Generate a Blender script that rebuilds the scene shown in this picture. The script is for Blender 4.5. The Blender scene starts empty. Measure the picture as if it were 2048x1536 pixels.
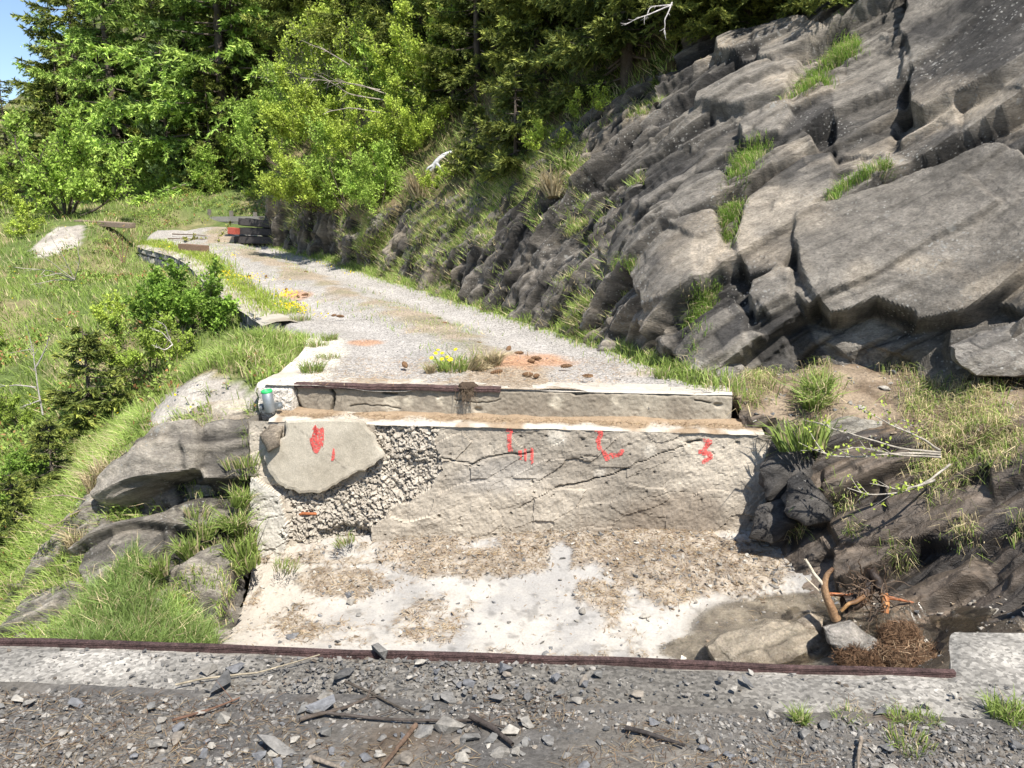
import bpy, bmesh, math, random
import numpy as np
from mathutils import Vector, Matrix, Euler

# ------------------------------------------------------------------ camera, sky, sun, exposure
scene = bpy.context.scene
CAM_H, PITCH, FOC = 1.55, math.radians(11.4), 1577.0      # focal length in pixels of a 2048 px wide frame
cam_d = bpy.data.cameras.new("camera")
cam = bpy.data.objects.new("camera", cam_d)
scene.collection.objects.link(cam)
cam.location = (0, 0, CAM_H)
cam.rotation_euler = (math.pi / 2 - PITCH, 0, 0)
cam_d.sensor_width = 36.0
cam_d.lens = 36.0 * FOC / 2048.0
cam_d.clip_start = 0.05
cam_d.clip_end = 2000
scene.camera = cam

SUN = np.array([0.27, -0.48, 0.83]); SUN = SUN / np.linalg.norm(SUN)
world = bpy.data.worlds.new("World"); scene.world = world
world.use_nodes = True
wn = world.node_tree
bg = wn.nodes["Background"]
sky = wn.nodes.new("ShaderNodeTexSky")
sky.sky_type = 'NISHITA'; sky.sun_disc = False
sky.sun_elevation = math.asin(SUN[2])
sky.sun_rotation = math.atan2(SUN[0], SUN[1])
sky.altitude = 1400; sky.dust_density = 1.0
wn.links.new(sky.outputs[0], bg.inputs[0])
bg.inputs[1].default_value = 0.112
sun_d = bpy.data.lights.new("sun", 'SUN')
sun = bpy.data.objects.new("sun", sun_d)
scene.collection.objects.link(sun)
sun.rotation_euler = Vector(SUN).to_track_quat('Z', 'Y').to_euler()
sun_d.energy = 5.0; sun_d.angle = math.radians(0.53); sun_d.color = (1.0, 0.955, 0.88)
scene.view_settings.view_transform = 'Standard'
scene.view_settings.look = 'None'
scene.view_settings.gamma = 1.0
scene.view_settings.exposure = 0.80
try:
    scene.cycles.max_bounces = 6; scene.cycles.transparent_max_bounces = 4
    scene.cycles.use_denoising = True
except Exception:
    pass

# ------------------------------------------------------------------ helpers: survey points
CP, SP = math.cos(PITCH), math.sin(PITCH)
def P(px, py, Y):
    """world point that lies at distance Y (metres north) along the line of sight surveyed in the photograph"""
    u = (px - 1024.0) / FOC; v = -(py - 768.0) / FOC
    t = Y / (CP + v * SP)
    return np.array([u * t, Y, CAM_H + (-SP + v * CP) * t])
def PZ(px, py, z):
    u = (px - 1024.0) / FOC; v = -(py - 768.0) / FOC
    t = (z - CAM_H) / (-SP + v * CP)
    return np.array([u * t, (CP + v * SP) * t, z])
def proj(V):
    V = np.asarray(V, float)
    x = V[..., 0]; y = V[..., 1]; z = V[..., 2] - CAM_H
    dep = np.maximum(y * CP - z * SP, 1e-3); up = y * SP + z * CP
    return 1024 + FOC * x / dep, 768 - FOC * up / dep

# ------------------------------------------------------------------ helpers: noise
def _hash(ix, iy, iz, s):
    n = (ix.astype(np.int64) * 374761393 + iy.astype(np.int64) * 668265263 + iz.astype(np.int64) * 1440662683 + s * 1274126177) & 0xffffffff
    n = ((n ^ (n >> 13)) * 1274126177) & 0xffffffff
    n = ((n ^ (n >> 16)) * 2246822519) & 0xffffffff
    return ((n ^ (n >> 15)) & 0xffffff) / float(0xffffff)
def vnoise(p, seed=0, lin=False):
    p = np.asarray(p, float)
    i = np.floor(p); f = p - i; f = f if lin else f * f * (3 - 2 * f); i = i.astype(np.int64)
    r = 0.0
    for dx in (0, 1):
        wx = f[..., 0] if dx else 1 - f[..., 0]
        for dy in (0, 1):
            wy = f[..., 1] if dy else 1 - f[..., 1]
            for dz in (0, 1):
                wz = f[..., 2] if dz else 1 - f[..., 2]
                r = r + wx * wy * wz * _hash(i[..., 0] + dx, i[..., 1] + dy, i[..., 2] + dz, seed)
    return r * 2 - 1
def fbm(p, octv=4, seed=0, gain=0.5, lac=2.03):
    p = np.asarray(p, float); a = 1.0; s = 0; tot = 0
    for o in range(octv):
        s = s + a * vnoise(p, seed + o * 17); tot += a; a *= gain; p = p * lac + 3.7
    return s / tot
def crease(p, seed=0):
    """piecewise-linear noise: flat facets that meet in sharp creases"""
    a = vnoise(p, seed, True); return a + .35 * vnoise(np.asarray(p) * 2.7 + 1.3, seed + 1, True)
def worley(p, seed=0, jit=0.9):
    """returns F1, F2, id (0..1), id2, id3, offset to the seed point"""
    p = np.asarray(p, float); i = np.floor(p).astype(np.int64)
    f1 = np.full(p.shape[:-1], 9.0); f2 = f1.copy(); idn = np.zeros(f1.shape); i2 = idn.copy(); i3 = idn.copy()
    dl = np.zeros(p.shape)
    for dx in (-1, 0, 1):
        for dy in (-1, 0, 1):
            for dz in (-1, 0, 1):
                cx, cy, cz = i[..., 0] + dx, i[..., 1] + dy, i[..., 2] + dz
                q = np.stack([cx + .5 + jit * (_hash(cx, cy, cz, seed) - .5), cy + .5 + jit * (_hash(cx, cy, cz, seed + 1) - .5),
                              cz + .5 + jit * (_hash(cx, cy, cz, seed + 2) - .5)], -1)
                d = p - q; r = np.sqrt((d * d).sum(-1))
                m = r < f1
                f2 = np.where(m, f1, np.minimum(f2, r)); f1 = np.where(m, r, f1)
                idn = np.where(m, _hash(cx, cy, cz, seed + 5), idn)
                i2 = np.where(m, _hash(cx, cy, cz, seed + 6), i2); i3 = np.where(m, _hash(cx, cy, cz, seed + 7), i3)
                dl = np.where(m[..., None], d, dl)
    return f1, f2, idn, i2, i3, dl
def _h2(a, b, s): return _hash(a, b, np.zeros_like(a), s)
def jblocks(Q, lx, ly, seed, amp, tilt):
    """jointed, bedded rock: long layers cut into blocks by cross joints"""
    z = 0 * Q[..., 0]
    y = Q[..., 1] / ly; y = y + .7 * vnoise(np.stack([y * .45, z, z], -1), seed); li = np.floor(y).astype(np.int64); fy = y - li
    o = _h2(li, li * 0 + 3, seed + 1); sk = 2 * _h2(li, li * 0 + 5, seed + 2) - 1
    x = Q[..., 0] / lx + o * 9 + .35 * sk * fy * ly / lx * 2; x = x + .6 * vnoise(np.stack([x * .6, li * 7.3, z], -1), seed + 3); bi = np.floor(x).astype(np.int64); fx = x - bi
    a, b, c, d = (_h2(li, bi, seed + 10 + k) for k in range(4))
    disp = amp * (2 * a - 1) + tilt * ((2 * b - 1) * (fx - .5) * lx * .3 - (.25 + .75 * c) * (fy - .5) * ly)
    e = np.minimum(np.minimum(fx, 1 - fx) * lx, np.minimum(fy, 1 - fy) * ly)
    return disp, e, a, d
def sstep(a, b, x):
    t = np.clip((x - a) / (b - a), 0, 1); return t * t * (3 - 2 * t)
def inpoly(x, y, poly):
    x = np.asarray(x); y = np.asarray(y); r = np.zeros(x.shape, bool); n = len(poly); j = n - 1
    for i in range(n):
        xi, yi = poly[i]; xj, yj = poly[j]
        c = ((yi > y) != (yj > y)) & (x < (xj - xi) * (y - yi) / ((yj - yi) or 1e-9) + xi)
        r ^= c; j = i
    return r
def segdist(x, y, pts):
    d = np.full(np.shape(x), 1e9)
    for (x0, y0), (x1, y1) in zip(pts[:-1], pts[1:]):
        vx, vy = x1 - x0, y1 - y0; L = vx * vx + vy * vy + 1e-9
        t = np.clip(((x - x0) * vx + (y - y0) * vy) / L, 0, 1)
        d = np.minimum(d, np.hypot(x - x0 - t * vx, y - y0 - t * vy))
    return d
def lerpc(a, b, t):
    return np.asarray(a) + (np.asarray(b) - np.asarray(a)) * np.asarray(t)[..., None]

# ------------------------------------------------------------------ helpers: meshes and objects
def link(o, parent=None):
    scene.collection.objects.link(o)
    if parent is not None: o.parent = parent
    return o
def mesh(name, V, F, mat=None, col=None, smooth=False):
    """F: one int array (n,k) or a list of such arrays"""
    V = np.asarray(V, np.float32).reshape(-1, 3)
    Fs = F if isinstance(F, list) else [F]
    Fs = [np.asarray(f, np.int32) for f in Fs if len(f)]
    me = bpy.data.meshes.new(name)
    me.vertices.add(len(V)); me.vertices.foreach_set("co", V.ravel())
    tot = sum(f.size for f in Fs); nf = sum(len(f) for f in Fs)
    me.loops.add(tot); me.loops.foreach_set("vertex_index", np.concatenate([f.ravel() for f in Fs]))
    me.polygons.add(nf)
    sizes = np.concatenate([np.full(len(f), f.shape[1], np.int32) for f in Fs])
    me.polygons.foreach_set("loop_start", np.concatenate([[0], np.cumsum(sizes)[:-1]]).astype(np.int32))
    me.polygons.foreach_set("use_smooth", np.full(nf, bool(smooth)))
    if col is not None:
        col = np.asarray(col, np.float32)
        if col.ndim == 1: col = np.broadcast_to(col, (len(V), 3))
        c4 = np.ones((len(V), 4), np.float32); c4[:, :3] = col.reshape(-1, 3)
        a = me.color_attributes.new("Col", 'FLOAT_COLOR', 'POINT'); a.data.foreach_set("color", c4.ravel())
    if mat: me.materials.append(mat)
    me.update(calc_edges=True)
    return me
def obj(name, me, parent=None, label=None, cat=None, group=None, kind=None, loc=None, rot=None, scale=None):
    o = bpy.data.objects.new(name, me)
    link(o, parent)
    if loc is not None: o.location = Vector([float(c) for c in loc])
    if rot is not None: o.rotation_euler = rot
    if scale is not None: o.scale = (scale,) * 3 if np.isscalar(scale) else scale
    if label: o["label"] = label
    if cat: o["category"] = cat
    if group: o["group"] = group
    if kind: o["kind"] = kind
    return o
def thing(name, label, cat, loc=(0, 0, 0), rotz=0.0, group=None, kind=None, scale=None):
    return obj(name, None, None, label, cat, group, kind, loc, (0, 0, rotz), scale)
def grid_faces(nr, nc):
    i = np.arange(nr - 1)[:, None] * nc + np.arange(nc - 1)[None, :]
    return np.stack([i, i + 1, i + nc + 1, i + nc], -1).reshape(-1, 4)
def crgrid(ctrl, nr, nc):
    """Catmull-Rom surface through a control net (R,C,3)"""
    def interp(A, n):
        m = len(A); t = np.linspace(0, m - 1, n); i = np.clip(np.floor(t).astype(int), 0, m - 2); f = (t - i)
        f = f.reshape((-1,) + (1,) * (A.ndim - 1))
        e0 = 2 * A[0] - A[1]; e1 = 2 * A[-1] - A[-2]
        B = np.concatenate([e0[None], A, e1[None]])
        p0, p1, p2, p3 = B[i], B[i + 1], B[i + 2], B[i + 3]
        return .5 * ((2 * p1) + (-p0 + p2) * f + (2 * p0 - 5 * p1 + 4 * p2 - p3) * f * f + (-p0 + 3 * p1 - 3 * p2 + p3) * f ** 3)
    A = interp(np.asarray(ctrl, float), nr)
    return np.swapaxes(interp(np.swapaxes(A, 0, 1), nc), 0, 1)
def gnormals(V):
    du = np.gradient(V, axis=1); dv = np.gradient(V, axis=0)
    n = np.cross(du, dv); return n / (np.linalg.norm(n, axis=-1, keepdims=True) + 1e-9)
def tubes(lines, radii, k=5):
    """lines: list of (n,3); radii: list of (n,) -> V, F(quads)"""
    Vs, Fs, off = [], [], 0
    a = np.arange(k) * 2 * np.pi / k
    for L, R in zip(lines, radii):
        L = np.asarray(L, float); R = np.broadcast_to(np.asarray(R, float), (len(L),))
        T = np.gradient(L, axis=0); T /= np.linalg.norm(T, axis=1, keepdims=True) + 1e-9
        ref = np.array([0, 0, 1.0]) if abs(T[:, 2]).mean() < .9 else np.array([1.0, 0, 0])
        A = np.cross(T, ref); A /= np.linalg.norm(A, axis=1, keepdims=True) + 1e-9
        B = np.cross(T, A)
        ring = L[:, None] + R[:, None, None] * (np.cos(a)[None, :, None] * A[:, None] + np.sin(a)[None, :, None] * B[:, None])
        n = len(L); Vs.append(ring.reshape(-1, 3))
        i = off + (np.arange(n - 1)[:, None] * k + np.arange(k)[None, :]); j = off + (np.arange(n - 1)[:, None] * k + (np.arange(k)[None, :] + 1) % k)
        Fs.append(np.stack([i, j, j + k, i + k], -1).reshape(-1, 4))
        # end caps as degenerate-free fans: close with a single extra quad/tri strip
        off += n * k
    return np.concatenate(Vs), np.concatenate(Fs)
def box(bm, c, s, rot=None, bevel=0.0):
    r = bmesh.ops.create_cube(bm, size=1.0)
    M = Matrix.Translation(Vector(c)) @ (rot.to_matrix().to_4x4() if rot is not None else Matrix.Identity(4)) @ Matrix.Diagonal((*s, 1))
    bmesh.ops.transform(bm, matrix=M, verts=r['verts'])
    if bevel:
        es = list({e for v in r['verts'] for e in v.link_edges})
        bmesh.ops.bevel(bm, geom=es, offset=bevel, segments=2, affect='EDGES')
def bm_mesh(name, bm, mat, smooth=False):
    me = bpy.data.meshes.new(name); bm.to_mesh(me); bm.free()
    if mat: me.materials.append(mat)
    if smooth: me.polygons.foreach_set("use_smooth", [True] * len(me.polygons))
    return me

# ------------------------------------------------------------------ materials (all procedural; vertex colour "Col" carries the surface's own colour)
def material(name, rough=0.85, noise=((6, .25), (40, .25)), bump=((60, .3),), spec=0.3, lichen=None, color=None, speck=None, stretch=None, dist=0.02, metallic=0.0):
    m = bpy.data.materials.new(name); m.use_nodes = True
    nt = m.node_tree; N = nt.nodes; L = nt.links
    b = N["Principled BSDF"]; b.inputs["Roughness"].default_value = rough
    b.inputs["Specular IOR Level"].default_value = spec; b.inputs["Metallic"].default_value = metallic
    tc = N.new("ShaderNodeNewGeometry"); vec = tc.outputs["Position"]
    if color is not None:                              # moving things: use their own coordinates
        tc = N.new("ShaderNodeTexCoord"); vec = tc.outputs["Object"]
    if stretch:
        mp = N.new("ShaderNodeMapping"); mp.inputs["Rotation"].default_value = stretch[1]; mp.inputs["Scale"].default_value = stretch[0]
        L.new(vec, mp.inputs[0]); vec_n = mp.outputs[0]
    else: vec_n = vec
    if color is None:
        at = N.new("ShaderNodeAttribute"); at.attribute_name = "Col"; c = at.outputs["Color"]
    else:
        rgb = N.new("ShaderNodeRGB"); rgb.outputs[0].default_value = (*color, 1); c = rgb.outputs[0]
    for sc, amt in noise:
        n = N.new("ShaderNodeTexNoise"); n.inputs["Scale"].default_value = sc; n.inputs["Detail"].default_value = 5; n.inputs["Roughness"].default_value = .65
        L.new(vec_n, n.inputs["Vector"])
        mr = N.new("ShaderNodeMapRange"); mr.inputs[1].default_value = .3; mr.inputs[2].default_value = .7
        mr.inputs[3].default_value = 1 - amt; mr.inputs[4].default_value = 1 + amt
        L.new(n.outputs["Fac"], mr.inputs[0])
        mx = N.new("ShaderNodeMix"); mx.data_type = 'RGBA'; mx.blend_type = 'MULTIPLY'; mx.inputs["Factor"].default_value = 1
        L.new(c, mx.inputs["A"]); L.new(mr.outputs[0], mx.inputs["B"]); c = mx.outputs["Result"]
    for spk in (lichen or []):
        sc, r0, r1, lc, thr = spk
        v = N.new("ShaderNodeTexVoronoi"); v.inputs["Scale"].default_value = sc; L.new(vec, v.inputs["Vector"])
        n = N.new("ShaderNodeTexNoise"); n.inputs["Scale"].default_value = sc * 2.5; n.inputs["Detail"].default_value = 3; L.new(vec, n.inputs["Vector"])
        ad = N.new("ShaderNodeMath"); ad.operation = 'MULTIPLY_ADD'; L.new(n.outputs["Fac"], ad.inputs[0]); ad.inputs[1].default_value = .5; L.new(v.outputs["Distance"], ad.inputs[2])
        mr = N.new("ShaderNodeMapRange"); mr.inputs[1].default_value = r0 + .25; mr.inputs[2].default_value = r1 + .25; mr.inputs[3].default_value = 1; mr.inputs[4].default_value = 0
        L.new(ad.outputs[0], mr.inputs[0])
        k = N.new("ShaderNodeTexNoise"); k.inputs["Scale"].default_value = 1.3; k.inputs["Detail"].default_value = 4; L.new(vec, k.inputs["Vector"])
        kr = N.new("ShaderNodeMapRange"); kr.inputs[1].default_value = thr; kr.inputs[2].default_value = thr + .12; L.new(k.outputs["Fac"], kr.inputs[0])
        ml = N.new("ShaderNodeMath"); ml.operation = 'MULTIPLY'; L.new(mr.outputs[0], ml.inputs[0]); L.new(kr.outputs[0], ml.inputs[1])
        mx = N.new("ShaderNodeMix"); mx.data_type = 'RGBA'; L.new(ml.outputs[0], mx.inputs["Factor"]); L.new(c, mx.inputs["A"]); mx.inputs["B"].default_value = (*lc, 1)
        c = mx.outputs["Result"]
    if speck:                                          # mosaic of little stones, each its own tone
        sc, lo, hi = speck
        v = N.new("ShaderNodeTexVoronoi"); v.inputs["Scale"].default_value = sc; L.new(vec, v.inputs["Vector"])
        sp = N.new("ShaderNodeSeparateColor"); L.new(v.outputs["Color"], sp.inputs[0])
        mr = N.new("ShaderNodeMapRange"); mr.inputs[3].default_value = lo; mr.inputs[4].default_value = hi; L.new(sp.outputs[0], mr.inputs[0])
        mx = N.new("ShaderNodeMix"); mx.data_type = 'RGBA'; mx.blend_type = 'MULTIPLY'; mx.inputs["Factor"].default_value = 1
        L.new(c, mx.inputs["A"]); L.new(mr.outputs[0], mx.inputs["B"]); c = mx.outputs["Result"]
    L.new(c, b.inputs["Base Color"])
    prev = None
    for sc, st in bump:
        n = N.new("ShaderNodeTexNoise"); n.inputs["Scale"].default_value = sc; n.inputs["Detail"].default_value = 8; n.inputs["Roughness"].default_value = .7
        L.new(vec_n, n.inputs["Vector"])
        bp = N.new("ShaderNodeBump"); bp.inputs["Strength"].default_value = st; bp.inputs["Distance"].default_value = dist
        L.new(n.outputs["Fac"], bp.inputs["Height"])
        if prev is not None: L.new(prev.outputs[0], bp.inputs["Normal"])
        prev = bp
    if prev is not None: L.new(prev.outputs[0], b.inputs["Normal"])
    return m
def leaf_material(name, trans=0.45, rough=0.55, spec=0.25, gain=1.0):
    m = bpy.data.materials.new(name); m.use_nodes = True
    nt = m.node_tree; N = nt.nodes; L = nt.links
    b = N["Principled BSDF"]; b.inputs["Roughness"].default_value = rough; b.inputs["Specular IOR Level"].default_value = spec
    at = N.new("ShaderNodeAttribute"); at.attribute_name = "Col"
    n = N.new("ShaderNodeTexNoise"); n.inputs["Scale"].default_value = 2.2; n.inputs["Detail"].default_value = 3
    tc = N.new("ShaderNodeNewGeometry"); L.new(tc.outputs["Position"], n.inputs["Vector"])
    mr = N.new("ShaderNodeMapRange"); mr.inputs[1].default_value = .3; mr.inputs[2].default_value = .7; mr.inputs[3].default_value = .75 * gain; mr.inputs[4].default_value = 1.25 * gain
    L.new(n.outputs["Fac"], mr.inputs[0])
    mx = N.new("ShaderNodeMix"); mx.data_type = 'RGBA'; mx.blend_type = 'MULTIPLY'; mx.inputs["Factor"].default_value = 1
    L.new(at.outputs["Color"], mx.inputs["A"]); L.new(mr.outputs[0], mx.inputs["B"])
    L.new(mx.outputs["Result"], b.inputs["Base Color"])
    t = N.new("ShaderNodeBsdfTranslucent"); L.new(mx.outputs["Result"], t.inputs["Color"])
    s = N.new("ShaderNodeMixShader"); s.inputs[0].default_value = trans
    L.new(b.outputs[0], s.inputs[1]); L.new(t.outputs[0], s.inputs[2]); L.new(s.outputs[0], N["Material Output"].inputs[0])
    return m
BED_ROT = (0.0, math.radians(-32), math.radians(18))
M_ROCK = material("cliff_rock", .8, ((1.2, .34), (9, .38), (55, .34)), ((8, .9), (30, 1.0), (110, .8)), .35,
                  lichen=((6, .09, .20, (.38, .365, .33), .53), (23, .16, .26, (.40, .385, .35), .50), (3, .10, .24, (.40, .36, .29), .56)), stretch=((.6, 1, 1.6), BED_ROT), dist=.03)
M_WETROCK = material("wet_rock", .16, ((1.5, .35), (10, .35), (60, .3)), ((18, .8), (70, .8)), .6, dist=.02)
M_CONC = material("old_concrete", .9, ((2.5, .10), (18, .14), (120, .2)), ((45, .35), (160, .35)), .2, dist=.008)
M_AGG = material("aggregate_concrete", .9, ((3, .15), (30, .2)), ((60, .5), (200, .3)), .25, speck=(80, .55, 1.3), dist=.015)
M_SOIL = material("soil", .95, ((5, .3), (45, .35)), ((40, .6), (150, .5)), .15, dist=.02)
M_GRAVEL = material("gravel", .92, ((2, .12), (60, .2)), ((120, .6),), .2, speck=(75, .5, 1.4), dist=.01)
M_STONE = material("loose_stone", .85, ((12, .25), (70, .3)), ((50, .5),), .3)
M_BARK = material("bark", .9, ((14, .3), (60, .3)), ((50, .7),), .15)
M_LEAF = leaf_material("leaf", .32, gain=1.45)
M_NEEDLE = leaf_material("needle", .2, .6, .2, 1.75)
M_GRASS = leaf_material("grass_blade", .3, .5, .25, 1.42)
M_DRY = leaf_material("dry_stalk", .15, .8, .1)
# ------------------------------------------------------------------ surveyed road
def zroad(Y):
    return np.interp(Y, [0, 6.4, 8, 10, 12, 15, 20, 22, 24, 30, 45], [.21, .21, .24, .29, .37, .60, 1.08, 1.45, 1.72, 2.0, 2.6])
def road_pt(px, py):
    u = (px - 1024.0) / FOC; v = -(py - 768.0) / FOC; Ys = np.linspace(5.5, 27, 1400); zz_ = CAM_H + (-SP + v * CP) * Ys / (CP + v * SP)
    i = int(np.argmax(zz_ < zroad(Ys))); return P(px, py, Ys[i])
ROAD_L = [(-2.12, 6.62), (-2.3, 8.7), (-3.1, 10.4), (-4.9, 13.6), (-7.0, 17.4), (-8.9, 19.6), (-9.6, 21.0), (-9.8, 22.6), (-9.9, 24.5)]
ROAD_R = [(1.79, 6.28), (1.0, 8.6), (-.65, 12.1), (-3.2, 16.1), (-5.2, 18.9), (-6.0, 20.5), (-6.5, 21.8), (-6.9, 23.0), (-7.3, 24.8)]
def smooth_line(pts, n):
    pts = np.array(pts, float); c = np.stack([pts, pts], 0)
    c3 = np.concatenate([c, np.zeros(c.shape[:2] + (1,))], -1)
    return crgrid(c3, 2, n)[0][:, :2]
NR = 260
RL = smooth_line(ROAD_L, NR); K_END = 226; RR = smooth_line(ROAD_R, NR)

# ------------------------------------------------------------------ ground: thin-plate surface through surveyed spots
ctrl = []
def g(px, py, Y): ctrl.append(P(px, py, Y))
def w(x, y, z): ctrl.append(np.array([x, y, z]))
for k in range(0, NR, 26):
    up_ = .0 if k < K_END else .2
    for q, dz in ((RL[k], -.22 + up_), ((RL[k] + RR[k]) / 2, -.12 + up_), (RR[k], -.10 + up_)):
        w(q[0], q[1], float(zroad(q[1])) + dz)
    d = RR[k] - RL[k]; d /= np.linalg.norm(d)
    q = RR[k] + d * 3; w(q[0], q[1], float(zroad(q[1])) - .2)
# foot of the retaining wall and the slope below it
w(-3.6, 10.4, -.45); w(-5.5, 13.7, -.25); w(-7.6, 17.2, .35); w(-9.4, 19.2, .75)
for a in ((0, 900, 10), (0, 700, 13), (0, 560, 16.5), (0, 470, 19.5), (0, 410, 22), (-250, 900, 10), (-250, 650, 13), (-300, 470, 18), (-300, 400, 23),
          (200, 560, 16.2), (200, 480, 19.3), (150, 640, 13.3), (150, 800, 10.2), (60, 1000, 8.6), (300, 700, 10.6), (330, 620, 12.8), (120, 425, 22.5), (300, 402, 24.5),
          (420, 430, 23.5), (250, 455, 20.5), (-200, 1100, 7.6),
          # the spur beside the far abutment: crest, then front
          (565, 672, 8.7), (455, 715, 8.2), (380, 775, 7.7), (300, 850, 7.3), (210, 960, 7.0), (110, 1110, 6.7), (0, 1280, 6.5), (-120, 1400, 6.3),
          (510, 745, 7.2), (450, 800, 6.95), (360, 840, 6.85), (300, 905, 6.75), (430, 900, 6.65), (350, 985, 6.6), (470, 990, 6.55), (250, 1060, 6.35), (450, 1080, 6.25),
          (330, 1130, 6.0), (430, 1180, 5.75), (180, 1180, 5.9), (250, 1230, 5.45), (380, 1270, 5.1), (60, 1260, 5.8), (150, 1285, 5.2), (440, 1300, 5.0)):
    g(*a)
for a in ((-2.2, 3.5, -1.75), (0, 3.5, -1.9), (2, 3.5, -1.7), (-4, 3.5, -2.1), (0, 5.0, -1.75), (1.5, 5.0, -1.6), (-1.5, 6.6, -1.7), (1.5, 6.4, -1.5), (4, 4.5, -1.4), (4, 7, -.8), (-7, 5.5, -3.6), (-6, 3, -3.4), (-9, 8, -3.2), (0, 1, -1.9), (-4, 1, -2.6)):
    w(*a)
C = np.array(ctrl)
def tps_fit(C, lam=.02):
    n = len(C); d = np.linalg.norm(C[:, None, :2] - C[None, :, :2], axis=-1)
    K = np.where(d > 0, d * d * np.log(d + 1e-12), 0) + lam * np.eye(n)
    Q = np.concatenate([np.ones((n, 1)), C[:, :2]], 1)
    A = np.block([[K, Q], [Q.T, np.zeros((3, 3))]])
    return np.linalg.solve(A, np.concatenate([C[:, 2], np.zeros(3)]))
_wt = tps_fit(C)
def tps(X, Y):
    X = np.asarray(X, float); Y = np.asarray(Y, float); r = _wt[-3] + _wt[-2] * X + _wt[-1] * Y
    for (cx, cy, _), a in zip(C, _wt[:-3]):
        d2 = (X - cx) ** 2 + (Y - cy) ** 2
        r = r + a * .5 * d2 * np.log(d2 + 1e-12)
    return r
def ground_h(X, Y):
    X = np.asarray(X, float); Y = np.asarray(Y, float)
    far = np.clip(1.0 + .35 * (X + 12) + .22 * (Y - 22), -70, 70)
    rad = np.hypot((X + 5) / 1.25, (Y - 13) / 1.1)
    k = sstep(10.0, 18.0, rad)
    z = tps(X, Y) * (1 - k) + far * k
    p = np.stack([X, Y, np.zeros_like(X)], -1)
    z = z + .10 * fbm(p * .7, 3, 3) + .035 * fbm(p * 3.1, 3, 9) + k * 1.0 * fbm(p * .08, 3, 21)
    nearroad = np.full(X.shape, 9.0)
    mid = (RL + RR) / 2
    for k2 in range(0, K_END, 6):
        q = mid[k2]; hw = np.linalg.norm(RR[k2] - RL[k2]) / 2
        nearroad = np.minimum(nearroad, np.hypot(X - q[0], Y - q[1]) - hw)
    lim = zroad(Y) - .09
    m = sstep(.5, -.1, nearroad)
    return np.where(nearroad < .5, z * (1 - m) + np.minimum(z, lim) * m, z)
xs = np.concatenate([np.linspace(-220, -32, 16), np.linspace(-30, -12.4, 30), np.linspace(-12, 0, 160), np.linspace(.12, 5, 36), np.linspace(6, 30, 14), np.linspace(36, 200, 12)])
ys = np.concatenate([np.linspace(-60, 1, 22), np.linspace(1.4, 4, 12), np.linspace(4.07, 11, 96), np.linspace(11.1, 23, 90), np.linspace(23.5, 42, 30), np.linspace(46, 300, 18)])
GX, GY = np.meshgrid(xs, ys)
GZ = ground_h(GX, GY)
GZ = np.where((GY < 2.2) & (GX > -4.2) & (GX < 7), np.minimum(GZ, -.35), GZ)
GZ = np.where((GX > -2.35) & (GX < 7) & (GY > 2) & (GY < 6.75), np.minimum(GZ, -2.2), GZ)
GV = np.stack([GX, GY, GZ], -1)
gp = GV.reshape(-1, 3)
n1 = fbm(gp * .9, 4, 31); n2 = fbm(gp * 4, 3, 37)
gcol = lerpc((.10, .135, .04), (.22, .19, .10), sstep(-.2, .5, n1 + .5 * n2))
gpx, gpy = proj(gp)
scree = inpoly(gpx, gpy, [(280, 850), (330, 790), (410, 745), (470, 770), (540, 790), (560, 860), (480, 900), (400, 850), (300, 900)]) | inpoly(gpx, gpy, [(60, 500), (110, 455), (170, 450), (160, 490), (80, 520)])
gcol = np.where(scree[:, None], lerpc((.30, .27, .235), (.42, .38, .33), sstep(-.3, .3, n2)), gcol)
front = inpoly(gpx, gpy, [(400, 900), (520, 880), (520, 1150), (440, 1300), (330, 1150), (250, 1010)]) & (gp[:, 1] < 7.2)
gcol = np.where((front & ~scree)[:, None], lerpc((.24, .20, .15), (.36, .32, .26), sstep(-.3, .3, n2)), gcol)
ground = obj("ground", mesh("ground", gp, grid_faces(*GX.shape), M_SOIL, gcol, True), kind="structure")

def drop(x, y, lift=0.0):
    return np.array([x, y, float(ground_h(np.array([x]), np.array([y]))[0]) + lift])
def ray_ground(px, py, y0=4.0, y1=34.0):
    """where the surveyed line of sight meets the ground"""
    Ys = np.linspace(y0, y1, 420); q = np.array([P(px, py, Y) for Y in Ys])
    h = ground_h(q[:, 0], q[:, 1]); i = np.argmax(q[:, 2] < h)
    return q[i] if (q[:, 2] < h).any() else q[-1]

# ------------------------------------------------------------------ road beyond the gap
nc = 46
tt = np.linspace(0, 1, nc)
RV = RL[:, None] * (1 - tt[None, :, None]) + RR[:, None] * tt[None, :, None]
def densify(A, n):
    t = np.linspace(0, len(A) - 1, n); i = np.clip(t.astype(int), 0, len(A) - 2); f = (t - i).reshape(-1, 1, 1)
    return A[i] * (1 - f) + A[i + 1] * f
RV = densify(RV[:K_END], 560); nr = len(RV)
rz = zroad(RV[..., 1])
p3 = np.concatenate([RV, np.zeros(RV.shape[:2] + (1,))], -1)
T2 = np.broadcast_to(tt, RV.shape[:2])
rz = rz + .05 * np.exp(-((T2 - .52) / .13) ** 2) * sstep(6.8, 8.2, RV[..., 1]) - .045 * np.exp(-((T2 - .27) / .08) ** 2) - .045 * np.exp(-((T2 - .78) / .08) ** 2)
rz = rz + .02 * fbm(p3 * 2.2, 3, 5) + .008 * fbm(p3 * 12, 2, 6)
rz = rz - .25 * sstep(.93, 1.0, np.linspace(0, 1, nr))[:, None] - .16 * (sstep(.97, 1.0, T2) + sstep(.03, 0, T2) * sstep(9, 9.6, RV[..., 1]))
RVV = np.concatenate([RV, rz[..., None]], -1).reshape(-1, 3)
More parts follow.
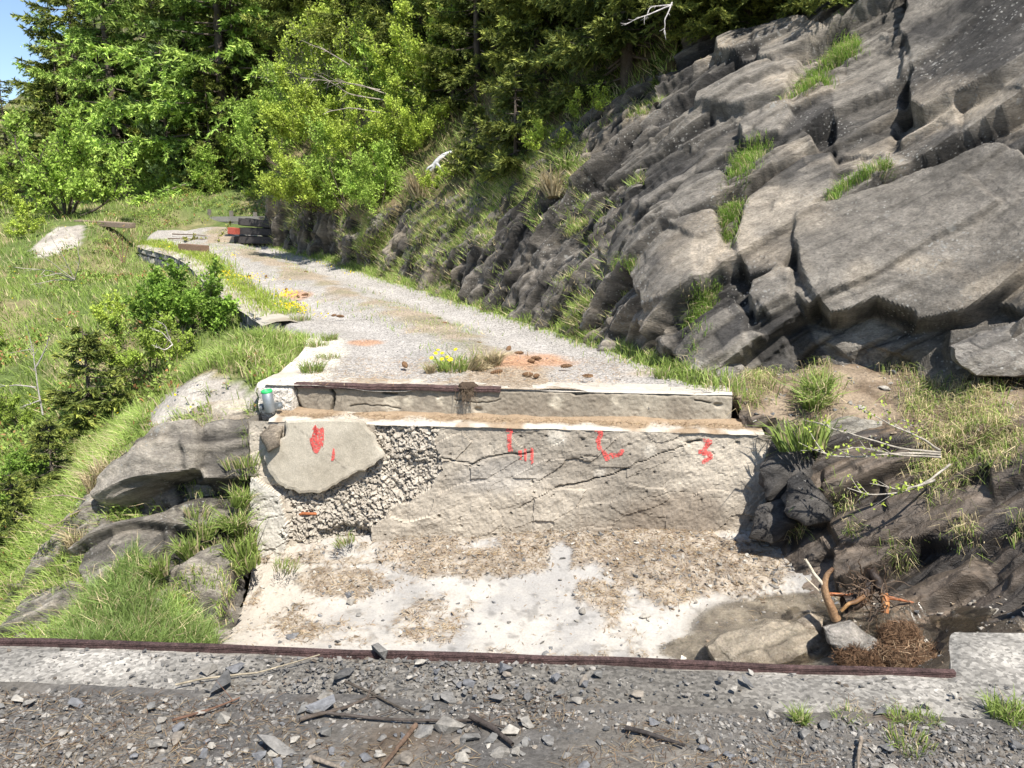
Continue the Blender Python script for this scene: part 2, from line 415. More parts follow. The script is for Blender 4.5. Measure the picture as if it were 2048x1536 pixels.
litter = sstep(.05, .45, fbm(RVV * 1.7, 4, 44) + .9 * (np.exp(-((T2.ravel() - .55) / .14) ** 2) - .45) + .35 * (RVV[:, 1] < 7.6))
rcol = lerpc((.335, .31, .28), (.32, .26, .195), litter)
rut = np.exp(-((T2.ravel() - .27 + .03 * fbm(RVV * .8, 2, 46)) / .075) ** 2) + np.exp(-((T2.ravel() - .78 + .03 * fbm(RVV * .8, 2, 47)) / .075) ** 2)
rcol = rcol + (np.array((.43, .40, .37)) - rcol) * (.55 * rut * sstep(-.5, .2, fbm(RVV * 2.5, 4, 48)))[:, None]
midm = np.exp(-((T2.ravel() - .53) / .10) ** 2) * sstep(-.1, .4, fbm(RVV * 2.2, 4, 49)) * sstep(7.4, 8.4, RVV[:, 1])
rcol = rcol + (np.array((.20, .185, .11)) - rcol) * (.6 * midm)[:, None]
rpx, rpy = proj(RVV)
for cx, cy, rx, ry in ((1060, 722, 95, 16), (590, 590, 34, 11), (730, 686, 40, 7)):       # rusty spruce-needle litter
    m = sstep(1.15, .55, np.hypot((rpx - cx) / rx, (rpy - cy) / ry) + .45 * fbm(RVV * 5, 3, 71))
    rcol = lerpc(rcol, np.broadcast_to((.42, .23, .13), rcol.shape), .8 * m) if False else rcol + (np.array((.42, .23, .13)) - rcol) * (.8 * m)[:, None]
conc = sstep(.15, .10, T2.ravel() + .03 * fbm(RVV * 4, 3, 72)) * sstep(9.4, 8.8, RVV[:, 1])
rcol = rcol + (np.array((.58, .53, .45)) - rcol) * conc[:, None]
road = obj("road", mesh("road", RVV, grid_faces(nr, nc), M_GRAVEL, rcol, True), kind="structure")
def on_road(px, py, lift=0.0):
    q = road_pt(px, py); q[2] += lift + .0; return q

# ------------------------------------------------------------------ rock sheets
def rock_surface(ctrl, step, seed, b1, cells, amps, polys=(), rockmask=None, warp=.14, micro=.012, lam=.07, allsub=False, facet=.03, window=(-1e9, 1e9, -1e9, 1e9)):
    """bedded rock on a smooth base sheet; the fine mesh is laid out along the bedding so that ledges stay crisp"""
    NB = (150, 220)
    V0 = crgrid(np.array(ctrl), *NB); n0 = gnormals(V0)
    if n0[..., 1].mean() > 0: n0 = -n0
    nm = n0.mean((0, 1)); nm /= np.linalg.norm(nm)
    b1 = np.array(b1, float); b1 -= nm * b1.dot(nm); b1 /= np.linalg.norm(b1); b2 = np.cross(nm, b1)
    B3 = np.stack([b1, b2, nm], -1)
    x0, y0 = proj(V0)
    inw = (x0 > window[0]) & (x0 < window[1]) & (y0 > window[2]) & (y0 < window[3])
    rm0 = np.ones(NB) if rockmask is None else rockmask(V0, x0, y0)
    Q0 = V0 @ B3; use = inw & (rm0 > .05)
    q1 = np.arange(Q0[use][:, 0].min(), Q0[use][:, 0].max(), step[0]); q2 = np.arange(Q0[use][:, 1].min(), Q0[use][:, 1].max(), step[1])
    T1, T2 = np.meshgrid(q1, q2); sh = T1.shape; T1 = T1.ravel(); T2 = T2.ravel()
    jj, ii = np.meshgrid(np.arange(NB[1]), np.arange(NB[0]))
    A_ = np.c_[Q0[..., 0].ravel(), Q0[..., 1].ravel(), np.ones(NB[0] * NB[1])]
    cu = np.linalg.lstsq(A_, jj.ravel(), rcond=None)[0]; cv = np.linalg.lstsq(A_, ii.ravel(), rcond=None)[0]
    G_ = np.c_[T1, T2, np.ones(len(T1))]; u = G_ @ cu; v = G_ @ cv
    def bil(Arr, u, v):
        a = np.clip(np.floor(u).astype(int), 0, NB[1] - 2); b = np.clip(np.floor(v).astype(int), 0, NB[0] - 2); f = (u - a); g = (v - b)
        if Arr.ndim == 3: f = f[:, None]; g = g[:, None]
        return Arr[b, a] * (1 - f) * (1 - g) + Arr[b, a + 1] * f * (1 - g) + Arr[b + 1, a] * (1 - f) * g + Arr[b + 1, a + 1] * f * g
    Du = np.gradient(Q0[..., :2], axis=1); Dv = np.gradient(Q0[..., :2], axis=0)
    for _ in range(9):
        uc = np.clip(u, 0, NB[1] - 1); vc = np.clip(v, 0, NB[0] - 1)
        q = bil(Q0[..., :2], uc, vc); du = bil(Du, uc, vc); dv = bil(Dv, uc, vc)
        q = q + du * (u - uc)[:, None] + dv * (v - vc)[:, None]
        r1 = T1 - q[:, 0]; r2 = T2 - q[:, 1]; det = du[:, 0] * dv[:, 1] - du[:, 1] * dv[:, 0]; det = np.where(abs(det) < 1e-9, 1e-9, det)
        u = u + .9 * (r1 * dv[:, 1] - r2 * dv[:, 0]) / det; v = v + .9 * (r2 * du[:, 0] - r1 * du[:, 1]) / det
        u = np.clip(u, -60, NB[1] + 60); v = np.clip(v, -60, NB[0] + 60)
    ok = (u >= 0) & (u <= NB[1] - 1) & (v >= 0) & (v <= NB[0] - 1) & (np.hypot(r1, r2) < .01)
    u = np.clip(u, 0, NB[1] - 1); v = np.clip(v, 0, NB[0] - 1)
    V = bil(V0, u, v); n = bil(n0, u, v); n /= np.linalg.norm(n, axis=-1, keepdims=True) + 1e-9
    rmv = bil(rm0, u, v); ok &= (bil(inw.astype(float), u, v) > .3) & (rmv > .05)
    idx = np.where(ok)[0]
    def shape_at(V, x, y):
        Q = V @ B3
        Q = Q + warp * np.stack([fbm(V * .9, 2, seed + 50), fbm(V * .9, 2, seed + 60), fbm(V * .9, 2, seed + 70)], -1) + .012 * np.stack([fbm(V * 4, 1, seed + 51), fbm(V * 4, 1, seed + 61), 0 * V[..., 0]], -1)
        disp = np.zeros(V.shape[:-1]); tones = []; crack = disp.copy(); ids = None
        for L, (cell, (amp, tilt, cd)) in enumerate(zip(cells, amps)):
            if L < 2:
                _, ej, a, b = jblocks(Q, cell[0], cell[1], seed + 40 * L, amp, tilt); sel = 1.0 if (L == 0 or allsub) else sstep(.25, .6, tones[0])
                dj = sum(jblocks(Q + np.array([su, sv, 0]), cell[0], cell[1], seed + 40 * L, amp, tilt)[0] for su in (-.4 * step[0], .4 * step[0]) for sv in (-.4 * step[1], .4 * step[1])) / 4
                cm = sstep(-.35, .15, fbm(V * 1.7, 2, seed + 44 + L))
                e = np.exp(-ej / (.014, .008)[L]) * sel * cm
                if ids is None: ids = (a * 0xffffff).astype(np.int64)
            else:
                dj = amp * 2.2 * crease(Q / np.array(cell), seed + 80); sel = 1.0; a = .5 + .5 * np.clip(crease(Q / np.array(cell) * .7, seed + 82), -1, 1); e = 0 * dj
            disp = disp + dj * sel - cd * e; crack = np.maximum(crack, e * (.95, .8, .5)[L]); tones.append(a)
        keepk = np.ones(V.shape[:-1])
        wx, wy = x + 5 * fbm(V * 3, 2, seed + 81), y + 5 * fbm(V * 3, 2, seed + 91)
        for k, (poly, h, keep) in enumerate(polys):
            m = inpoly(wx, wy, poly); edge = segdist(wx, wy, list(poly) + [poly[0]])
            big = .5 * crease(Q / np.array([.7, .4, .5]), seed + 300 + k)
            ms = sstep(-3, 3, np.where(m, edge, -edge)); pt = np.random.default_rng(seed + k).uniform(.35, .75)
            if h > 0: disp = np.where(~m & (edge < 24), disp - .03 * np.exp(-edge / 8.) * sstep(0, 6, edge), disp)
            disp = disp * (1 - ms) + (disp * (keep + .08) + h + .05 * big) * ms; crack = np.where(m, crack * (keep + .4), crack)
            tones = [t_ * (1 - ms) + (pt + (t_ - .5) * (keep + .3)) * ms for t_ in tones]
            keepk = np.where(m, min(1, keep * 1.3 + .28), keepk); ids = np.where(m, -1 - k, ids)
        lay = Q[..., 1] / lam + .8 * fbm(Q * np.array([.5, 2.0, 1.2]), 2, seed + 37); saw = lay - np.floor(lay)
        lid = vnoise(np.stack([np.floor(lay) * 3.1, Q[..., 0] * .9, 0 * lay], -1), seed + 38); on = sstep(.05, .5, lid + .5 * fbm(V * 1.5, 2, seed + 47))
        disp = disp + facet * keepk * crease(Q / np.array([.55, .30, .4]), seed + 90)
        fine = (lam * .32 * (saw - .5) * on) * keepk + micro * fbm(Q * np.array([4, 11, 8.]), 4, seed + 33) + .35 * micro * crease(V * 30, seed + 35)
        crack = np.maximum(crack, .6 * np.exp(-saw / .06) * on * keepk)
        return disp, fine, ids, tones, crack
    X, Y = proj(V); disp, fine, ids, tones, crack = shape_at(V[idx], X[idx], Y[idx])
    def full(a, d=0.0):
        f = np.full(len(V), d, a.dtype if a.dtype == np.int64 else float); f[idx] = a; return f.reshape(sh)
    disp = full(disp); okm = ok.reshape(sh)
    for _ in range(1):
        dp = np.pad(disp, 1, mode='edge'); wp_ = np.pad(okm.astype(float), 1)
        num = sum(w_ * dp[1 + a:dp.shape[0] - 1 + a, 1 + b:dp.shape[1] - 1 + b] * wp_[1 + a:dp.shape[0] - 1 + a, 1 + b:dp.shape[1] - 1 + b] for a, b, w_ in ((0, 0, 4), (1, 0, 2), (-1, 0, 2), (0, 1, 2), (0, -1, 2), (1, 1, 1), (1, -1, 1), (-1, 1, 1), (-1, -1, 1)))
        den = sum(w_ * wp_[1 + a:dp.shape[0] - 1 + a, 1 + b:dp.shape[1] - 1 + b] for a, b, w_ in ((0, 0, 4), (1, 0, 2), (-1, 0, 2), (0, 1, 2), (0, -1, 2), (1, 1, 1), (1, -1, 1), (-1, 1, 1), (-1, -1, 1)))
        disp = np.where(den > 0, num / np.maximum(den, 1e-6), 0)
    gy, gx_ = np.gradient(disp); flatk = 1 / (1 + (np.hypot(gy / step[1], gx_ / step[0]) / 1.6) ** 2)
    rm = rmv.reshape(sh); soil = lambda V_: .12 * fbm(V_ * 1.4, 3, seed + 3) + .03 * fbm(V_ * 7, 2, seed + 4)
    d_ = (disp + full(fine) * flatk) * rm + (1 - rm) * soil(V).reshape(sh)
    W = V.reshape(sh + (3,)) + n.reshape(sh + (3,)) * d_[..., None]
    bd, bf, bids, bt, bc = shape_at(V0, x0, y0)
    W0 = V0 + n0 * (bd * rm0 + (1 - rm0) * soil(V0))[..., None]
    return dict(W=W, ok=okm, ids=full(ids), tones=[full(t) for t in tones], crack=full(crack), rm=rm, W0=W0, rm0=rm0, inw=inw, tones0=bt, crack0=bc, x0=x0, y0=y0)
def split_slabs(W, ids, col, mat, parent, name, keepmask, minf=150):
    nr, nc = W.shape[:2]; F = grid_faces(nr, nc); km = keepmask.ravel()[F].min(1) > 0; F = F[km]; fid = ids.ravel()[F[:, 0]]
    V = W.reshape(-1, 3); col = col.reshape(-1, 3)
    u, inv, cnt = np.unique(fid, return_inverse=True, return_counts=True)
    order = np.argsort(inv, kind='stable'); st = np.concatenate([[0], np.cumsum(cnt)]); rest = []
    for k in range(len(u)):
        f = F[order[st[k]:st[k + 1]]]
        if len(f) < minf: rest.append(f); continue
        uv, ii = np.unique(f, return_inverse=True); c = V[uv].mean(0)
        obj(name, mesh(name, V[uv] - c, ii.reshape(-1, 4), mat, col[uv]), parent, loc=c)
    if rest:
        f = np.concatenate(rest); uv, ii = np.unique(f, return_inverse=True)
        obj("broken_rock", mesh("broken_rock", V[uv], ii.reshape(-1, 4), mat, col[uv]), parent, kind="stuff")
def coarse_part(name, R, sel, mat, col, parent=None, smooth=True, **kw):
    F = grid_faces(*R['W0'].shape[:2]); F = F[sel.ravel()[F].max(1) > 0]; uv, ii = np.unique(F, return_inverse=True)
    return obj(name, mesh(name, R['W0'].reshape(-1, 3)[uv], ii.reshape(-1, 4), mat, col.reshape(-1, 3)[uv], smooth), parent, **kw)

def grid_from(cols):
    return np.swapaxes(np.array([[P(*a) for a in c] for c in cols]), 0, 1)
cliff = thing("cliff", "grey layered rock cliff rising on the right of the road", "cliff", kind="structure")
del cliff["category"]
A_cols = [
 [(1170, 715, 8.6), (1170, 690, 8.8), (1190, 560, 9.2), (1210, 420, 9.7), (1260, 280, 10.3), (1330, 150, 11), (1400, 0, 12), (1420, -200, 13.5)],
 [(1340, 790, 7.2), (1340, 745, 7.35), (1330, 600, 7.7), (1350, 450, 8.3), (1400, 330, 8.9), (1480, 200, 9.6), (1580, 60, 10.6), (1650, -200, 12)],
 [(1480, 830, 6.7), (1480, 775, 6.85), (1480, 650, 7.1), (1520, 500, 7.5), (1570, 360, 8.1), (1640, 230, 8.7), (1740, 80, 9.6), (1800, -200, 11)],
 [(1650, 850, 6.6), (1640, 780, 6.75), (1620, 670, 6.8), (1680, 500, 7.1), (1740, 360, 7.6), (1800, 220, 8.2), (1880, 60, 9.0), (1950, -220, 10.2)],
 [(1850, 850, 6.3), (1850, 760, 6.45), (1850, 680, 6.4), (1880, 500, 6.7), (1930, 340, 7.1), (1970, 200, 7.5), (2020, 40, 8.2), (2080, -240, 9.3)],
 [(2070, 850, 5.9), (2070, 770, 5.95), (2080, 660, 5.95), (2100, 490, 6.2), (2130, 330, 6.5), (2160, 190, 6.9), (2200, 20, 7.5), (2260, -260, 8.5)],
 [(2450, 880, 4.8), (2450, 800, 4.85), (2450, 650, 4.9), (2480, 480, 5.1), (2500, 320, 5.4), (2520, 150, 5.8), (2560, -20, 6.2), (2620, -300, 7.0)],
 [(3000, 1000, 3.4), (3000, 850, 3.5), (3000, 650, 3.6), (3000, 480, 3.8), (3050, 320, 4.1), (3100, 150, 4.5), (3150, -20, 4.9), (3200, -300, 5.6)]]
A_polys = [
 ([(1600, 610), (1660, 645), (1750, 618), (1830, 660), (1940, 640), (2000, 610), (2060, 640), (1960, 710), (1870, 725), (1800, 770), (1650, 730)], -.13, .5),
 ([(1597, 447), (1700, 410), (1978, 298), (2048, 310), (2110, 420), (2048, 560), (1987, 603), (1937, 634), (1835, 654), (1827, 638), (1750, 611), (1695, 636), (1660, 638), (1625, 595), (1600, 540), (1590, 490)], .15, .12),
 ([(1833, 157), (1817, 190), (1825, 236), (1854, 253), (1945, 207), (2048, 153), (2130, 120), (2130, -60), (1813, -20), (1817, 41), (1800, 87), (1817, 112)], .19, .14),
 ([(1469, 489), (1498, 406), (1606, 323), (1668, 306), (1668, 398), (1597, 451), (1590, 510), (1564, 538), (1498, 559)], .10, .25),
 ([(1353, 393), (1390, 364), (1448, 352), (1457, 398), (1436, 418), (1337, 447)], .10, .25),
 ([(1279, 480), (1337, 460), (1415, 435), (1432, 431), (1448, 497), (1407, 580), (1303, 621), (1254, 538)], .12, .25),
 ([(1506, 567), (1564, 534), (1589, 543), (1585, 600), (1515, 640), (1500, 600)], .14, .3),
 ([(1668, 166), (1747, 116), (1813, 124), (1800, 207), (1776, 315), (1668, 306)], .02, .35),
 ([(1399, 199), (1448, 174), (1556, 149), (1606, 157), (1573, 207), (1490, 232), (1399, 236)], .18, .35),
 ([(1432, 99), (1490, 75), (1614, 62), (1655, 83), (1614, 124), (1552, 153), (1432, 124)], .18, .35),
 ([(1481, 265), (1515, 240), (1581, 215), (1585, 248), (1560, 281), (1490, 306)], .14, .35),
 ([(1324, 681), (1379, 654), (1468, 599), (1500, 638), (1492, 689), (1418, 747), (1379, 739), (1367, 716)], .12, .35),
 ([(1900, 660), (2060, 640), (2100, 700), (2090, 760), (1930, 760), (1890, 710)], .12, .4),
]
RA = rock_surface(grid_from(A_cols), (.019, .015), 100, (.8, -.12, .52), [(1.7, .50, .6), (.52, .15, .3), (.20, .08, .15)], [(.12, .42, .05), (.042, .55, .03), (.013, .5, .0)], A_polys, allsub=True, window=(-1e9, 2320, -130, 1e9))
def rock_colour(W, tones, crack, seed, dark=(.075, .069, .063), mid=(.285, .255, .215), tan=(.44, .37, .285), damp=None):
    t = .38 * tones[0] + .42 * tones[1] + .2 * tones[2]
    c = lerpc(dark, mid, sstep(.30, .66, t + .34 * fbm(W * 1.3, 5, seed)))
    c = c * (1 - .32 * sstep(.12, .26, fbm(W * np.array([.8, .8, 1.3]), 5, seed + 9)))[..., None]
    c = lerpc(c, np.broadcast_to(tan, c.shape), np.zeros(1)) if False else c
    m = sstep(.18, .5, fbm(W * np.array([.9, .9, 1.6]), 4, seed + 5) + .25 * (tones[1] - .5))
    c = c + (np.array(tan) - c) * (m * .75)[..., None]
    return c * (1 - .9 * crack)[..., None]
def tint_A(c, W):
    x, y = proj(W)
    for cx, cy, rx, ry in ((1860, 530, 70, 22), (1720, 545, 40, 40), (1590, 430, 120, 60), (1950, 210, 140, 60), (1390, 500, 70, 60), (1750, 330, 70, 40)):   # pale weathered areas
        m = sstep(1.2, .4, np.hypot((x - cx) / rx, (y - cy) / ry) + .6 * fbm(W * 3, 4, 210)); c = c + (np.array((.42, .36, .285)) - c) * (.75 * m)[..., None]
    return c
cA = tint_A(rock_colour(RA['W'], RA['tones'], RA['crack'], 200), RA['W'])
split_slabs(RA['W'], RA['ids'], cA, M_ROCK, cliff, "rock_slab", RA['ok'].astype(int))
coarse_part("outer_rock", RA, ~RA['inw'], M_ROCK, rock_colour(RA['W0'], RA['tones0'], RA['crack0'], 200), cliff, False)
SHEET_A = RA['W0']

B_cols = [
 [(1290, 850, 7.5), (1290, 735, 7.9), (1290, 590, 8.6), (1290, 430, 9.4), (1310, 280, 10.2), (1340, 150, 11.2), (1380, -50, 12.7), (1380, -300, 15)],
 [(1240, 830, 7.6), (1235, 712, 8.05), (1240, 580, 8.8), (1250, 430, 9.6), (1280, 280, 10.4), (1320, 150, 11.4), (1360, -50, 13.0), (1360, -300, 15.5)],
 [(1090, 740, 9.3), (1090, 652, 9.8), (1090, 540, 10.4), (1090, 430, 11.0), (1120, 320, 11.8), (1160, 200, 12.8), (1200, -50, 14.8), (1200, -300, 17.5)],
 [(930, 670, 11.7), (930, 603, 12.2), (920, 520, 12.7), (930, 430, 13.3), (960, 330, 14.2), (1000, 200, 15.5), (1050, -80, 18), (1050, -330, 21)],
 [(800, 620, 13.9), (800, 560, 14.4), (790, 500, 14.7), (790, 430, 15.2), (810, 340, 16.1), (840, 200, 17.6), (880, -100, 20.5), (880, -350, 24)],
 [(690, 580, 16.0), (690, 526, 16.5), (670, 470, 16.7), (660, 400, 17.2), (680, 300, 18.3), (700, 170, 20), (720, -120, 23.5), (720, -350, 27)],
 [(590, 555, 18.5), (585, 505, 18.8), (562, 440, 18.9), (555, 370, 19.2), (580, 280, 20.6), (600, 150, 22.6), (620, -150, 26.3), (620, -350, 30)],
 [(540, 540, 20.1), (535, 490, 20.3), (540, 430, 20.2), (548, 365, 20.5), (560, 270, 22), (575, 130, 25), (585, -170, 29), (585, -370, 33)],
 [(562, 530, 22), (560, 470, 22.2), (560, 420, 22.2), (560, 360, 22.5), (560, 260, 24.5), (570, 120, 28), (580, -180, 32), (580, -370, 36)]]
rock_top = lambda px: np.interp(px, [540, 600, 690, 800, 930, 1090, 1240, 1300], [340, 400, 445, 415, 390, 300, 190, 150])
def rmB(V, px, py):
    return sstep(-25, 25, py - rock_top(px) + 30 * fbm(V * 1.2, 3, 311))
RB = rock_surface(grid_from(B_cols), (.029, .021), 300, (.72, -.1, .7), [(1.0, .34, .5), (.30, .10, .25), (.17, .08, .12)], [(.12, .5, .06), (.055, .8, .04), (.030, .8, .0)], (), rmB, micro=.022, allsub=True, facet=.09, window=(-1e9, 1400, 100, 1e9))
rcB = dict(dark=(.070, .064, .059), mid=(.235, .208, .175), tan=(.34, .285, .21))
cB = rock_colour(RB['W'], RB['tones'], RB['crack'], 400, **rcB)
split_slabs(RB['W'], RB['ids'], cB, M_ROCK, cliff, "rock_slab", (RB['ok'] & (RB['rm'] > .28)).astype(int), minf=90)
nn = fbm(RB['W0'] * 2.5, 3, 55)
cH = lerpc((.11, .10, .045), (.20, .155, .09), sstep(-.3, .4, nn))
hillside = coarse_part("hillside", RB, (RB['rm0'] < .5) | ~RB['inw'], M_SOIL, cH, kind="structure")
SHEET_B, RM_B = RB['W0'], RB['rm0']

# forest hillside behind the bend
C_cols = [
 [(640, 510, 22.2), (640, 430, 23), (640, 330, 26), (640, 200, 30), (640, 0, 36), (640, -250, 46)],
 [(520, 480, 24.7), (520, 418, 25.3), (520, 330, 27.5), (520, 200, 32), (520, 0, 39), (520, -250, 50)],
 [(400, 465, 25.7), (400, 405, 26.4), (400, 330, 29), (400, 210, 34), (400, 30, 42), (400, -200, 54)],
 [(290, 452, 26.7), (290, 388, 27.4), (290, 325, 30), (290, 230, 36), (290, 80, 46), (290, -100, 60)],
 [(150, 455, 28.7), (150, 385, 30), (150, 335, 33), (150, 270, 39), (150, 170, 52), (150, 60, 72)],
 [(0, 460, 31.7), (0, 385, 33), (0, 345, 37), (0, 300, 45), (0, 250, 60), (0, 215, 85)],
 [(-250, 470, 33.7), (-250, 400, 36), (-250, 365, 40), (-250, 330, 50), (-250, 290, 68), (-250, 270, 100)],
 [(-600, 490, 35.7), (-600, 420, 38), (-600, 390, 44), (-600, 360, 55), (-600, 330, 75), (-600, 310, 110)]]
V = crgrid(grid_from(C_cols), 80, 140); n = gnormals(V)
V = V + n * (.25 * fbm(V * .6, 3, 61) + .05 * fbm(V * 3, 3, 62))[..., None]
nn = fbm(V * 1.5, 4, 63)
cC = lerpc((.10, .115, .04), (.22, .18, .10), sstep(-.1, .5, nn)).reshape(-1, 3)
obj("hillside", mesh("hillside", V.reshape(-1, 3), grid_faces(80, 140), M_SOIL, cC, True), kind="structure")
SHEET_C = V

# gully bank on the right: damp rock stepping down from the soil shelf to the stream
D_cols = [
 [(1390, 765, 7.2), (1400, 795, 6.75), (1430, 860, 6.45), (1440, 960, 6.25), (1440, 1050, 6.1), (1440, 1110, 6.0), (1450, 1200, 5.9), (1400, 1290, 5.7), (1360, 1350, 5.4)],
 [(1440, 770, 7.0), (1475, 792, 6.5), (1535, 850, 6.2), (1540, 950, 6.0), (1525, 1050, 5.9), (1510, 1110, 5.8), (1530, 1180, 5.5), (1480, 1260, 5.2), (1440, 1330, 4.8)],
 [(1590, 740, 7.1), (1600, 765, 6.7), (1610, 835, 6.2), (1610, 930, 5.95), (1600, 1030, 5.65), (1600, 1110, 5.5), (1640, 1190, 5.2), (1620, 1290, 4.75), (1600, 1370, 4.3)],
 [(1740, 720, 7.1), (1750, 742, 6.7), (1760, 830, 6.1), (1770, 920, 5.65), (1780, 1030, 5.3), (1790, 1110, 5.1), (1800, 1200, 4.8), (1780, 1290, 4.4), (1770, 1370, 4.0)],
 [(1910, 715, 6.8), (1920, 740, 6.4), (1920, 805, 5.9), (1930, 900, 5.4), (1950, 1010, 5.0), (1950, 1110, 4.7), (1950, 1200, 4.45), (1930, 1280, 4.1), (1920, 1360, 3.7)],
 [(2080, 730, 6.4), (2090, 760, 6.0), (2100, 815, 5.5), (2100, 900, 5.0), (2100, 1000, 4.7), (2100, 1110, 4.3), (2100, 1200, 4.1), (2080, 1260, 3.8), (2080, 1340, 3.4)],
 [(2400, 780, 5.3), (2400, 800, 4.9), (2400, 850, 4.6), (2400, 930, 4.3), (2400, 1020, 4.0), (2420, 1110, 3.7), (2450, 1200, 3.4), (2450, 1280, 3.1), (2450, 1380, 2.8)],
 [(3000, 850, 4.0), (3000, 880, 3.7), (3000, 930, 3.5), (3000, 1000, 3.3), (3000, 1080, 3.1), (3000, 1160, 2.9), (3000, 1250, 2.7), (3000, 1340, 2.5), (3000, 1450, 2.3)]]
shelf_line = lambda px: np.interp(px, [1440, 1535, 1600, 1700, 1800, 1900, 2048, 2500], [800, 850, 855, 870, 880, 870, 850, 880])
def rmD(V, px, py):
    up = sstep(-22, 12, py - shelf_line(px) + 25 * fbm(V * 3, 3, 511)); low = sstep(40, -40, py - np.interp(px, [1400, 1500, 1650, 1800, 1950, 2100], [1120, 1130, 1200, 1230, 1240, 1245]) + 20 * fbm(V * 3, 2, 512))
    return up * np.maximum(low, .22)
D_polys = [
 ([(1535, 860), (1590, 850), (1600, 960), (1650, 940), (1640, 985), (1560, 1000), (1515, 1040), (1510, 960)], .06, .4),
 ([(1580, 960), (1620, 1000), (1665, 1030), (1650, 1050), (1590, 1035), (1570, 1000)], .15, .3),
 ([(1600, 860), (1690, 830), (1840, 850), (1830, 890), (1700, 900), (1640, 920)], .08, .5),
 ([(1650, 1040), (1800, 990), (2048, 960), (2100, 1040), (1960, 1080), (1800, 1090), (1690, 1100)], .06, .35),
]
RD = rock_surface(grid_from(D_cols), (.016, .012), 500, (.85, -.1, .42), [(1.1, .28, .4), (.4, .10, .2), (.14, .06, .1)], [(.08, .45, .03), (.028, .5, .02), (.012, .5, .0)], D_polys, rmD, micro=.014, allsub=True, window=(-1e9, 2300, 600, 1e9))
cD = rock_colour(RD['W'], RD['tones'], RD['crack'], 600, dark=(.048, .040, .034), mid=(.155, .12, .09), tan=(.24, .165, .10))
W = RD['W0']
soilc = lerpc((.15, .11, .075), (.27, .21, .15), sstep(-.3, .3, fbm(W * 6, 4, 66)))
lowc = lerpc((.085, .068, .05), (.19, .155, .115), sstep(-.2, .3, fbm(W * 5, 4, 67)))
up = RD['y0'] < shelf_line(RD['x0']) + 20
cS = np.where(up[..., None], soilc, lowc)
M_BANK = material("damp_bank_rock", .55, ((1.5, .35), (10, .3), (60, .25)), ((18, .5), (80, .5)), .45, stretch=((.4, 1, 2.0), BED_ROT), dist=.02)
gully = thing("gully_bank", "x", "x", kind="structure"); del gully["category"]; gully["label"] = "dark damp rock bank with soil shelf beside the stream gully"
split_slabs(RD['W'], RD['ids'], cD, M_BANK, gully, "rock_slab", (RD['ok'] & (RD['rm'] > .30)).astype(int), minf=90)
lowm = (RD['rm0'] < .5)
coarse_part("soil_shelf", RD, lowm & up, M_SOIL, cS, gully)
coarse_part("stream_bed", RD, lowm & ~up, M_WETROCK, cS, gully)
coarse_part("outer_rock", RD, ~RD['inw'] & (RD['rm0'] >= .5), M_BANK, rock_colour(RD['W0'], RD['tones0'], RD['crack0'], 600, dark=(.048, .040, .034), mid=(.155, .12, .09), tan=(.24, .165, .10)), gully, False)
SHEET_D, RM_D = RD['W0'], RD['rm0']

# craggy outcrop left of the far abutment (left_outcrop)
F_cols = [
 [(535, 790, 6.85), (530, 870, 6.58), (527, 960, 6.47), (515, 1060, 6.32), (508, 1140, 6.15), (485, 1220, 5.75), (450, 1310, 5.0), (440, 1380, 4.6)],
 [(440, 795, 6.98), (440, 860, 6.55), (440, 950, 6.42), (440, 1050, 6.22), (440, 1130, 5.92), (420, 1220, 5.55), (390, 1310, 4.92), (370, 1380, 4.5)],
 [(340, 835, 6.9), (340, 890, 6.50), (330, 960, 6.36), (330, 1040, 6.22), (330, 1120, 5.92), (320, 1210, 5.48), (310, 1310, 4.88), (300, 1390, 4.5)],
 [(255, 905, 6.9), (240, 950, 6.55), (230, 1000, 6.40), (230, 1070, 6.20), (230, 1140, 5.90), (220, 1220, 5.48), (215, 1310, 4.95), (210, 1390, 4.6)],
 [(165, 1000, 6.85), (150, 1050, 6.58), (140, 1100, 6.42), (130, 1150, 6.22), (120, 1200, 5.97), (110, 1260, 5.6), (100, 1330, 5.1), (90, 1400, 4.8)],
 [(60, 1150, 6.75), (40, 1190, 6.55), (20, 1230, 6.4), (10, 1260, 6.2), (0, 1290, 6.0), (-10, 1330, 5.7), (-20, 1380, 5.3), (-30, 1430, 5.0)],
 [(-60, 1280, 6.75), (-80, 1310, 6.5), (-100, 1340, 6.4), (-110, 1360, 6.2), (-120, 1380, 6.0), (-130, 1410, 5.8), (-140, 1450, 5.5), (-150, 1500, 5.2)]]
F_polys = [
 ([(215, 1000), (300, 965), (400, 945), (420, 985), (330, 1015), (230, 1045), (200, 1030)], -.20, .5),
 ([(205, 985), (228, 935), (300, 895), (335, 868), (402, 845), (412, 900), (404, 942), (330, 968), (260, 996), (212, 1010)], .17, .35),
 ([(410, 850), (498, 838), (518, 862), (512, 950), (480, 985), (425, 980), (412, 930)], .07, .4),
 ([(180, 1110), (230, 1055), (310, 1032), (352, 1048), (345, 1092), (290, 1130), (240, 1180), (190, 1188), (168, 1150)], .10, .35),
 ([(352, 1172), (400, 1122), (450, 1100), (464, 1150), (452, 1215), (432, 1255), (400, 1230)], .16, .35),
 ([(345, 1190), (400, 1235), (430, 1265), (400, 1285), (350, 1240)], -.18, .4),
 ([(22, 1282), (45, 1235), (110, 1192), (165, 1165), (163, 1205), (110, 1250), (60, 1295)], .12, .35)]
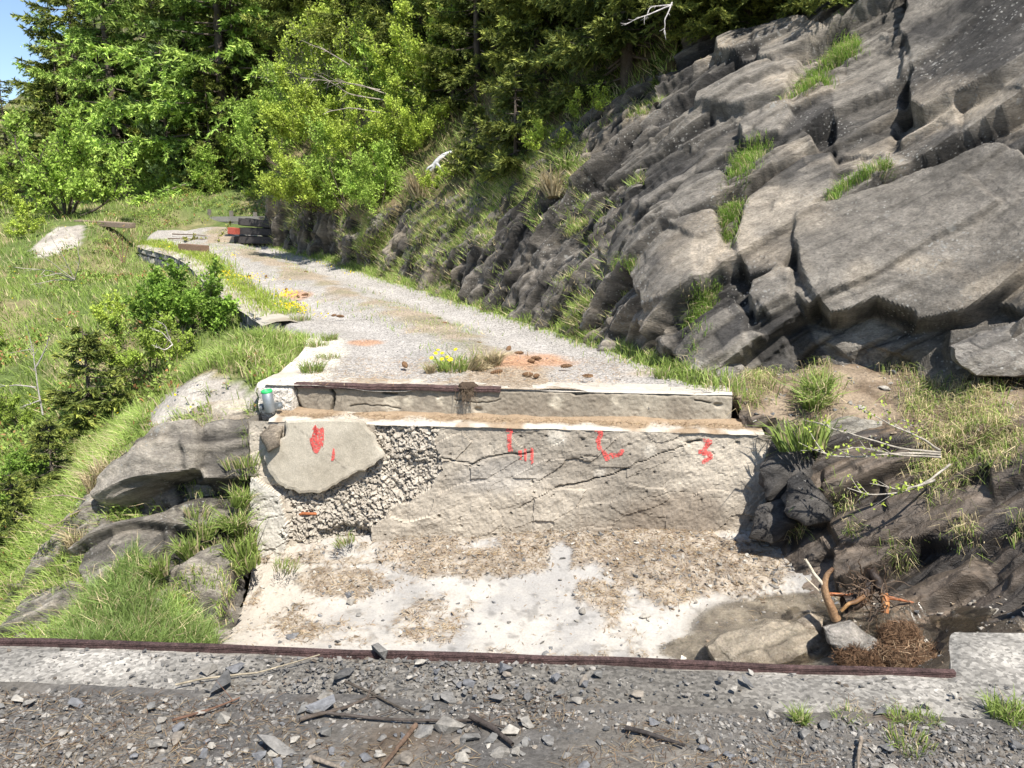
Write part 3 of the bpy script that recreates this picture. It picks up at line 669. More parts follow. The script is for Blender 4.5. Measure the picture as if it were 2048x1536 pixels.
def rmF(V, px, py):
    g = inpoly(px, py, [(85, 1320), (190, 1205), (275, 1110), (310, 1150), (330, 1215), (430, 1275), (450, 1330)]).astype(float)
    scr = sstep(-12, 25, py - np.interp(px, [60, 160, 250, 340, 440, 530], [1165, 1015, 925, 862, 832, 835]) + 14 * fbm(V * 4, 2, 711))
    return np.maximum(scr * (1 - .85 * g), .08)
RF = rock_surface(grid_from(F_cols), (.017, .0135), 700, (.86, -.1, .42), [(.95, .26, .4), (.32, .095, .2), (.15, .06, .1)], [(.10, .5, .05), (.035, .6, .03), (.014, .6, .0)], F_polys, rmF, micro=.014, allsub=True, facet=.04, window=(-80, 1e9, 600, 1345))
rcF = dict(dark=(.15, .135, .115), mid=(.44, .39, .32), tan=(.58, .50, .39))
outcrop = thing("rock_outcrop", "x", "x", kind="structure"); del outcrop["category"]; outcrop["label"] = "pale craggy rock outcrop left of the broken abutment"
split_slabs(RF['W'], RF['ids'], rock_colour(RF['W'], RF['tones'], RF['crack'], 720, **rcF), M_ROCK, outcrop, "rock_slab", (RF['ok'] & (RF['rm'] > .30)).astype(int), minf=90)
cF = lerpc((.24, .20, .155), (.42, .37, .30), sstep(-.3, .3, fbm(RF['W0'] * 5, 4, 730)))
coarse_part("soil_cover", RF, (RF['rm0'] < .5), M_SOIL, cF, outcrop)
coarse_part("outer_rock", RF, ~RF['inw'] & (RF['rm0'] >= .5), M_ROCK, rock_colour(RF['W0'], RF['tones0'], RF['crack0'], 720, **rcF), outcrop, False)
SHEET_F, RM_F = RF['W0'], RF['rm0']
# ------------------------------------------------------------------ far abutment of the missing bridge
AB_A = np.array([-1.865, 6.644]); AB_B = np.array([1.79, 6.255])
e_ab = (AB_B - AB_A) / np.linalg.norm(AB_B - AB_A); n_ab = np.array([e_ab[1], -e_ab[0]])   # towards the camera
L_AB = np.linalg.norm(AB_B - AB_A)
def ab(a, out, z):
    a = np.asarray(a, float); out = np.asarray(out, float); z = np.asarray(z, float)
    return np.stack([AB_A[0] + e_ab[0] * a + n_ab[0] * out, AB_A[1] + e_ab[1] * a + n_ab[1] * out, z + 0 * a], -1)
abut = thing("bridge_abutment", "broken concrete bridge abutment below the far road end, marked with red paint", "abutment", (0, 0, 0))
# deck-end beam: front face, top, right end
na, nz = 480, 46
a = np.linspace(-.02, L_AB, na); zz = np.linspace(-.06, .205, nz)
AA, ZZ = np.meshgrid(a, zz)
B0 = ab(AA, 0 * AA, ZZ); bp = proj(B0)
d = .010 * fbm(B0 * 9, 4, 701) + .006 * fbm(B0 * 45, 3, 702)
f1, f2, i1, i2, i3, _ = worley(B0 * np.array([9, 9, 14.]), 705); d -= .03 * (i1 > .93) * sstep(.45, .1, f1)
cr = np.zeros_like(AA)
for pts, wd, dp in (([(660, 772), (668, 790), (668, 808), (663, 822)], 2.2, .05), ([(588, 775), (592, 800), (600, 818), (612, 826)], 4, .05), ([(700, 812), (730, 810), (770, 812), (800, 818)], 1.3, .012),
                    ([(765, 785), (795, 787)], 2, .03), ([(1150, 790), (1190, 785)], 1.6, .02), ([(910, 800), (960, 806), (1000, 800)], 1.2, .012), ([(1390, 800), (1420, 806)], 1.6, .02)):
    s = segdist(bp[0] + 3 * fbm(B0 * 20, 2, 9), bp[1] + 3 * fbm(B0 * 20, 2, 8), pts); k = np.exp(-(s / wd) ** 2); d -= dp * k; cr = np.maximum(cr, k * (dp > .011))
cut = sstep(.17, .215, ZZ + .03 * fbm(B0 * 6, 3, 77)) * .03; d -= cut
B1 = ab(AA, d, ZZ)
cb = lerpc((.235, .20, .155), (.32, .28, .22), sstep(-.3, .3, fbm(B0 * 3, 4, 711)))
for cx, cy, r in ((783, 808, 17), (817, 803, 11), (880, 800, 8), (1113, 805, 15), (1290, 815, 10), (1230, 800, 9)):
    m = sstep(1.3, .6, np.hypot(bp[0] - cx, bp[1] - cy) / r + .3 * fbm(B0 * 14, 3, 5)); cb += (np.array((.52, .46, .36)) - cb) * (.75 * m)[..., None]
cb = cb * (1 - .75 * cr)[..., None]
obj("deck_beam", mesh("deck_beam", B1.reshape(-1, 3), grid_faces(nz, na), M_CONC, cb.reshape(-1, 3), True), abut)
# pale top kerb of the beam (bare concrete on the right, covered by the rail on the left)
nk = 26
K = np.linspace(0, 1, nk); KA, KO = np.meshgrid(a, K)
out = -.42 + .42 * KO; zt = .212 + .006 * fbm(ab(KA, out, 0 * KA) * 7, 3, 720) - .018 * sstep(.93, 1, KO)
zt = zt - .05 * sstep(.25, 0, KO)
KV = ab(KA, out, zt); ck = lerpc((.47, .425, .36), (.34, .28, .215), sstep(0, .4, fbm(KV * 4, 4, 722) + .5 * (KA < 1.5) - .2))
obj("top_kerb", mesh("top_kerb", KV.reshape(-1, 3), grid_faces(nk, na), M_CONC, ck.reshape(-1, 3), True), abut)
# right end face of the beam
EA, EZ = np.meshgrid(np.linspace(-.42, 0, 20), np.linspace(-.1, .205, 20))
EV = ab(L_AB + .012 * fbm(np.stack([EA * 8, EZ * 8, 0 * EA], -1), 3, 4), EA, EZ)
obj("beam_end", mesh("beam_end", EV.reshape(-1, 3), grid_faces(20, 20), M_CONC, np.broadcast_to((.40, .35, .28), (400, 3)), True), abut)
# bearing ledge
LO = .25
a2 = np.linspace(-.15, L_AB + .22, 420); o2 = np.linspace(-.05, LO + .01, 34)
A2, O2 = np.meshgrid(a2, o2)
base = ab(A2, O2, 0 * A2)
zl = -.045 + .014 * fbm(base * 6, 4, 731) - .02 * sstep(LO - .03, LO, O2) + .05 * sstep(.13, .0, O2) * (.6 + .5 * fbm(base * 3, 3, 733))
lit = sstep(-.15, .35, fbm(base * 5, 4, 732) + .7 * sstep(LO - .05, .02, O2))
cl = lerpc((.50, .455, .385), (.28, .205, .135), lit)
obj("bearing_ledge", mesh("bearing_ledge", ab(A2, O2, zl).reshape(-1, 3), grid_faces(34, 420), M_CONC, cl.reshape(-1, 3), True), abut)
# the face below the ledge
na, nz = 460, 150
a = np.linspace(-.32, L_AB + .34, na); zz = np.linspace(-1.75, -.062, nz)
AA, ZZ = np.meshgrid(a, zz)
batter = LO + .07 * (-.06 - ZZ)
W0 = ab(AA, batter, ZZ); wp = proj(W0)
d = .022 * fbm(W0 * np.array([3, 3, 5.]), 4, 741) + .010 * fbm(W0 * 16, 4, 742) + .005 * fbm(W0 * 60, 2, 743)
f1, f2, i1, i2, i3, dl = worley(W0 @ np.array([[.9, 0, -.35], [0, 1, 0], [.35, 0, .94]]) * np.array([2.6, 2, 6.]) + .3 * fbm(W0 * 3, 3, 3)[..., None], 744)
d += .018 * (i1 - .5) + .05 * (i2 - .5) * dl[..., 2] * .3
f1, f2, i1, i2, i3, _ = worley(W0 * 26, 746); pit = (i1 > .965) * sstep(.5, .1, f1 + .5 * fbm(W0 * 50, 2, 3)) ; d -= .016 * pit
crk = np.zeros_like(AA)
jx = wp[0] + 5 * fbm(W0 * 12, 3, 13); jy = wp[1] + 5 * fbm(W0 * 12, 3, 14)
for pts, wd, dp in (([(940, 932), (975, 915), (1010, 908), (1060, 906)], 3, .05), ([(1140, 918), (1195, 912)], 2.2, .03), ([(1110, 975), (1180, 962), (1230, 948), (1250, 938)], 2.8, .06), ([(1030, 1020), (1110, 975)], 1.8, .03),
                    ([(1250, 938), (1330, 905), (1400, 880)], 1.8, .035), ([(870, 905), (900, 922), (960, 930)], 2.5, .04), ([(755, 1110), (742, 1080)], 2, .03), ([(510, 1040), (560, 1030), (600, 1020)], 1.8, .03), ([(1375, 886), (1400, 882)], 4, .06), ([(640, 1105), (690, 1070)], 3, .05), ([(1280, 1000), (1340, 985), (1390, 990)], 1.4, .02)):
    s = segdist(jx, jy, pts); k = np.exp(-(s / (wd * .6)) ** 2); d -= dp * .5 * k; crk = np.maximum(crk, k)
RUB = [(742, 838), (880, 852), (868, 905), (885, 940), (845, 985), (800, 1005), (740, 1050), (745, 1100), (680, 1120), (600, 1120), (590, 1085), (560, 1060), (590, 1030), (570, 1000), (545, 975), (700, 970), (768, 912)]
rub = inpoly(wp[0] + 16 * fbm(W0 * 7, 3, 15), wp[1] + 16 * fbm(W0 * 7, 3, 16), RUB).astype(float)
Wj = W0 + .022 * np.stack([fbm(W0 * 22, 2, 753 + j) for j in range(3)], -1)
f1, f2, i1, i2, i3, dl = worley(Wj * 23, 751, .98); g1, g2, j1, j2, j3, _ = worley(Wj * 44, 755, .95)
rubd = -.018 + .024 * (i1 - .45) + .028 * ((2 * i2 - 1) * dl[..., 0] + (2 * i3 - 1) * dl[..., 2]) - .02 * sstep(.10, 0, f2 - f1) + .020 * (j1 - .5) + .012 * (.5 - g1) + .035 * fbm(W0 * 5, 2, 756)
hole = sstep(1.1, .5, np.hypot((wp[0] - 690) / 60, (wp[1] - 1075) / 26)) ; rubd -= .06 * hole
d = np.where(rub > .5, rubd, d)
bel = inpoly(wp[0], wp[1], [(505, 950), (560, 985), (580, 1060), (560, 1160), (490, 1160)])
d = d + .04 * bel
W1 = ab(AA, batter + d, ZZ)
t = fbm(W0 * np.array([2, 2, 3.5]), 5, 761)
cw = lerpc((.27, .235, .19), (.44, .385, .31), sstep(-.35, .35, t))
dirt = sstep(.0, .5, fbm(W0 * np.array([1.5, 1.5, 2.0]), 4, 763) + sstep(1000, 1100, wp[1] + 60 * (wp[0] > 1150)) * .6 - .15) * (wp[0] > 830)
cw += (np.array((.21, .17, .13)) - cw) * (dirt * .75)[..., None]
gx = sstep(1.1, .4, np.hypot((wp[0] - 1000) / 110, (wp[1] - 955) / 45) + .4 * t); cw += (np.array((.33, .32, .31)) - cw) * (.3 * gx)[..., None]
cw = np.where((rub > .5)[..., None], lerpc((.32, .28, .228), (.52, .47, .395), .5 * i3 + .5 * j2) * (1 - .5 * sstep(.12, 0, f2 - f1))[..., None], cw)
cw = np.where(bel[..., None], lerpc((.40, .36, .30), (.47, .44, .385), sstep(-.3, .3, t)), cw)
for cx, cy, r in ((1113, 875, 20), (1200, 945, 12), (1300, 900, 13)):
    m = sstep(1.3, .5, np.hypot(wp[0] - cx, wp[1] - cy) / r + .5 * fbm(W0 * 14, 3, 5)); cw += (np.array((.55, .50, .42)) - cw) * (.7 * m)[..., None]
cw = cw * (1 - .45 * crk)[..., None] * (1 - .5 * pit)[..., None]
wall_face = obj("wall_face", mesh("wall_face", W1.reshape(-1, 3), grid_faces(nz, na), M_CONC, cw.reshape(-1, 3)), abut)
# left and right flanks
for aa, lab in ((-.32, "l"), (L_AB + .34, "r")):
    OO, Z2 = np.meshgrid(np.linspace(-.9, LO + .0, 40), np.linspace(-1.75, -.05, 60))
    FV = ab(aa + .03 * fbm(np.stack([OO * 5, Z2 * 5, 0 * OO], -1), 4, 8), OO + .07 * (-.06 - Z2) * (OO > .2), Z2)
    obj("wall_flank", mesh("wall_flank", FV.reshape(-1, 3), grid_faces(60, 40), M_CONC, np.broadcast_to((.36, .32, .27), (2400, 3)), True), abut)
# smooth render slab still hanging on the left of the face
def slab_from_px(name, poly, out0, thick, mat, colf, parent, nsub=70, rough=.004, seed=1):
    """plate with a ragged outline, parallel to the abutment face"""
    poly = np.array(poly, float)
    def at(px, py, o):
        u = (px - 1024) / FOC; v = -(py - 768) / FOC; dd = np.array([u, CP + v * SP, -SP + v * CP])
        n3 = np.array([n_ab[0], n_ab[1], 0]); t = ((np.array([AB_A[0], AB_A[1], 0]) + n3 * o - np.array([0, 0, CAM_H])) @ n3) / (dd @ n3)
        return np.array([0, 0, CAM_H]) + dd * t
    ring = []
    for i in range(len(poly)):
        p, q = poly[i], poly[(i + 1) % len(poly)]; m = max(2, int(np.linalg.norm(q - p) / 6))
        for k in range(m): ring.append(p + (q - p) * k / m)
    ring = np.array(ring); rn = np.stack([vnoise(np.c_[ring * .11, 0 * ring[:, :1]], seed), vnoise(np.c_[ring * .11, 0 * ring[:, :1] + 5], seed + 1)], 1) * 3.0
    rn[:, 1] *= (ring[:, 1] > 850); ring = ring + rn
    c = ring.mean(0); R = 16
    Vf, cols = [], []
    for k in range(R + 1):
        rr = c + (ring - c) * (k / R)
        for q in rr: Vf.append(at(q[0], q[1], out0 + (0 if k < R else -.006)))
    back = [at(q[0], q[1], out0 - thick * .55) for q in c + (ring - c) * 1.008]; back2 = [at(q[0], q[1], out0 - thick) for q in c + (ring - c) * .97]
    Vf = np.array(Vf); n3 = np.array([n_ab[0], n_ab[1], 0])
    Vf = Vf + n3 * (rough * fbm(Vf * 7, 3, seed))[:, None]
    n = len(ring); V = np.concatenate([Vf, np.array(back), np.array(back2)])
    V[len(Vf):] += .012 * np.stack([fbm(V[len(Vf):] * 18, 2, seed + j) for j in range(3)], -1)
    F = []
    for k in range(R + 2):
        i = k * n + np.arange(n); j = k * n + (np.arange(n) + 1) % n; F.append(np.stack([i, j, j + n, i + n], -1))
    F = np.concatenate(F[0:]); col = colf(V); col[len(Vf):] *= .8
    return obj(name, mesh(name, V, F, mat, col, False), parent), at
plate_poly = [(572, 842), (640, 838), (723, 840), (745, 868), (768, 910), (745, 932), (700, 950), (672, 968), (640, 985), (600, 985), (560, 972), (540, 945), (527, 915), (545, 890), (572, 870)]
plate_out = LO + .10
plate, plate_at = slab_from_px("render_slab", plate_poly, plate_out, .11, M_CONC, lambda V: lerpc((.42, .37, .29), (.50, .445, .355), sstep(-.3, .3, fbm(V * 4, 4, 771))) * (1 - .5 * np.exp(-(segdist(*proj(V), [(578, 846), (620, 875), (690, 937)]) / 1.0) ** 2))[:, None], abut)
# red survey marks sprayed on the face: paint skins a couple of millimetres proud of the concrete
M_PAINT = material("red_paint", .7, ((20, .15), (90, .25)), ((60, .4),), .3, color=(.76, .115, .10))
_nt = M_PAINT.node_tree; _n = _nt.nodes.new("ShaderNodeTexNoise"); _n.inputs["Scale"].default_value = 70; _n.inputs["Detail"].default_value = 5; _g = _nt.nodes.new("ShaderNodeNewGeometry"); _nt.links.new(_g.outputs["Position"], _n.inputs["Vector"])
_m = _nt.nodes.new("ShaderNodeMapRange"); _m.inputs[1].default_value = .36; _m.inputs[2].default_value = .52; _m.inputs[3].default_value = .05; _m.inputs[4].default_value = .85; _nt.links.new(_n.outputs["Fac"], _m.inputs[0]); _nt.links.new(_m.outputs[0], _nt.nodes["Principled BSDF"].inputs["Alpha"])
def paint_on_face(strokes, rag=1.0, gate=True):
    s = np.full(AA.shape, 99.0); qx = wp1[0] + rag * 3 * fbm(W0 * 30, 3, 21); qy = wp1[1] + rag * 3 * fbm(W0 * 30, 3, 22)
    for pts, wd in strokes: s = np.minimum(s, segdist(qx, qy, pts) - wd)
    m = (s < 0) & (((crk < .5) & (fbm(W0 * np.array([60, 60, 18.]), 2, 23) > -.42)) | (not gate))
    F = grid_faces(nz, na); F = F[m.ravel()[F].sum(1) >= 3]
    uv, ii = np.unique(F, return_inverse=True)
    V = W1.reshape(-1, 3)[uv] + np.array([n_ab[0], n_ab[1], .1]) * .004
    obj("paint_mark", mesh("paint_mark", V, ii.reshape(-1, 4), M_PAINT), wall_face)
wp1 = proj(W1)
paint_on_face([([(1019, 858), (1020, 898)], 5.5), ([(1014, 860), (1024, 862)], 3)])
paint_on_face([([(1040, 902), (1042, 918)], 3.8)], .2, False)
paint_on_face([([(1050, 900), (1051, 920)], 3.8)], .2, False)
paint_on_face([([(1063, 898), (1065, 920)], 4.5), ([(1064, 920), (1062, 934)], 2)], .5)
paint_on_face([([(1192, 858), (1204, 864), (1196, 880), (1200, 898)], 5), ([(1208, 905), (1212, 918), (1224, 908)], 4.5), ([(1226, 912), (1240, 910), (1246, 900)], 4)])
paint_on_face([([(1408, 880), (1420, 884), (1410, 894)], 5.5), ([(1402, 903), (1420, 908), (1422, 914), (1408, 922)], 5.5)])
def paint_plate(polys):
    for poly in polys:
        bm = bmesh.new()
        vs = [bm.verts.new(Vector(plate_at(x, y, plate_out + .006))) for x, y in poly]; bm.faces.new(vs)
        bmesh.ops.triangulate(bm, faces=bm.faces[:])
        obj("paint_mark", bm_mesh("paint_mark", bm, M_PAINT), plate)
paint_plate([[(628, 853), (631, 849), (634, 856), (640, 858), (641, 855), (644, 859), (645, 853), (648, 857), (648, 884), (646, 882), (645, 895), (643, 890), (641, 897), (638, 902), (634, 908), (631, 906), (628, 907), (627, 900), (624, 896), (624, 888), (620, 884), (619, 876), (625, 875), (630, 874), (634, 871), (636, 862), (633, 859), (624, 859)],
             [(666, 896), (669, 898), (670, 908), (669, 917), (666, 922), (662, 921), (664, 908)]])
# left corner block with the guard-post socket
bm = bmesh.new()
blk = bm_mesh("corner_block", bm, M_AGG) if False else None
CA, CZ = np.meshgrid(np.linspace(-.36, .01, 60), np.linspace(-.12, .215, 50))
cf = ab(CA, .045 + 0 * CA, CZ)
cd = .025 * fbm(cf * 6, 4, 781) + .012 * (worley(cf * 30, 782)[2] - .5) - .1 * sstep(-.02, .012, CA) - .14 * sstep(-.31, -.365, CA) - .07 * sstep(.16, .22, CZ) - .05 * sstep(-.0, -.12, CZ)
obj("corner_block", mesh("corner_block", ab(CA, .045 + cd, CZ).reshape(-1, 3), grid_faces(50, 60), M_AGG, lerpc((.50, .46, .40), (.62, .57, .5), sstep(-.2, .2, fbm(cf * 5, 3, 3))).reshape(-1, 3)), abut)
CA, CO = np.meshgrid(np.linspace(-.36, .0, 50), np.linspace(-.8, .02, 60))
cf = ab(CA, CO, .2 + 0 * CA)
obj("corner_top", mesh("corner_top", ab(CA, CO, .218 + .01 * fbm(cf * 6, 3, 784) - .06 * sstep(-.0, .03, CO) - .05 * sstep(-.33, -.36, CA)).reshape(-1, 3), grid_faces(60, 50), M_CONC, lerpc((.56, .51, .44), (.46, .41, .34), sstep(-.2, .3, fbm(cf * 5, 3, 3))).reshape(-1, 3), True), abut)
# rusty rail let into the beam edge (left part only)
M_RUST = material("rusty_steel", .75, ((5, .35), (35, .5), (160, .4)), ((50, .8), (200, .5)), .3, color=(.145, .088, .080))
def rail(p0, p1, prof, name="edge_rail", seed=0):
    p0, p1 = np.array(p0), np.array(p1); t = (p1 - p0) / np.linalg.norm(p1 - p0); s = np.cross(t, (0, 0, 1)); n = 220
    rings = []
    for k in range(n):
        c = p0 + (p1 - p0) * k / (n - 1); c = c + s * .004 * vnoise(np.array([[k * .13, seed, 0.]]), seed)[0] + np.array([0, 0, .004]) * vnoise(np.array([[k * .11, seed, 5.]]), seed)[0]
        rings.append([c + s * x + np.array([0, 0, 1]) * z for x, z in prof])
    m = len(prof); V = np.array(rings).reshape(-1, 3)
    i = np.arange(n - 1)[:, None] * m + np.arange(m)[None]; j = np.arange(n - 1)[:, None] * m + (np.arange(m)[None] + 1) % m
    F = np.stack([i, j, j + m, i + m], -1).reshape(-1, 4)
    return mesh(name, V, [F, np.arange(m)[None, ::-1], ((n - 1) * m + np.arange(m))[None]], M_RUST)
prof_far = [(-.05, -.02), (.02, -.02), (.024, -.006), (.018, .0), (.024, .006), (.02, .018), (-.05, .02)]
obj("edge_rail", rail(ab(0.0, .012, .203), ab(1.78, .006, .203), prof_far), None, "thin rusty steel edge rail on the far road end, left half of the beam top", "rail")

# ------------------------------------------------------------------ concrete apron of the stream bed
E_cols = [
 [(500, 1120, 6.35), (503, 1152, 6.2), (480, 1220, 5.8), (440, 1300, 5.05), (420, 1345, 4.75)],
 [(620, 1080, 6.35), (620, 1138, 6.12), (610, 1210, 5.75), (590, 1300, 5.05), (580, 1360, 4.65)],
 [(1000, 1060, 6.2), (1000, 1105, 6.0), (1000, 1190, 5.55), (1000, 1300, 4.95), (1000, 1370, 4.5)],
 [(1300, 1050, 6.1), (1300, 1090, 5.88), (1310, 1180, 5.45), (1320, 1300, 4.8), (1330, 1380, 4.3)],
 [(1520, 1050, 6.0), (1520, 1095, 5.72), (1540, 1180, 5.35), (1540, 1300, 4.65), (1540, 1390, 4.15)],
 [(1720, 1080, 5.6), (1700, 1150, 5.3), (1700, 1210, 5.05), (1700, 1310, 4.5), (1700, 1400, 4.0)]]
V = crgrid(grid_from(E_cols), 175, 320); n = gnormals(V)
if n[..., 2].mean() < 0: n = -n
ep = proj(V)
lit = fbm(V * np.array([1.6, 2.2, 1]), 5, 801)
def blob(cx, cy, rx, ry): return sstep(1.25, .55, np.hypot((ep[0] - cx) / rx, (ep[1] - cy) / ry))
L = .95 * lit + blob(680, 1165, 90, 38) * .6 + blob(860, 1240, 90, 60) * .75 + blob(720, 1270, 130, 30) * .5 + blob(950, 1130, 170, 30) * .7 + blob(1200, 1100, 200, 45) * .8 + blob(1400, 1140, 190, 60) * 1.2 + blob(1190, 1215, 60, 60) * .8 + blob(1340, 1190, 60, 30) * .8 + blob(590, 1250, 50, 40) * .45 - blob(1090, 1250, 130, 60) * .9 - blob(1120, 1120, 25, 40) * 1.2 - blob(560, 1180, 40, 60) * .3
L = np.where(ep[1] < np.interp(ep[0], [500, 700, 900, 1100, 1300, 1500], [1125, 1130, 1120, 1100, 1085, 1090]), L + .5, L)
lm = sstep(.05, .62, L + .40 * fbm(V * 7, 4, 803) + .45 * fbm(V * 34, 2, 804))
ca = lerpc((.43, .402, .36), (.32, .305, .285), sstep(-.25, .3, fbm(V * 2.2, 5, 805) + .25 * fbm(V * 20, 3, 808)))
ca = ca * (1 - .35 * sstep(.25, .5, fbm(V * 12, 4, 807)))[..., None]
ca = ca + (np.array((.46, .41, .345)) - ca) * sstep(760, 540, ep[0])[..., None] * .8
ca = ca + (lerpc((.20, .16, .12), (.36, .305, .24), sstep(-.3, .3, fbm(V * 16, 3, 806))) - ca) * (.9 * lm)[..., None]
wet = sstep(.22, .66, .5 * fbm(V * 1.8, 4, 809) + blob(1560, 1265, 190, 75) * .95 + blob(1420, 1300, 120, 30) * .7 + blob(1620, 1230, 110, 50) * .6)
ca = ca + (lerpc((.10, .08, .055), (.20, .165, .115), sstep(-.3, .3, fbm(V * 8, 4, 810))) - ca) * (.9 * wet)[..., None]
hgt = .012 * fbm(V * 5, 4, 811) + lm * (.018 + .012 * fbm(V * 25, 3, 812)) + .06 * blob(1400, 1140, 150, 40) * lm + .03 * fbm(V * 1.4, 3, 815)
V2 = V + n * hgt[..., None]
M_APRON = material("apron_concrete", .85, ((4, .08), (60, .14)), ((35, .3), (140, .3)), .25, dist=.012)
apron = thing("stream_apron", "x", "x", kind="structure"); del apron["category"]; apron["label"] = "pale concrete apron of the stream bed strewn with brown litter"
F = grid_faces(175, 320); wf = wet.ravel()[F].mean(1) > .5
for sel, nm, mt in ((~wf, "dry_apron", M_APRON), (wf, "wet_apron", M_WETROCK)):
    uv, ii = np.unique(F[sel], return_inverse=True)
    obj(nm, mesh(nm, V2.reshape(-1, 3)[uv], ii.reshape(-1, 4), mt, ca.reshape(-1, 3)[uv], True), apron)
SHEET_E, LIT_E = V2, lm

# ------------------------------------------------------------------ near side: concrete kerb strip, rail and gravel road
NE_A = np.array([-1.94, 2.73]); NE_B = np.array([1.535, 2.507])
e_ne = (NE_B - NE_A) / np.linalg.norm(NE_B - NE_A); n_ne = np.array([-e_ne[1], e_ne[0]])
def ne(a, o, z):
    a = np.asarray(a, float); o = np.asarray(o, float); z = np.asarray(z, float)
    return np.stack([NE_A[0] + e_ne[0] * a + n_ne[0] * o, NE_A[1] + e_ne[1] * a + n_ne[1] * o, z + 0 * a], -1)
LN = np.linalg.norm(NE_B - NE_A)
near = thing("near_abutment", "concrete bridge end strip with exposed pebbles in the near foreground", "abutment")
a = np.linspace(-3.0, LN + 1.8, 520); o = np.linspace(-.36, 0, 60)
A1, O1 = np.meshgrid(a, o)
cor = sstep(LN - .02, LN + .16, A1)                               # the strip widens outwards at its right end
O1b = O1 + cor * (O1 + .36) / .36 * .30
S0 = ne(A1, O1b, 0 * A1)
f1, f2, i1, i2, i3, _ = worley(S0 * np.array([9, 14, 1.]), 831)
zc = .006 * (.5 - f1) * (i1 > .35) + .012 * fbm(S0 * 3, 3, 832) + .02 * cor * (O1 + .36) / .36 - .03 * sstep(-.30, -.36, O1) - .01 * sstep(-.06, 0, O1)
cs = lerpc((.24, .225, .20), (.37, .345, .305), sstep(-.3, .3, fbm(S0 * 5, 4, 833)))
strip_dark = sstep(-.30, .25, fbm(S0 * 1.3, 4, 835) + .55 * np.exp(-((A1 - 1.75) / .9) ** 2) - .5 * np.exp(-((A1 - .4) / .5) ** 2) - .35 * sstep(2.4, 3.2, A1) + .5 * sstep(-.26, -.36, O1))  # darker tone along the strip, strongest mid-length and at the inner edge
cs = cs + (np.array((.125, .115, .10)) - cs) * (.8 * strip_dark)[..., None]
obj("kerb_strip", mesh("kerb_strip", ne(A1, O1b, zc).reshape(-1, 3), grid_faces(60, 520), M_AGG, cs.reshape(-1, 3), True), near)
A3, Z3 = np.meshgrid(a[::4], np.linspace(-2.4, -.005, 20)); cor3 = sstep(LN - .02, LN + .16, A3)
FV = ne(A3, .30 * cor3 + .02 * fbm(np.stack([A3 * 3, Z3 * 3, 0 * A3], -1), 4, 4) - .02, Z3)
obj("abutment_front", mesh("abutment_front", FV.reshape(-1, 3), grid_faces(20, 130), M_CONC, np.broadcast_to((.34, .31, .27), (FV.size // 3, 3)), True), near)
prof_near = [(-.009, -.03), (.011, -.03), (.012, -.006), (.008, -.004), (.012, -.001), (.012, .001), (.008, .003), (.012, .005), (.010, .009), (-.007, .010), (-.009, .006)]
obj("edge_rail", rail(ne(-3.0, .012, .006), ne(LN + .02, .012, .006), prof_near, seed=3), None, "long ribbed rusty rail along the edge of the near concrete strip", "rail")
gx = np.linspace(-5.5, 6.5, 210); gy = np.linspace(0, 1, 110)
X1, T1 = np.meshgrid(gx, gy)
edgeY = 2.73 + (X1 + 1.94) * (NE_B[1] - NE_A[1]) / (NE_B[0] - NE_A[0]) - .27
Y1 = edgeY - 3.2 * T1 ** 1.15
S1 = np.stack([X1, Y1, 0 * X1], -1)
z1 = .012 + .030 * fbm(S1 * 2.2, 4, 841) + .010 * fbm(S1 * 11, 3, 842) + .0 * T1 + .03 * np.exp(-((X1 + .1) / .8) ** 2) * sstep(.0, .2, T1)
c1 = lerpc((.115, .108, .10), (.175, .158, .136), sstep(-.3, .4, fbm(S1 * 2.5, 4, 843)))
c1 = c1 + (np.array((.052, .050, .049)) - c1) * (sstep(.2, 1.0, X1 + .5 * fbm(S1 * 2, 3, 844)) * sstep(1.85, 1.6, Y1) * .8)[..., None]
c1 = c1 + (np.array((.13, .095, .065)) - c1) * (sstep(.1, .5, fbm(S1 * 3.3, 4, 846)) * .7)[..., None]
z1 = z1 - .5 * sstep(-4.2, -5.5, X1)
NEAR_V = np.stack([X1, Y1, z1], -1)
obj("near_road", mesh("near_road", NEAR_V.reshape(-1, 3), grid_faces(110, 210), M_SOIL, c1.reshape(-1, 3), True), kind="structure")
back = np.array([[-5.5, -.9, -.02], [6.5, -1.6, -.02], [7, -60, -.3], [-4, -60, -.3]])
obj("near_road", mesh("near_road", back, np.array([[0, 1, 2, 3]]), M_GRAVEL, np.broadcast_to((.16, .15, .14), (4, 3))), kind="structure")
def near_hv(x, y):
    eY = 2.73 + (x + 1.94) * (NE_B[1] - NE_A[1]) / (NE_B[0] - NE_A[0]); S = np.stack([x, y, 0 * x], -1); T = np.maximum(0, (eY - .3 - y) / 3.2)
    h = .012 + .030 * fbm(S * 2.2, 4, 841) + .010 * fbm(S * 11, 3, 842) + .03 * np.exp(-((x + .1) / .8) ** 2) * sstep(.0, .2, T)
    return np.where(y > eY - .31, .004, h)
def near_h(x, y):
    eY = 2.73 + (x + 1.94) * (NE_B[1] - NE_A[1]) / (NE_B[0] - NE_A[0])
    S = np.array([[x, y, 0.0]])
    if y > eY - .31: return 0.004
    T = max(0, (eY - .3 - y) / 3.2)
    return float((.012 + .030 * fbm(S * 2.2, 4, 841) + .010 * fbm(S * 11, 3, 842))[0] + .03 * math.exp(-((x + .1) / .8) ** 2) * sstep(.0, .2, T))
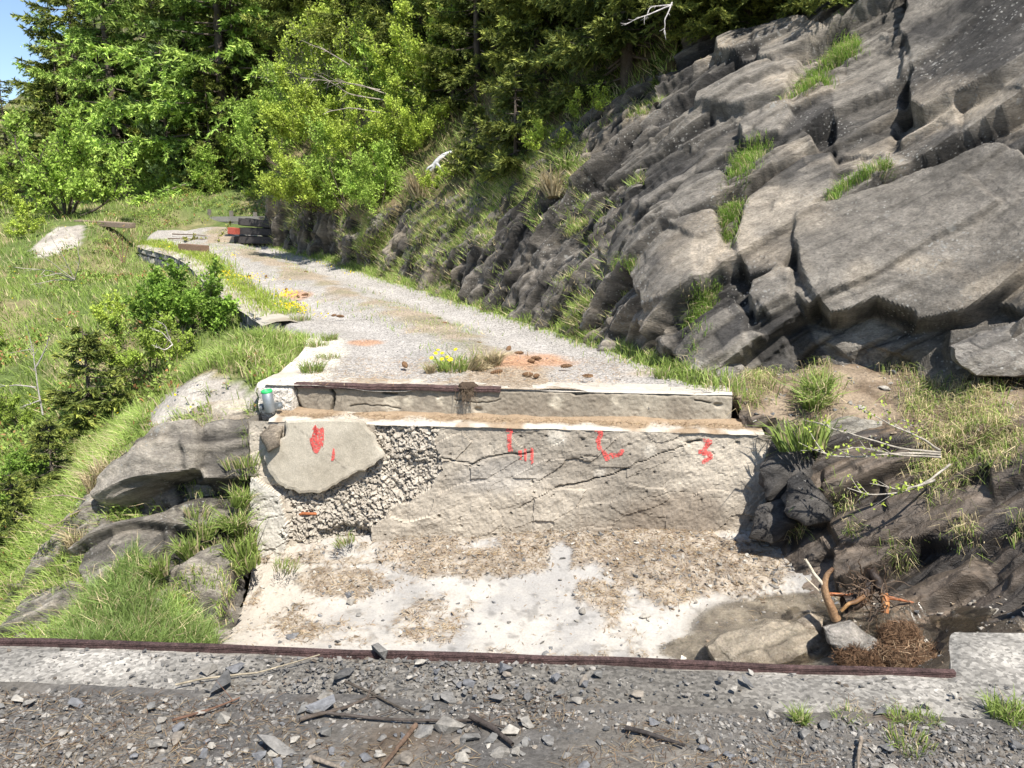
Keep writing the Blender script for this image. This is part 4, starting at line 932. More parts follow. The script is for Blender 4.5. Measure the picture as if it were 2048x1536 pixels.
# ------------------------------------------------------------------ vegetation builders
def rng(s): return np.random.default_rng(s)
def unit(v): return v / (np.linalg.norm(v, axis=-1, keepdims=True) + 1e-9)
def cards(pos, d, nrm, ln, wd, fold=.12):
    """diamond leaves: base, side, tip, side"""
    side = unit(np.cross(d, nrm)); ln = np.asarray(ln)[:, None]; wd = np.asarray(wd)[:, None]
    m = pos + d * ln * .45
    V = np.stack([pos, m + side * wd * .5 + nrm * ln * fold, pos + d * ln, m - side * wd * .5 + nrm * ln * fold], 1)
    n = len(pos); F = (np.arange(n)[:, None] * 4 + np.arange(4)[None])
    return V.reshape(-1, 3), F
def rep4(c): return np.repeat(c, 4, axis=0)
def needles(pos, d, nrm, ln, wd):
    side = unit(np.cross(d, nrm)); ln = np.asarray(ln)[:, None]; wd = np.asarray(wd)[:, None]
    V = np.stack([pos - side * wd * .5, pos + side * wd * .5, pos + d * ln], 1); n = len(pos)
    return V.reshape(-1, 3), np.arange(n)[:, None] * 3 + np.arange(3)[None]
def conifer(seed, H, R, style="spruce", cap=76000, fine=1.0):
    r = rng(seed)
    dens = {"spruce": 15, "larch": 14, "pine": 12}[style]
    nb = max(26, int(H * dens)) if H > 3 else int(40 + H * 20)
    zf = np.sort(r.uniform(.015, .985, nb) ** 1.05)
    z0 = zf * H
    L = R * (1 - zf) ** .72 * r.uniform(.65, 1.15, nb) + .06 * min(1, H / 3)
    L *= sstep(-.08, .12, zf) * .35 + .65
    az = r.uniform(0, 2 * np.pi, nb) + np.arange(nb) * 2.4
    if style == "spruce": a1, a2 = -.42 + .35 * zf, .26
    elif style == "larch": a1, a2 = -.22 + .45 * zf, .06
    else: a1, a2 = .10 + .4 * zf, .35
    a1 = a1 + r.normal(0, .08, nb)
    bd = np.stack([np.cos(az), np.sin(az), 0 * az], -1)
    def bpos(i, t): return np.stack([bd[i, 0] * L[i] * t, bd[i, 1] * L[i] * t, z0[i] + L[i] * (a1[i] * t + a2 * t * t)], -1)
    bend = H * .012 * r.normal(0, 1, 2)
    # wood
    tl = np.linspace(0, 1, 9); trunk = np.stack([bend[0] * np.sin(tl * 3), bend[1] * np.sin(tl * 2.5), tl * H], -1)
    lines = [trunk]; rads = [(.016 * H + .012) * (1 - tl) ** .85 + .003]
    bt = np.linspace(0, .92, 5)
    for i in range(nb):
        lines.append(bpos(np.full(5, i), bt)); rads.append((.006 + .010 * L[i]) * (1 - bt) + .0015)
    wood = tubes(lines, rads, 5)
    # twigs
    sp = {"spruce": .085, "larch": .11, "pine": .12}[style] * (max(R, .5) / 1.8) ** .5
    nt = np.maximum(4, (L / sp).astype(int)) * 2
    bi = np.repeat(np.arange(nb), nt); t = r.uniform(.10, 1, len(bi)) ** .8; sd = np.where(r.random(len(bi)) < .5, -1, 1)
    S = bpos(bi, t); tang = unit(bpos(bi, np.minimum(t + .05, 1.05)) - S)
    side = np.stack([-bd[bi, 1], bd[bi, 0], 0 * t], -1) * sd[:, None]
    tl_ = (.34 * L[bi] * (1 - t) ** .7 + .07 * (R / 1.8) ** .4) * r.uniform(.6, 1.25, len(bi))
    dr = {"spruce": -.28, "larch": -.38, "pine": .35}[style]
    D = unit(tang * r.uniform(.35, .8, len(bi))[:, None] + side * r.uniform(.5, 1, len(bi))[:, None] + np.array([0, 0, 1]) * (dr + r.normal(0, .18, len(bi)))[:, None])
    tip = r.random(len(bi)) < .15
    D[tip] = unit(tang[tip] + r.normal(0, .15, (tip.sum(), 3)))
    cl = {"spruce": (.120, .036), "larch": (.105, .034), "pine": (.12, .030)}[style]
    k = (R / 1.8) ** .45 * fine; cl = (cl[0] * k, cl[1] * k)
    gap = {"spruce": .014, "larch": .013, "pine": .012}[style] * k
    nn = np.maximum(2, (tl_ / gap).astype(int))
    if nn.sum() > cap: nn = np.maximum(2, (nn * cap / nn.sum()).astype(int))
    ti = np.repeat(np.arange(len(bi)), nn); u = r.uniform(0, 1.05, len(ti))
    pos = S[ti] + D[ti] * (tl_[ti] * u)[:, None] - np.array([0, 0, 1]) * (.10 * tl_[ti] * u * u)[:, None]
    spread = {"spruce": .45, "larch": .6, "pine": .6}[style]
    d = unit(D[ti] + r.normal(0, spread, (len(ti), 3)) + (np.array([0, 0, .35]) if style == "pine" else 0))
    nrm = unit(r.normal(0, 1, (len(ti), 3)) + np.array([0, 0, .6]))
    V, F = needles(pos, d, nrm, cl[0] * r.uniform(.7, 1.3, len(ti)), cl[1] * r.uniform(.8, 1.4, len(ti)))
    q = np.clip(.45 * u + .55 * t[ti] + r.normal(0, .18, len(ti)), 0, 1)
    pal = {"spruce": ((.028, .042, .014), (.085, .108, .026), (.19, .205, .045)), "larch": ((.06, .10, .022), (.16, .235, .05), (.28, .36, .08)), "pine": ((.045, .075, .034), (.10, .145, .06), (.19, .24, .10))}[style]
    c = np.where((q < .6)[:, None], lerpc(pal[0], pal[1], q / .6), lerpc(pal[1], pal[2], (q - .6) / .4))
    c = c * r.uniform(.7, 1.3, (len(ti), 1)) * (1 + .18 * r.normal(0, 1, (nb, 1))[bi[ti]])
    return wood, (V, F, np.repeat(np.clip(c, .005, 1), 3, axis=0))
def shrub(seed, H, R, nst=14, ntw=420, lpt=26, leaf=.045, col=((.10, .15, .03), (.19, .27, .05)), base_r=.12, wood_r=.012, up=.75, bare=0.0):
    r = rng(seed)
    az = r.uniform(0, 2 * np.pi, nst); el = r.uniform(.35, 1.35, nst)
    dr = np.stack([np.cos(az) * np.cos(el), np.sin(az) * np.cos(el), np.sin(el)], -1)
    ln = 1 / np.sqrt((dr[:, 0] ** 2 + dr[:, 1] ** 2) / R ** 2 + dr[:, 2] ** 2 / H ** 2) * r.uniform(.72, 1.02, nst)
    b0 = np.stack([np.cos(az) * base_r * r.random(nst), np.sin(az) * base_r * r.random(nst), 0 * az - .05], -1)
    curve = r.normal(0, .12, (nst, 3))
    def sp(i, t): return b0[i] + dr[i] * (ln[i] * t)[:, None] + curve[i] * (ln[i] * np.sin(t * 3.0))[:, None] + np.array([0, 0, 1]) * (ln[i] * .10 * t * (1 - t) * up)[:, None]
    tt = np.linspace(0, 1, 8); lines, rads = [], []
    for i in range(nst):
        lines.append(sp(np.full(8, i), tt)); rads.append(wood_r * (1 - .85 * tt) * r.uniform(.7, 1.3))
    si = r.integers(0, nst, ntw); t = r.uniform(.25, 1, ntw) ** .75
    S = sp(si, t); D = unit(dr[si] * .5 + r.normal(0, .55, (ntw, 3)) + np.array([0, 0, .35]))
    tl = r.uniform(.12, .34, ntw) * (R + H) / 2 * .75
    # keep a lumpy crown
    sc = 3.0 / max(R, .3)
    lump = fbm((S + D * tl[:, None]) * sc, 2, seed)
    keep = lump > -.28; S, D, tl = S[keep], D[keep], tl[keep]; n = len(S)
    bt = np.linspace(0, 1, 4); kk = r.normal(0, .12, (n, 3))
    for i in range(n):
        lines.append(S[i] + D[i] * (tl[i] * bt)[:, None] + kk[i] * (tl[i] * bt ** 2)[:, None]); rads.append(wood_r * .28 * (1 - .8 * bt) + .0008)
    wood = tubes(lines, rads, 4)
    isb = r.random(n) < bare
    cnt = np.where(isb, 1, r.poisson(lpt, n)); ti = np.repeat(np.arange(n), cnt); u = r.uniform(.12, 1.05, len(ti)) ** .8
    pos = S[ti] + D[ti] * (tl[ti] * u)[:, None] + kk[ti] * (tl[ti] * u * u)[:, None] + r.normal(0, .018 * (R + .3), (len(ti), 3))
    d = unit(D[ti] * .5 + r.normal(0, .75, (len(ti), 3)) + np.array([0, 0, .15])); nrm = unit(r.normal(0, .7, (len(ti), 3)) + np.array([0, 0, 1.0]))
    ll = leaf * r.uniform(.55, 1.25, len(ti))
    V, F = cards(pos, d, nrm, ll, ll * r.uniform(.5, .75, len(ti)), .08)
    q = np.clip(r.normal(.5, .28, len(ti)) + .25 * (u - .5), 0, 1); tw = r.uniform(.78, 1.2, n)[ti]
    c = lerpc(col[0], col[1], q) * tw[:, None]
    return wood, (V, F, rep4(c))
def plant_meshes(name, wood, crown, lm, wc=(.13, .105, .085)):
    r = rng(len(wood[0])); wv = np.asarray(wc) * r.uniform(.7, 1.2, (len(wood[0]), 1))
    return mesh(name + "_wood", wood[0], wood[1], M_BARK, wv, True), mesh(name + "_crown", *crown[:2], lm, crown[2])
def plant(name, ms, loc, label, cat, group=None, rotz=0, scale=1.0, parts=("trunk", "crown"), tilt=(0, 0)):
    t = obj(name, None, None, label, cat, group, None, loc, (tilt[0], tilt[1], rotz), scale)
    for m, p in zip(ms, parts): obj(p, m, t)
    return t
def sheet_at(W, px, py):
    qx, qy = proj(W); i = np.argmin((qx - px) ** 2 + (qy - py) ** 2 + 1e9 * (W[..., 1] < 3)); return W.reshape(-1, 3)[i].copy()
def sample(W, wt, n, seed):
    """n random points on a grid sheet, weighted by area * wt; returns points and cell normals"""
    r = rng(seed); a = W[:-1, :-1]; b = W[:-1, 1:]; c = W[1:, :-1]
    cr = np.cross(b - a, c - a); ar = np.linalg.norm(cr, axis=-1); pw = (ar * wt[:-1, :-1]).ravel(); pw = pw / pw.sum()
    k = r.choice(len(pw), n, p=pw); i, j = np.unravel_index(k, ar.shape); u, v = r.random((2, n, 1))
    p = a[i, j] * (1 - u) * (1 - v) + b[i, j] * u * (1 - v) + c[i, j] * (1 - u) * v + W[i + 1, j + 1] * u * v
    nn = unit(cr[i, j]); nn = np.where((nn[:, 2] < 0)[:, None], -nn, nn)
    return p, nn
def blades(p, nn, h, wd, seed, lean=.35, sag=(0, 0, 0), col=((.13, .19, .04), (.29, .37, .095)), dry=None, dryc=(.52, .43, .26), flat=False):
    """bent grass blades, three triangles each"""
    r = rng(seed); n = len(p); up = unit(nn * .35 + np.array([0, 0, 1.0]))
    L = np.stack([r.normal(0, 1, n), r.normal(0, 1, n), 0 * up[:, 0]], -1) * lean + np.asarray(sag)
    side = unit(np.cross(up, np.stack([r.normal(0, 1, n), r.normal(0, 1, n), 0 * up[:, 0]], -1)))
    h = (h * r.uniform(.5, 1.25, n))[:, None]; w_ = (np.asarray(wd) * r.uniform(.6, 1.3, n))[:, None]
    m = p + up * h * .55 + L * h * .28; tp = p + up * h * .92 + L * h * .95 - np.array([0, 0, 1]) * (np.linalg.norm(L, axis=1, keepdims=True) * h * .22)
    p0 = p - up * .02
    V = np.stack([p0 - side * w_ * .5, p0 + side * w_ * .5, m + side * w_ * .38, m - side * w_ * .38, tp], 1).reshape(-1, 3)
    i = np.arange(n)[:, None] * 5
    F4 = i + np.array([[0, 1, 2, 3]]); F3 = i + np.array([[3, 2, 4]])
    if flat:
        V = np.stack([p0 - side * w_ * .6, p0 + side * w_ * .6, .35 * m + .65 * tp], 1).reshape(-1, 3); i = np.arange(n)[:, None] * 3; F3 = i + np.array([[0, 1, 2]]); F4 = np.zeros((0, 4), int)
    q = np.clip(r.normal(.5, .25, n), 0, 1); c = lerpc(col[0], col[1], q)
    if dry is not None:
        dm = r.random(n) < dry; c = np.where(dm[:, None], np.asarray(dryc) * r.uniform(.6, 1.15, (n, 1)), c)
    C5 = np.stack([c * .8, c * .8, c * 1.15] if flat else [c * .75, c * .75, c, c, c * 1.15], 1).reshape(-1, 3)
    return V, [F4, F3], C5
def tuft_mesh(name, n, h, spread, seed, **kw):
    r = rng(seed); a = r.uniform(0, 6.28, n); q = spread * np.sqrt(r.random(n)); p = np.stack([np.cos(a) * q, np.sin(a) * q, 0 * q], -1)
    out = np.stack([np.cos(a), np.sin(a), 0 * a], -1)
    return mesh(name, *(lambda V, F, c: (V, F, M_GRASS, c * .72))(*blades(p, out * 1.1 + np.array([0, 0, .4]), np.full(n, h), h * .045 + .002, seed, lean=kw.pop("lean", .4), **kw)))

# ------------------------------------------------------------------ trees
def cmesh(nm, *a, **k):
    wd, cr = conifer(*a, **k); return plant_meshes(nm, wd, cr, M_NEEDLE)
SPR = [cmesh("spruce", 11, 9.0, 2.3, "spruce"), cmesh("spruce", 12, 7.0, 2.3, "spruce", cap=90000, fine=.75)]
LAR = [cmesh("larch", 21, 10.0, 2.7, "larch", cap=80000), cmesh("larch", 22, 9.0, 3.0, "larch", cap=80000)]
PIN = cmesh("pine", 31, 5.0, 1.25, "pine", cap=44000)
SAP = [cmesh("sapling", 41, 1.2, .58, "spruce", cap=20000), cmesh("sapling", 42, 1.6, .75, "spruce", cap=24000)]
forest = [  # mesh set, name, px, py of the foot, sheet, height factor, label
 (LAR[0], "larch_tree", 250, 372, "C", 1.05, "light green larch standing right of the dark spruce near the sky gap"),
 (LAR[1], "larch_tree", 130, 352, "C", .80, "pale green larch just right of the blue sky corner"),
 (SPR[0], "spruce_tree", 178, 345, "C", 1.20, "tall dark spruce between the two pale larches at upper left"),
 (SPR[1], "spruce_tree", 25, 372, "C", .68, "brownish spruce below the sky corner at the left edge"),
 (LAR[0], "larch_tree", -120, 385, "C", .75, "larch cut by the left edge of the picture, upper left"),
 (LAR[1], "larch_tree", 455, 360, "C", 1.45, "big dark larch with drooping boughs above the road bend"),
 (PIN, "stone_pine", 345, 388, "C", 1.0, "stubby blue-green stone pine at the road bend"),
 (SPR[1], "spruce_tree", 425, 395, "C", .55, "small olive spruce right of the stone pine"),
 (SPR[0], "spruce_tree", 545, 250, "C", 1.0, "spruce rising behind the green alder shrubs left of centre"),
 (LAR[0], "larch_tree", 330, 300, "C", 1.2, "larch behind the stone pine"),
 (SPR[0], "spruce_tree", 300, 240, "C", 1.1, "dark spruce top high behind the pale larch"),
 (LAR[1], "larch_tree", 420, 200, "C", 1.1, "larch high on the slope behind the drooping larch"),
 (SPR[0], "spruce_tree", 500, 140, "C", 1.0, "dark spruce at the top edge left of centre"),
 (SPR[0], "spruce_tree", 640, 60, "B", .9, "dark spruce trunk at the top edge above the bare twigs"),
 (SPR[1], "spruce_tree", 755, 110, "B", .75, "olive spruce at the top edge above the alder thicket"),
 (SPR[0], "spruce_tree", 850, 90, "B", .8, "spruce at the top edge left of the sunlit spruces"),
 (SPR[1], "spruce_tree", 955, 190, "B", .62, "sunlit olive spruce above the dark hollow in the cliff"),
 (SPR[1], "spruce_tree", 1080, 195, "B", .60, "yellowish spruce left of the big dark spruce"),
 (SPR[0], "spruce_tree", 1000, 60, "B", .8, "spruce at the top edge behind the sunlit ones"),
 (SPR[0], "spruce_tree", 1140, 60, "B", .7, "spruce at the top edge right of centre"),
 (SPR[1], "spruce_tree", 1255, 165, "B", .80, "big dark spruce overhanging the cliff with drooping boughs"),
 (SPR[1], "spruce_tree", 1400, 60, "A", .75, "dark shaded spruce on the cliff top, furthest right"),
 (SPR[0], "spruce_tree", 1720, -120, "A", .85, "spruce above the top edge shading the upper cliff"),
 (SPR[1], "spruce_tree", 1340, 60, "B", 1.0, "dark spruce between the overhanging one and the cliff top"),
 (SPR[1], "spruce_tree", 215, 360, "C", .9, "dark spruce filling the gap between the left larches"),
 (SPR[0], "spruce_tree", 390, 330, "C", 1.0, "dark spruce right behind the stone pine"),
 (SPR[1], "spruce_tree", 490, 330, "C", .9, "dark spruce under the drooping larch"),
 (SPR[1], "spruce_tree", 140, 372, "C", .7, "low dark spruce at the forest edge behind the round bush"),
 (SPR[1], "spruce_tree", 1500, 35, "A", .5, "dark spruce low on the cliff top, right of the dead white branch"),
 (SPR[1], "spruce_tree", 1600, 10, "A", .42, "small dark spruce on the cliff top near the upper slab"),
 (SPR[1], "spruce_tree", 1690, -10, "A", .42, "rightmost small dark spruce on the cliff top"),
 (SPR[1], "spruce_tree", 1440, 70, "A", .4, "low dark spruce on the shaded upper rocks"),
 (SPR[1], "spruce_tree", 1520, -20, "A", .9, "spruce above the top edge over the shaded upper rocks"),
 (SPR[0], "spruce_tree", 1640, -150, "A", .75, "spruce above the top edge over the right-hand cliff"),
 (SAP[1], "spruce_sapling", 1035, 335, "B", 1.1, "small dark spruce sapling in the hollow of the cliff"),
 (SAP[0], "spruce_sapling", 955, 330, "B", .9, "dark little spruce left of the hollow's sapling"),
 (SAP[1], "spruce_sapling", 905, 200, "B", 1.3, "bushy young spruce beside the dry brown grass"),
]
SH = {"A": SHEET_A, "B": SHEET_B, "C": SHEET_C}
rr = rng(5)
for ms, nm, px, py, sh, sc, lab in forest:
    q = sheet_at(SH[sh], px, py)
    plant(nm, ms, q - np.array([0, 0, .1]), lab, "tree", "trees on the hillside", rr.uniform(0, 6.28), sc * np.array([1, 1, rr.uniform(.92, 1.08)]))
# young spruces on the slope below the road
for px, py, k, sc, lab in ((185, 850, 0, 1.05, "olive young spruce on the left slope below the green bushes"), (90, 935, 1, .38, "small green spruce low at the left edge"),
                           (110, 985, 0, .7, "little bright spruce below the olive young spruce"), (35, 1080, 1, .45, "yellowish young spruce at the left edge under the dead stem")):
    q = ray_ground(px, py); plant("spruce_sapling", SAP[k], q, lab, "tree", "young spruces on the slope", rr.uniform(0, 6), sc)

# ------------------------------------------------------------------ shrubs
BRIGHT = ((.19, .25, .035), (.36, .43, .075)); LIME = ((.17, .25, .04), (.31, .42, .085)); DEEP = ((.09, .16, .025), (.20, .30, .05))
def smesh(nm, *a, **k):
    wc = k.pop("wc", (.16, .13, .10)); wd, cr = shrub(*a, **k); return plant_meshes(nm, wd, cr, M_LEAF, wc)
ALD = [smesh("alder", 51, 2.4, 1.6, nst=16, ntw=620, lpt=30, leaf=.075, col=BRIGHT), smesh("alder", 52, 2.3, 1.5, nst=14, ntw=560, lpt=30, leaf=.07, col=LIME),
       smesh("alder", 53, 2.2, 1.7, nst=18, ntw=520, lpt=20, leaf=.07, col=BRIGHT, bare=.35, wc=(.30, .27, .23))]
WIL = smesh("willow", 54, 2.3, 1.35, nst=10, ntw=520, lpt=26, leaf=.075, col=LIME, wood_r=.03, wc=(.09, .075, .06))
BSH = [smesh("bush", 55, 1.2, .62, nst=18, ntw=620, lpt=34, leaf=.05, col=DEEP), smesh("bush", 56, .95, .62, nst=12, ntw=380, lpt=24, leaf=.042, col=((.13, .18, .03), (.27, .35, .06)))]
SM = smesh("shrublet", 57, .45, .4, nst=9, ntw=160, lpt=18, leaf=.035, col=BRIGHT, wood_r=.006)
shrubs = [
 (WIL, "willow_bush", 130, 412, "G", 1.3, "rounded pale green bush with dark stems on the grassy bank at left"),
 (ALD[1], "alder_shrub", 462, 392, "C", .92, "bright green shrub right above the wooden barrier at the bend"),
 (ALD[0], "alder_shrub", 540, 345, "C", .9, "green shrub above the rock corner at the bend"),
 (ALD[0], "alder_shrub", 640, 300, "B", .95, "large bright shrub on the slope under the bare twigs"),
 (ALD[1], "alder_shrub", 700, 425, "B", .85, "lush shrub hanging over the rock wall beside the road"),
 (ALD[0], "alder_shrub", 655, 430, "B", .62, "yellow-green shrub drooping low over the dark rock"),
 (ALD[0], "alder_shrub", 745, 340, "B", .75, "sunlit shrub right of the hanging one"),
 (ALD[2], "alder_shrub", 650, 215, "B", .95, "half-bare shrub with many pale grey twigs"),
 (ALD[1], "alder_shrub", 770, 235, "B", .85, "leafy shrub at top centre beside the half-bare one"),
 (ALD[0], "alder_shrub", 860, 190, "B", .8, "bright shrub at top centre left of the olive spruce"),
 (ALD[2], "alder_shrub", 735, 200, "B", .8, "twiggy shrub between the leafy ones at top centre"),
 (ALD[1], "alder_shrub", 590, 270, "B", .8, "shrub above the rock corner in half shade"),
 (ALD[1], "alder_shrub", 940, 120, "B", .7, "light shrub tucked between spruces at top centre"),
 (ALD[0], "alder_shrub", 690, 110, "B", .9, "shrub near the top edge behind the bare twigs"),
 (ALD[1], "alder_shrub", 330, 392, "C", .7, "dark green shrub at the forest edge left of the stone pine's foot"),
 (ALD[0], "alder_shrub", 235, 378, "C", .75, "shrub at the forest edge under the pale larch"),
 (ALD[1], "alder_shrub", 60, 385, "C", .8, "shrub at the forest edge left of the round bush"),
 (ALD[0], "alder_shrub", 400, 330, "C", .9, "shrub behind the stone pine under the drooping larch"),
 (ALD[0], "alder_shrub", 625, 415, "B", .72, "bright shrub spilling down the rock wall nearest the bend"),
 (ALD[1], "alder_shrub", 760, 420, "B", .62, "shrub spilling down to the verge right of the hanging one"),
 (ALD[0], "alder_shrub", 830, 300, "B", .6, "light shrub above the bleached stump"),
 (ALD[1], "alder_shrub", 560, 330, "B", .8, "pale shrub on top of the rock corner"),
 (ALD[1], "alder_shrub", 880, 120, "B", .8, "bright shrub under the spruces at top centre"),
 (SM, "low_shrub", 880, 375, "B", 1.0, "small leafy shrub beside the bleached stump"),
 (SM, "low_shrub", 1100, 300, "B", 1.1, "small shrub below the dark spruce on the cliff"),
 (SM, "low_shrub", 1180, 240, "B", 1.1, "small shrub on the ledge right of the dark hollow"),
 (SM, "low_shrub", 520, 400, "C", 1.4, "small shrub by the rock corner at the bend"),
 (BSH[0], "green_bush", 365, 655, "G", 1.05, "dense deep green bush against the stone retaining wall"),
 (BSH[1], "green_bush", 300, 745, "G", 1.0, "yellow-green bush in front of the deep green one"),
 (BSH[1], "green_bush", -40, 720, "G", .7, "green bush at the left edge, middle height"),
 (BSH[1], "green_bush", 45, 850, "G", .6, "leafy bush around the dead stem at the left edge"),
 (BSH[0], "green_bush", 20, 1010, "G", .7, "bush low at the left edge below the young spruces"),
 (SM, "low_shrub", 20, 430, "G", 1.8, "small shrub on the meadow at the left edge"),
 (SM, "low_shrub", 60, 470, "G", 1.3, "second low shrub on the meadow below the round bush"),
 (SM, "low_shrub", 235, 640, "G", 1.0, "low shrub left of the deep green bush"),
]
for ms, nm, px, py, sh, sc, lab in shrubs:
    q = drop(*P(px, py, 21.5)[:2]) if nm == "willow_bush" else ray_ground(px, py) if sh == "G" else sheet_at(SH[sh], px, py)
    plant(nm, ms, q, lab, "shrub", "shrubs", rr.uniform(0, 6.28), sc, parts=("stems", "foliage"))

# ------------------------------------------------------------------ grass (nobody could count it)
def stuff(name, label, Vs, seed=0, mat=None):
    off = 0; V, F4, F3, Cc = [], [], [], []
    for v, f, c in Vs:
        V.append(v); F4.append(f[0] + off); F3.append(f[1] + off); Cc.append(c); off += len(v)
    return obj(name, mesh(name, np.concatenate(V), [np.concatenate(F4), np.concatenate(F3)], mat or M_GRASS, np.concatenate(Cc)), None, label, "grass", kind="stuff")
qx, qy = proj(GV)
vis = (qx > -250) & (qx < 1200) & (qy < 1500) & (GY > 4.2)
offroad = np.ones(GX.shape)
mid = (RL + RR) / 2
for k in range(0, K_END - 6, 4):
    hw = np.linalg.norm(RR[k] - RL[k]) / 2; offroad = np.minimum(offroad, sstep(hw - .25, hw + .05, np.hypot(GX - mid[k, 0], GY - mid[k, 1])))
pat = fbm(GV * 1.1, 4, 901); sc2 = scree.reshape(GX.shape); strip_g = None; fr2 = front.reshape(GX.shape)
far_w = vis * offroad * (GY > 9) * (GY < 30) * sstep(-.55, -.1, pat) * (GX < 2) / np.maximum(GY, 5) ** .9
p1_, n1_ = sample(GV, far_w * np.where(sc2, .05, 1), 90000, 1)
dry1 = sstep(.0, .45, fbm(p1_ * .8, 4, 905)) * .6 + .10
spur_w = vis * offroad * (GY <= 9.2) * (GX < -2.25) * np.where(sc2, .02, 1) * np.where(fr2, .05, 1) * sstep(-.6, -.2, pat)
p2_, n2_ = sample(GV, spur_w, 46000, 2)
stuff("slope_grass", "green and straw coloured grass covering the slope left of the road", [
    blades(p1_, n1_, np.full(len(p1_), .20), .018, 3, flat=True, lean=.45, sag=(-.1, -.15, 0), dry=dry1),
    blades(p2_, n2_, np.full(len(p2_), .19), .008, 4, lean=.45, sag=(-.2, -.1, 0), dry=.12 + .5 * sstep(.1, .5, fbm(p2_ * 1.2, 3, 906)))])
# broad-leaved weeds mixed into the slope grass
def weeds(pts, seed, s, col=((.10, .15, .03), (.24, .31, .07))):
    rr_ = rng(seed); m = 5; p = np.repeat(pts, m, 0) + rr_.normal(0, s * .9, (len(pts) * m, 3)) * np.array([1, 1, .5]) + np.array([0, 0, s * 1.2]); n = len(p)
    V, F = cards(p, unit(rr_.normal(0, 1, (n, 3)) + np.array([0, 0, .4])), unit(rr_.normal(0, .5, (n, 3)) + np.array([0, -.2, 1])), s * rr_.uniform(.6, 1.4, n), s * .55 * rr_.uniform(.6, 1.3, n))
    c = lerpc(col[0], col[1], rr_.random(n)); rd = rr_.random(n) < .12; c = np.where(rd[:, None], (.26, .13, .06), c); return V, F, rep4(c)
wsel = fbm(p1_ * .9, 3, 931) > .12; w1 = weeds(p1_[wsel][::5], 932, .07); wsel = fbm(p2_ * 1.6, 3, 933) > .08; w2 = weeds(p2_[wsel][::5], 934, .04)
obj("slope_weeds", mesh("slope_weeds", np.concatenate([w1[0], w2[0]]), np.concatenate([w1[1], w2[1] + len(w1[0])]), M_LEAF, np.concatenate([w1[2], w2[2]])), None, "broad-leaved weeds growing through the slope grass", "weeds", kind="stuff")
g3 = inpoly(qx, qy, [(90, 1290), (200, 1200), (270, 1110), (300, 1150), (310, 1230), (420, 1270), (430, 1310), (90, 1310)]) & (GY < 6.4)
fx_, fy_ = proj(SHEET_F); p3_, n3_ = sample(SHEET_F, inpoly(fx_, fy_, [(85, 1330), (195, 1205), (275, 1112), (300, 1150), (310, 1225), (420, 1275), (440, 1330)]) * 1.0, 11000, 5)
p9_, n9_ = sample(SHEET_F, (sstep(.1, .35, fbm(SHEET_F * 2.4, 3, 941)) + 1.5 * np.exp(-(segdist(fx_, fy_, [(490, 990), (485, 1130)]) / 14.) ** 2)) * (fy_ > 850) * (fx_ > 0), 5000, 42)
stuff("lush_grass", "lush bright green grass patch at lower left beneath the rocks", [blades(p3_, n3_, np.full(len(p3_), .24), .0065, 6, lean=.4, sag=(.1, 0, 0), col=((.09, .14, .035), (.20, .27, .08)), dry=.12), blades(p9_, n9_, np.full(len(p9_), .13), .006, 43, lean=.5, sag=(-.1, -.3, -.2), dry=.25)])
# verge on the cliff side and the thin strip in the middle of the track
r = rng(7); n = 26000
k = r.uniform(0, .80, n) ** .8 * (NR - 1); i = k.astype(int)
off = r.normal(-.02, .14, n); dd = unit(RR - RL)
vp = RR[i] + dd[i] * off[:, None] + (RR[np.minimum(i + 1, NR - 1)] - RR[i]) * (k - i)[:, None]
vp = np.c_[vp, zroad(vp[:, 1]) - .02]
hh = np.where(off > -.1, .18, .09)
n = 8000; k = r.uniform(.10, .74, n) * (NR - 1); i = k.astype(int); mp = RL[i] * .47 + RR[i] * .53 + r.normal(0, .22, (n, 2)); mz = np.c_[mp, zroad(mp[:, 1]) + .02]
keep = fbm(mz * 1.6, 3, 908) > .02; mz = mz[keep]
n = 9000; k = r.uniform(.27, .68, n) * (NR - 1); i = k.astype(int); lp = RL[i] + dd[i] * r.normal(.22, .18, n)[:, None]; lz = np.c_[lp, zroad(lp[:, 1]) - .0]
up3 = lambda a: np.broadcast_to((0, 0, 1.0), a.shape)
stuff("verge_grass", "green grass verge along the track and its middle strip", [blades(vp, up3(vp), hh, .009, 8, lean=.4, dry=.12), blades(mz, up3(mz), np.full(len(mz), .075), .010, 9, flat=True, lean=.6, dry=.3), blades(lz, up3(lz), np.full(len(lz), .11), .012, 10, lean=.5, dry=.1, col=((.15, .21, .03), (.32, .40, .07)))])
# grass on the hillsides and on cliff ledges
bx, by = proj(SHEET_B)
wB = (1 - RM_B) * (bx > 480) * (bx < 1500) * (by > -60) * (by < 700)
p4_, n4_ = sample(SHEET_B, wB, 26000, 11)
cx, cy = proj(SHEET_C); p5_, n5_ = sample(SHEET_C, ((cy > 200) & (cx > -100) & (cx < 620)) * 1.0, 14000, 12)
stuff("hillside_grass", "tall grass on the wooded hillside above the cliff", [blades(p4_, n4_, np.full(len(p4_), .26), .016, 13, flat=True, lean=.5, sag=(-.3, -.2, -.2), dry=.25), blades(p5_, n5_, np.full(len(p5_), .24), .03, 14, flat=True, lean=.4, dry=.3)])
nB2 = gnormals(SHEET_B); nB2 = np.where((nB2[..., 1] > 0)[..., None], -nB2, nB2)
wl = (RM_B > .5) * sstep(.45, .8, nB2[..., 2]) * sstep(-.15, .2, fbm(SHEET_B * 1.0, 3, 912)) * (by < 720)
wl = wl + (RM_B > .5) * 1.2 * sstep(.12, .3, fbm(SHEET_B * np.array([.9, .9, 1.3]), 3, 915)) * (bx < 1180)
p6_, n6_ = sample(SHEET_B, wl, 42000, 15)
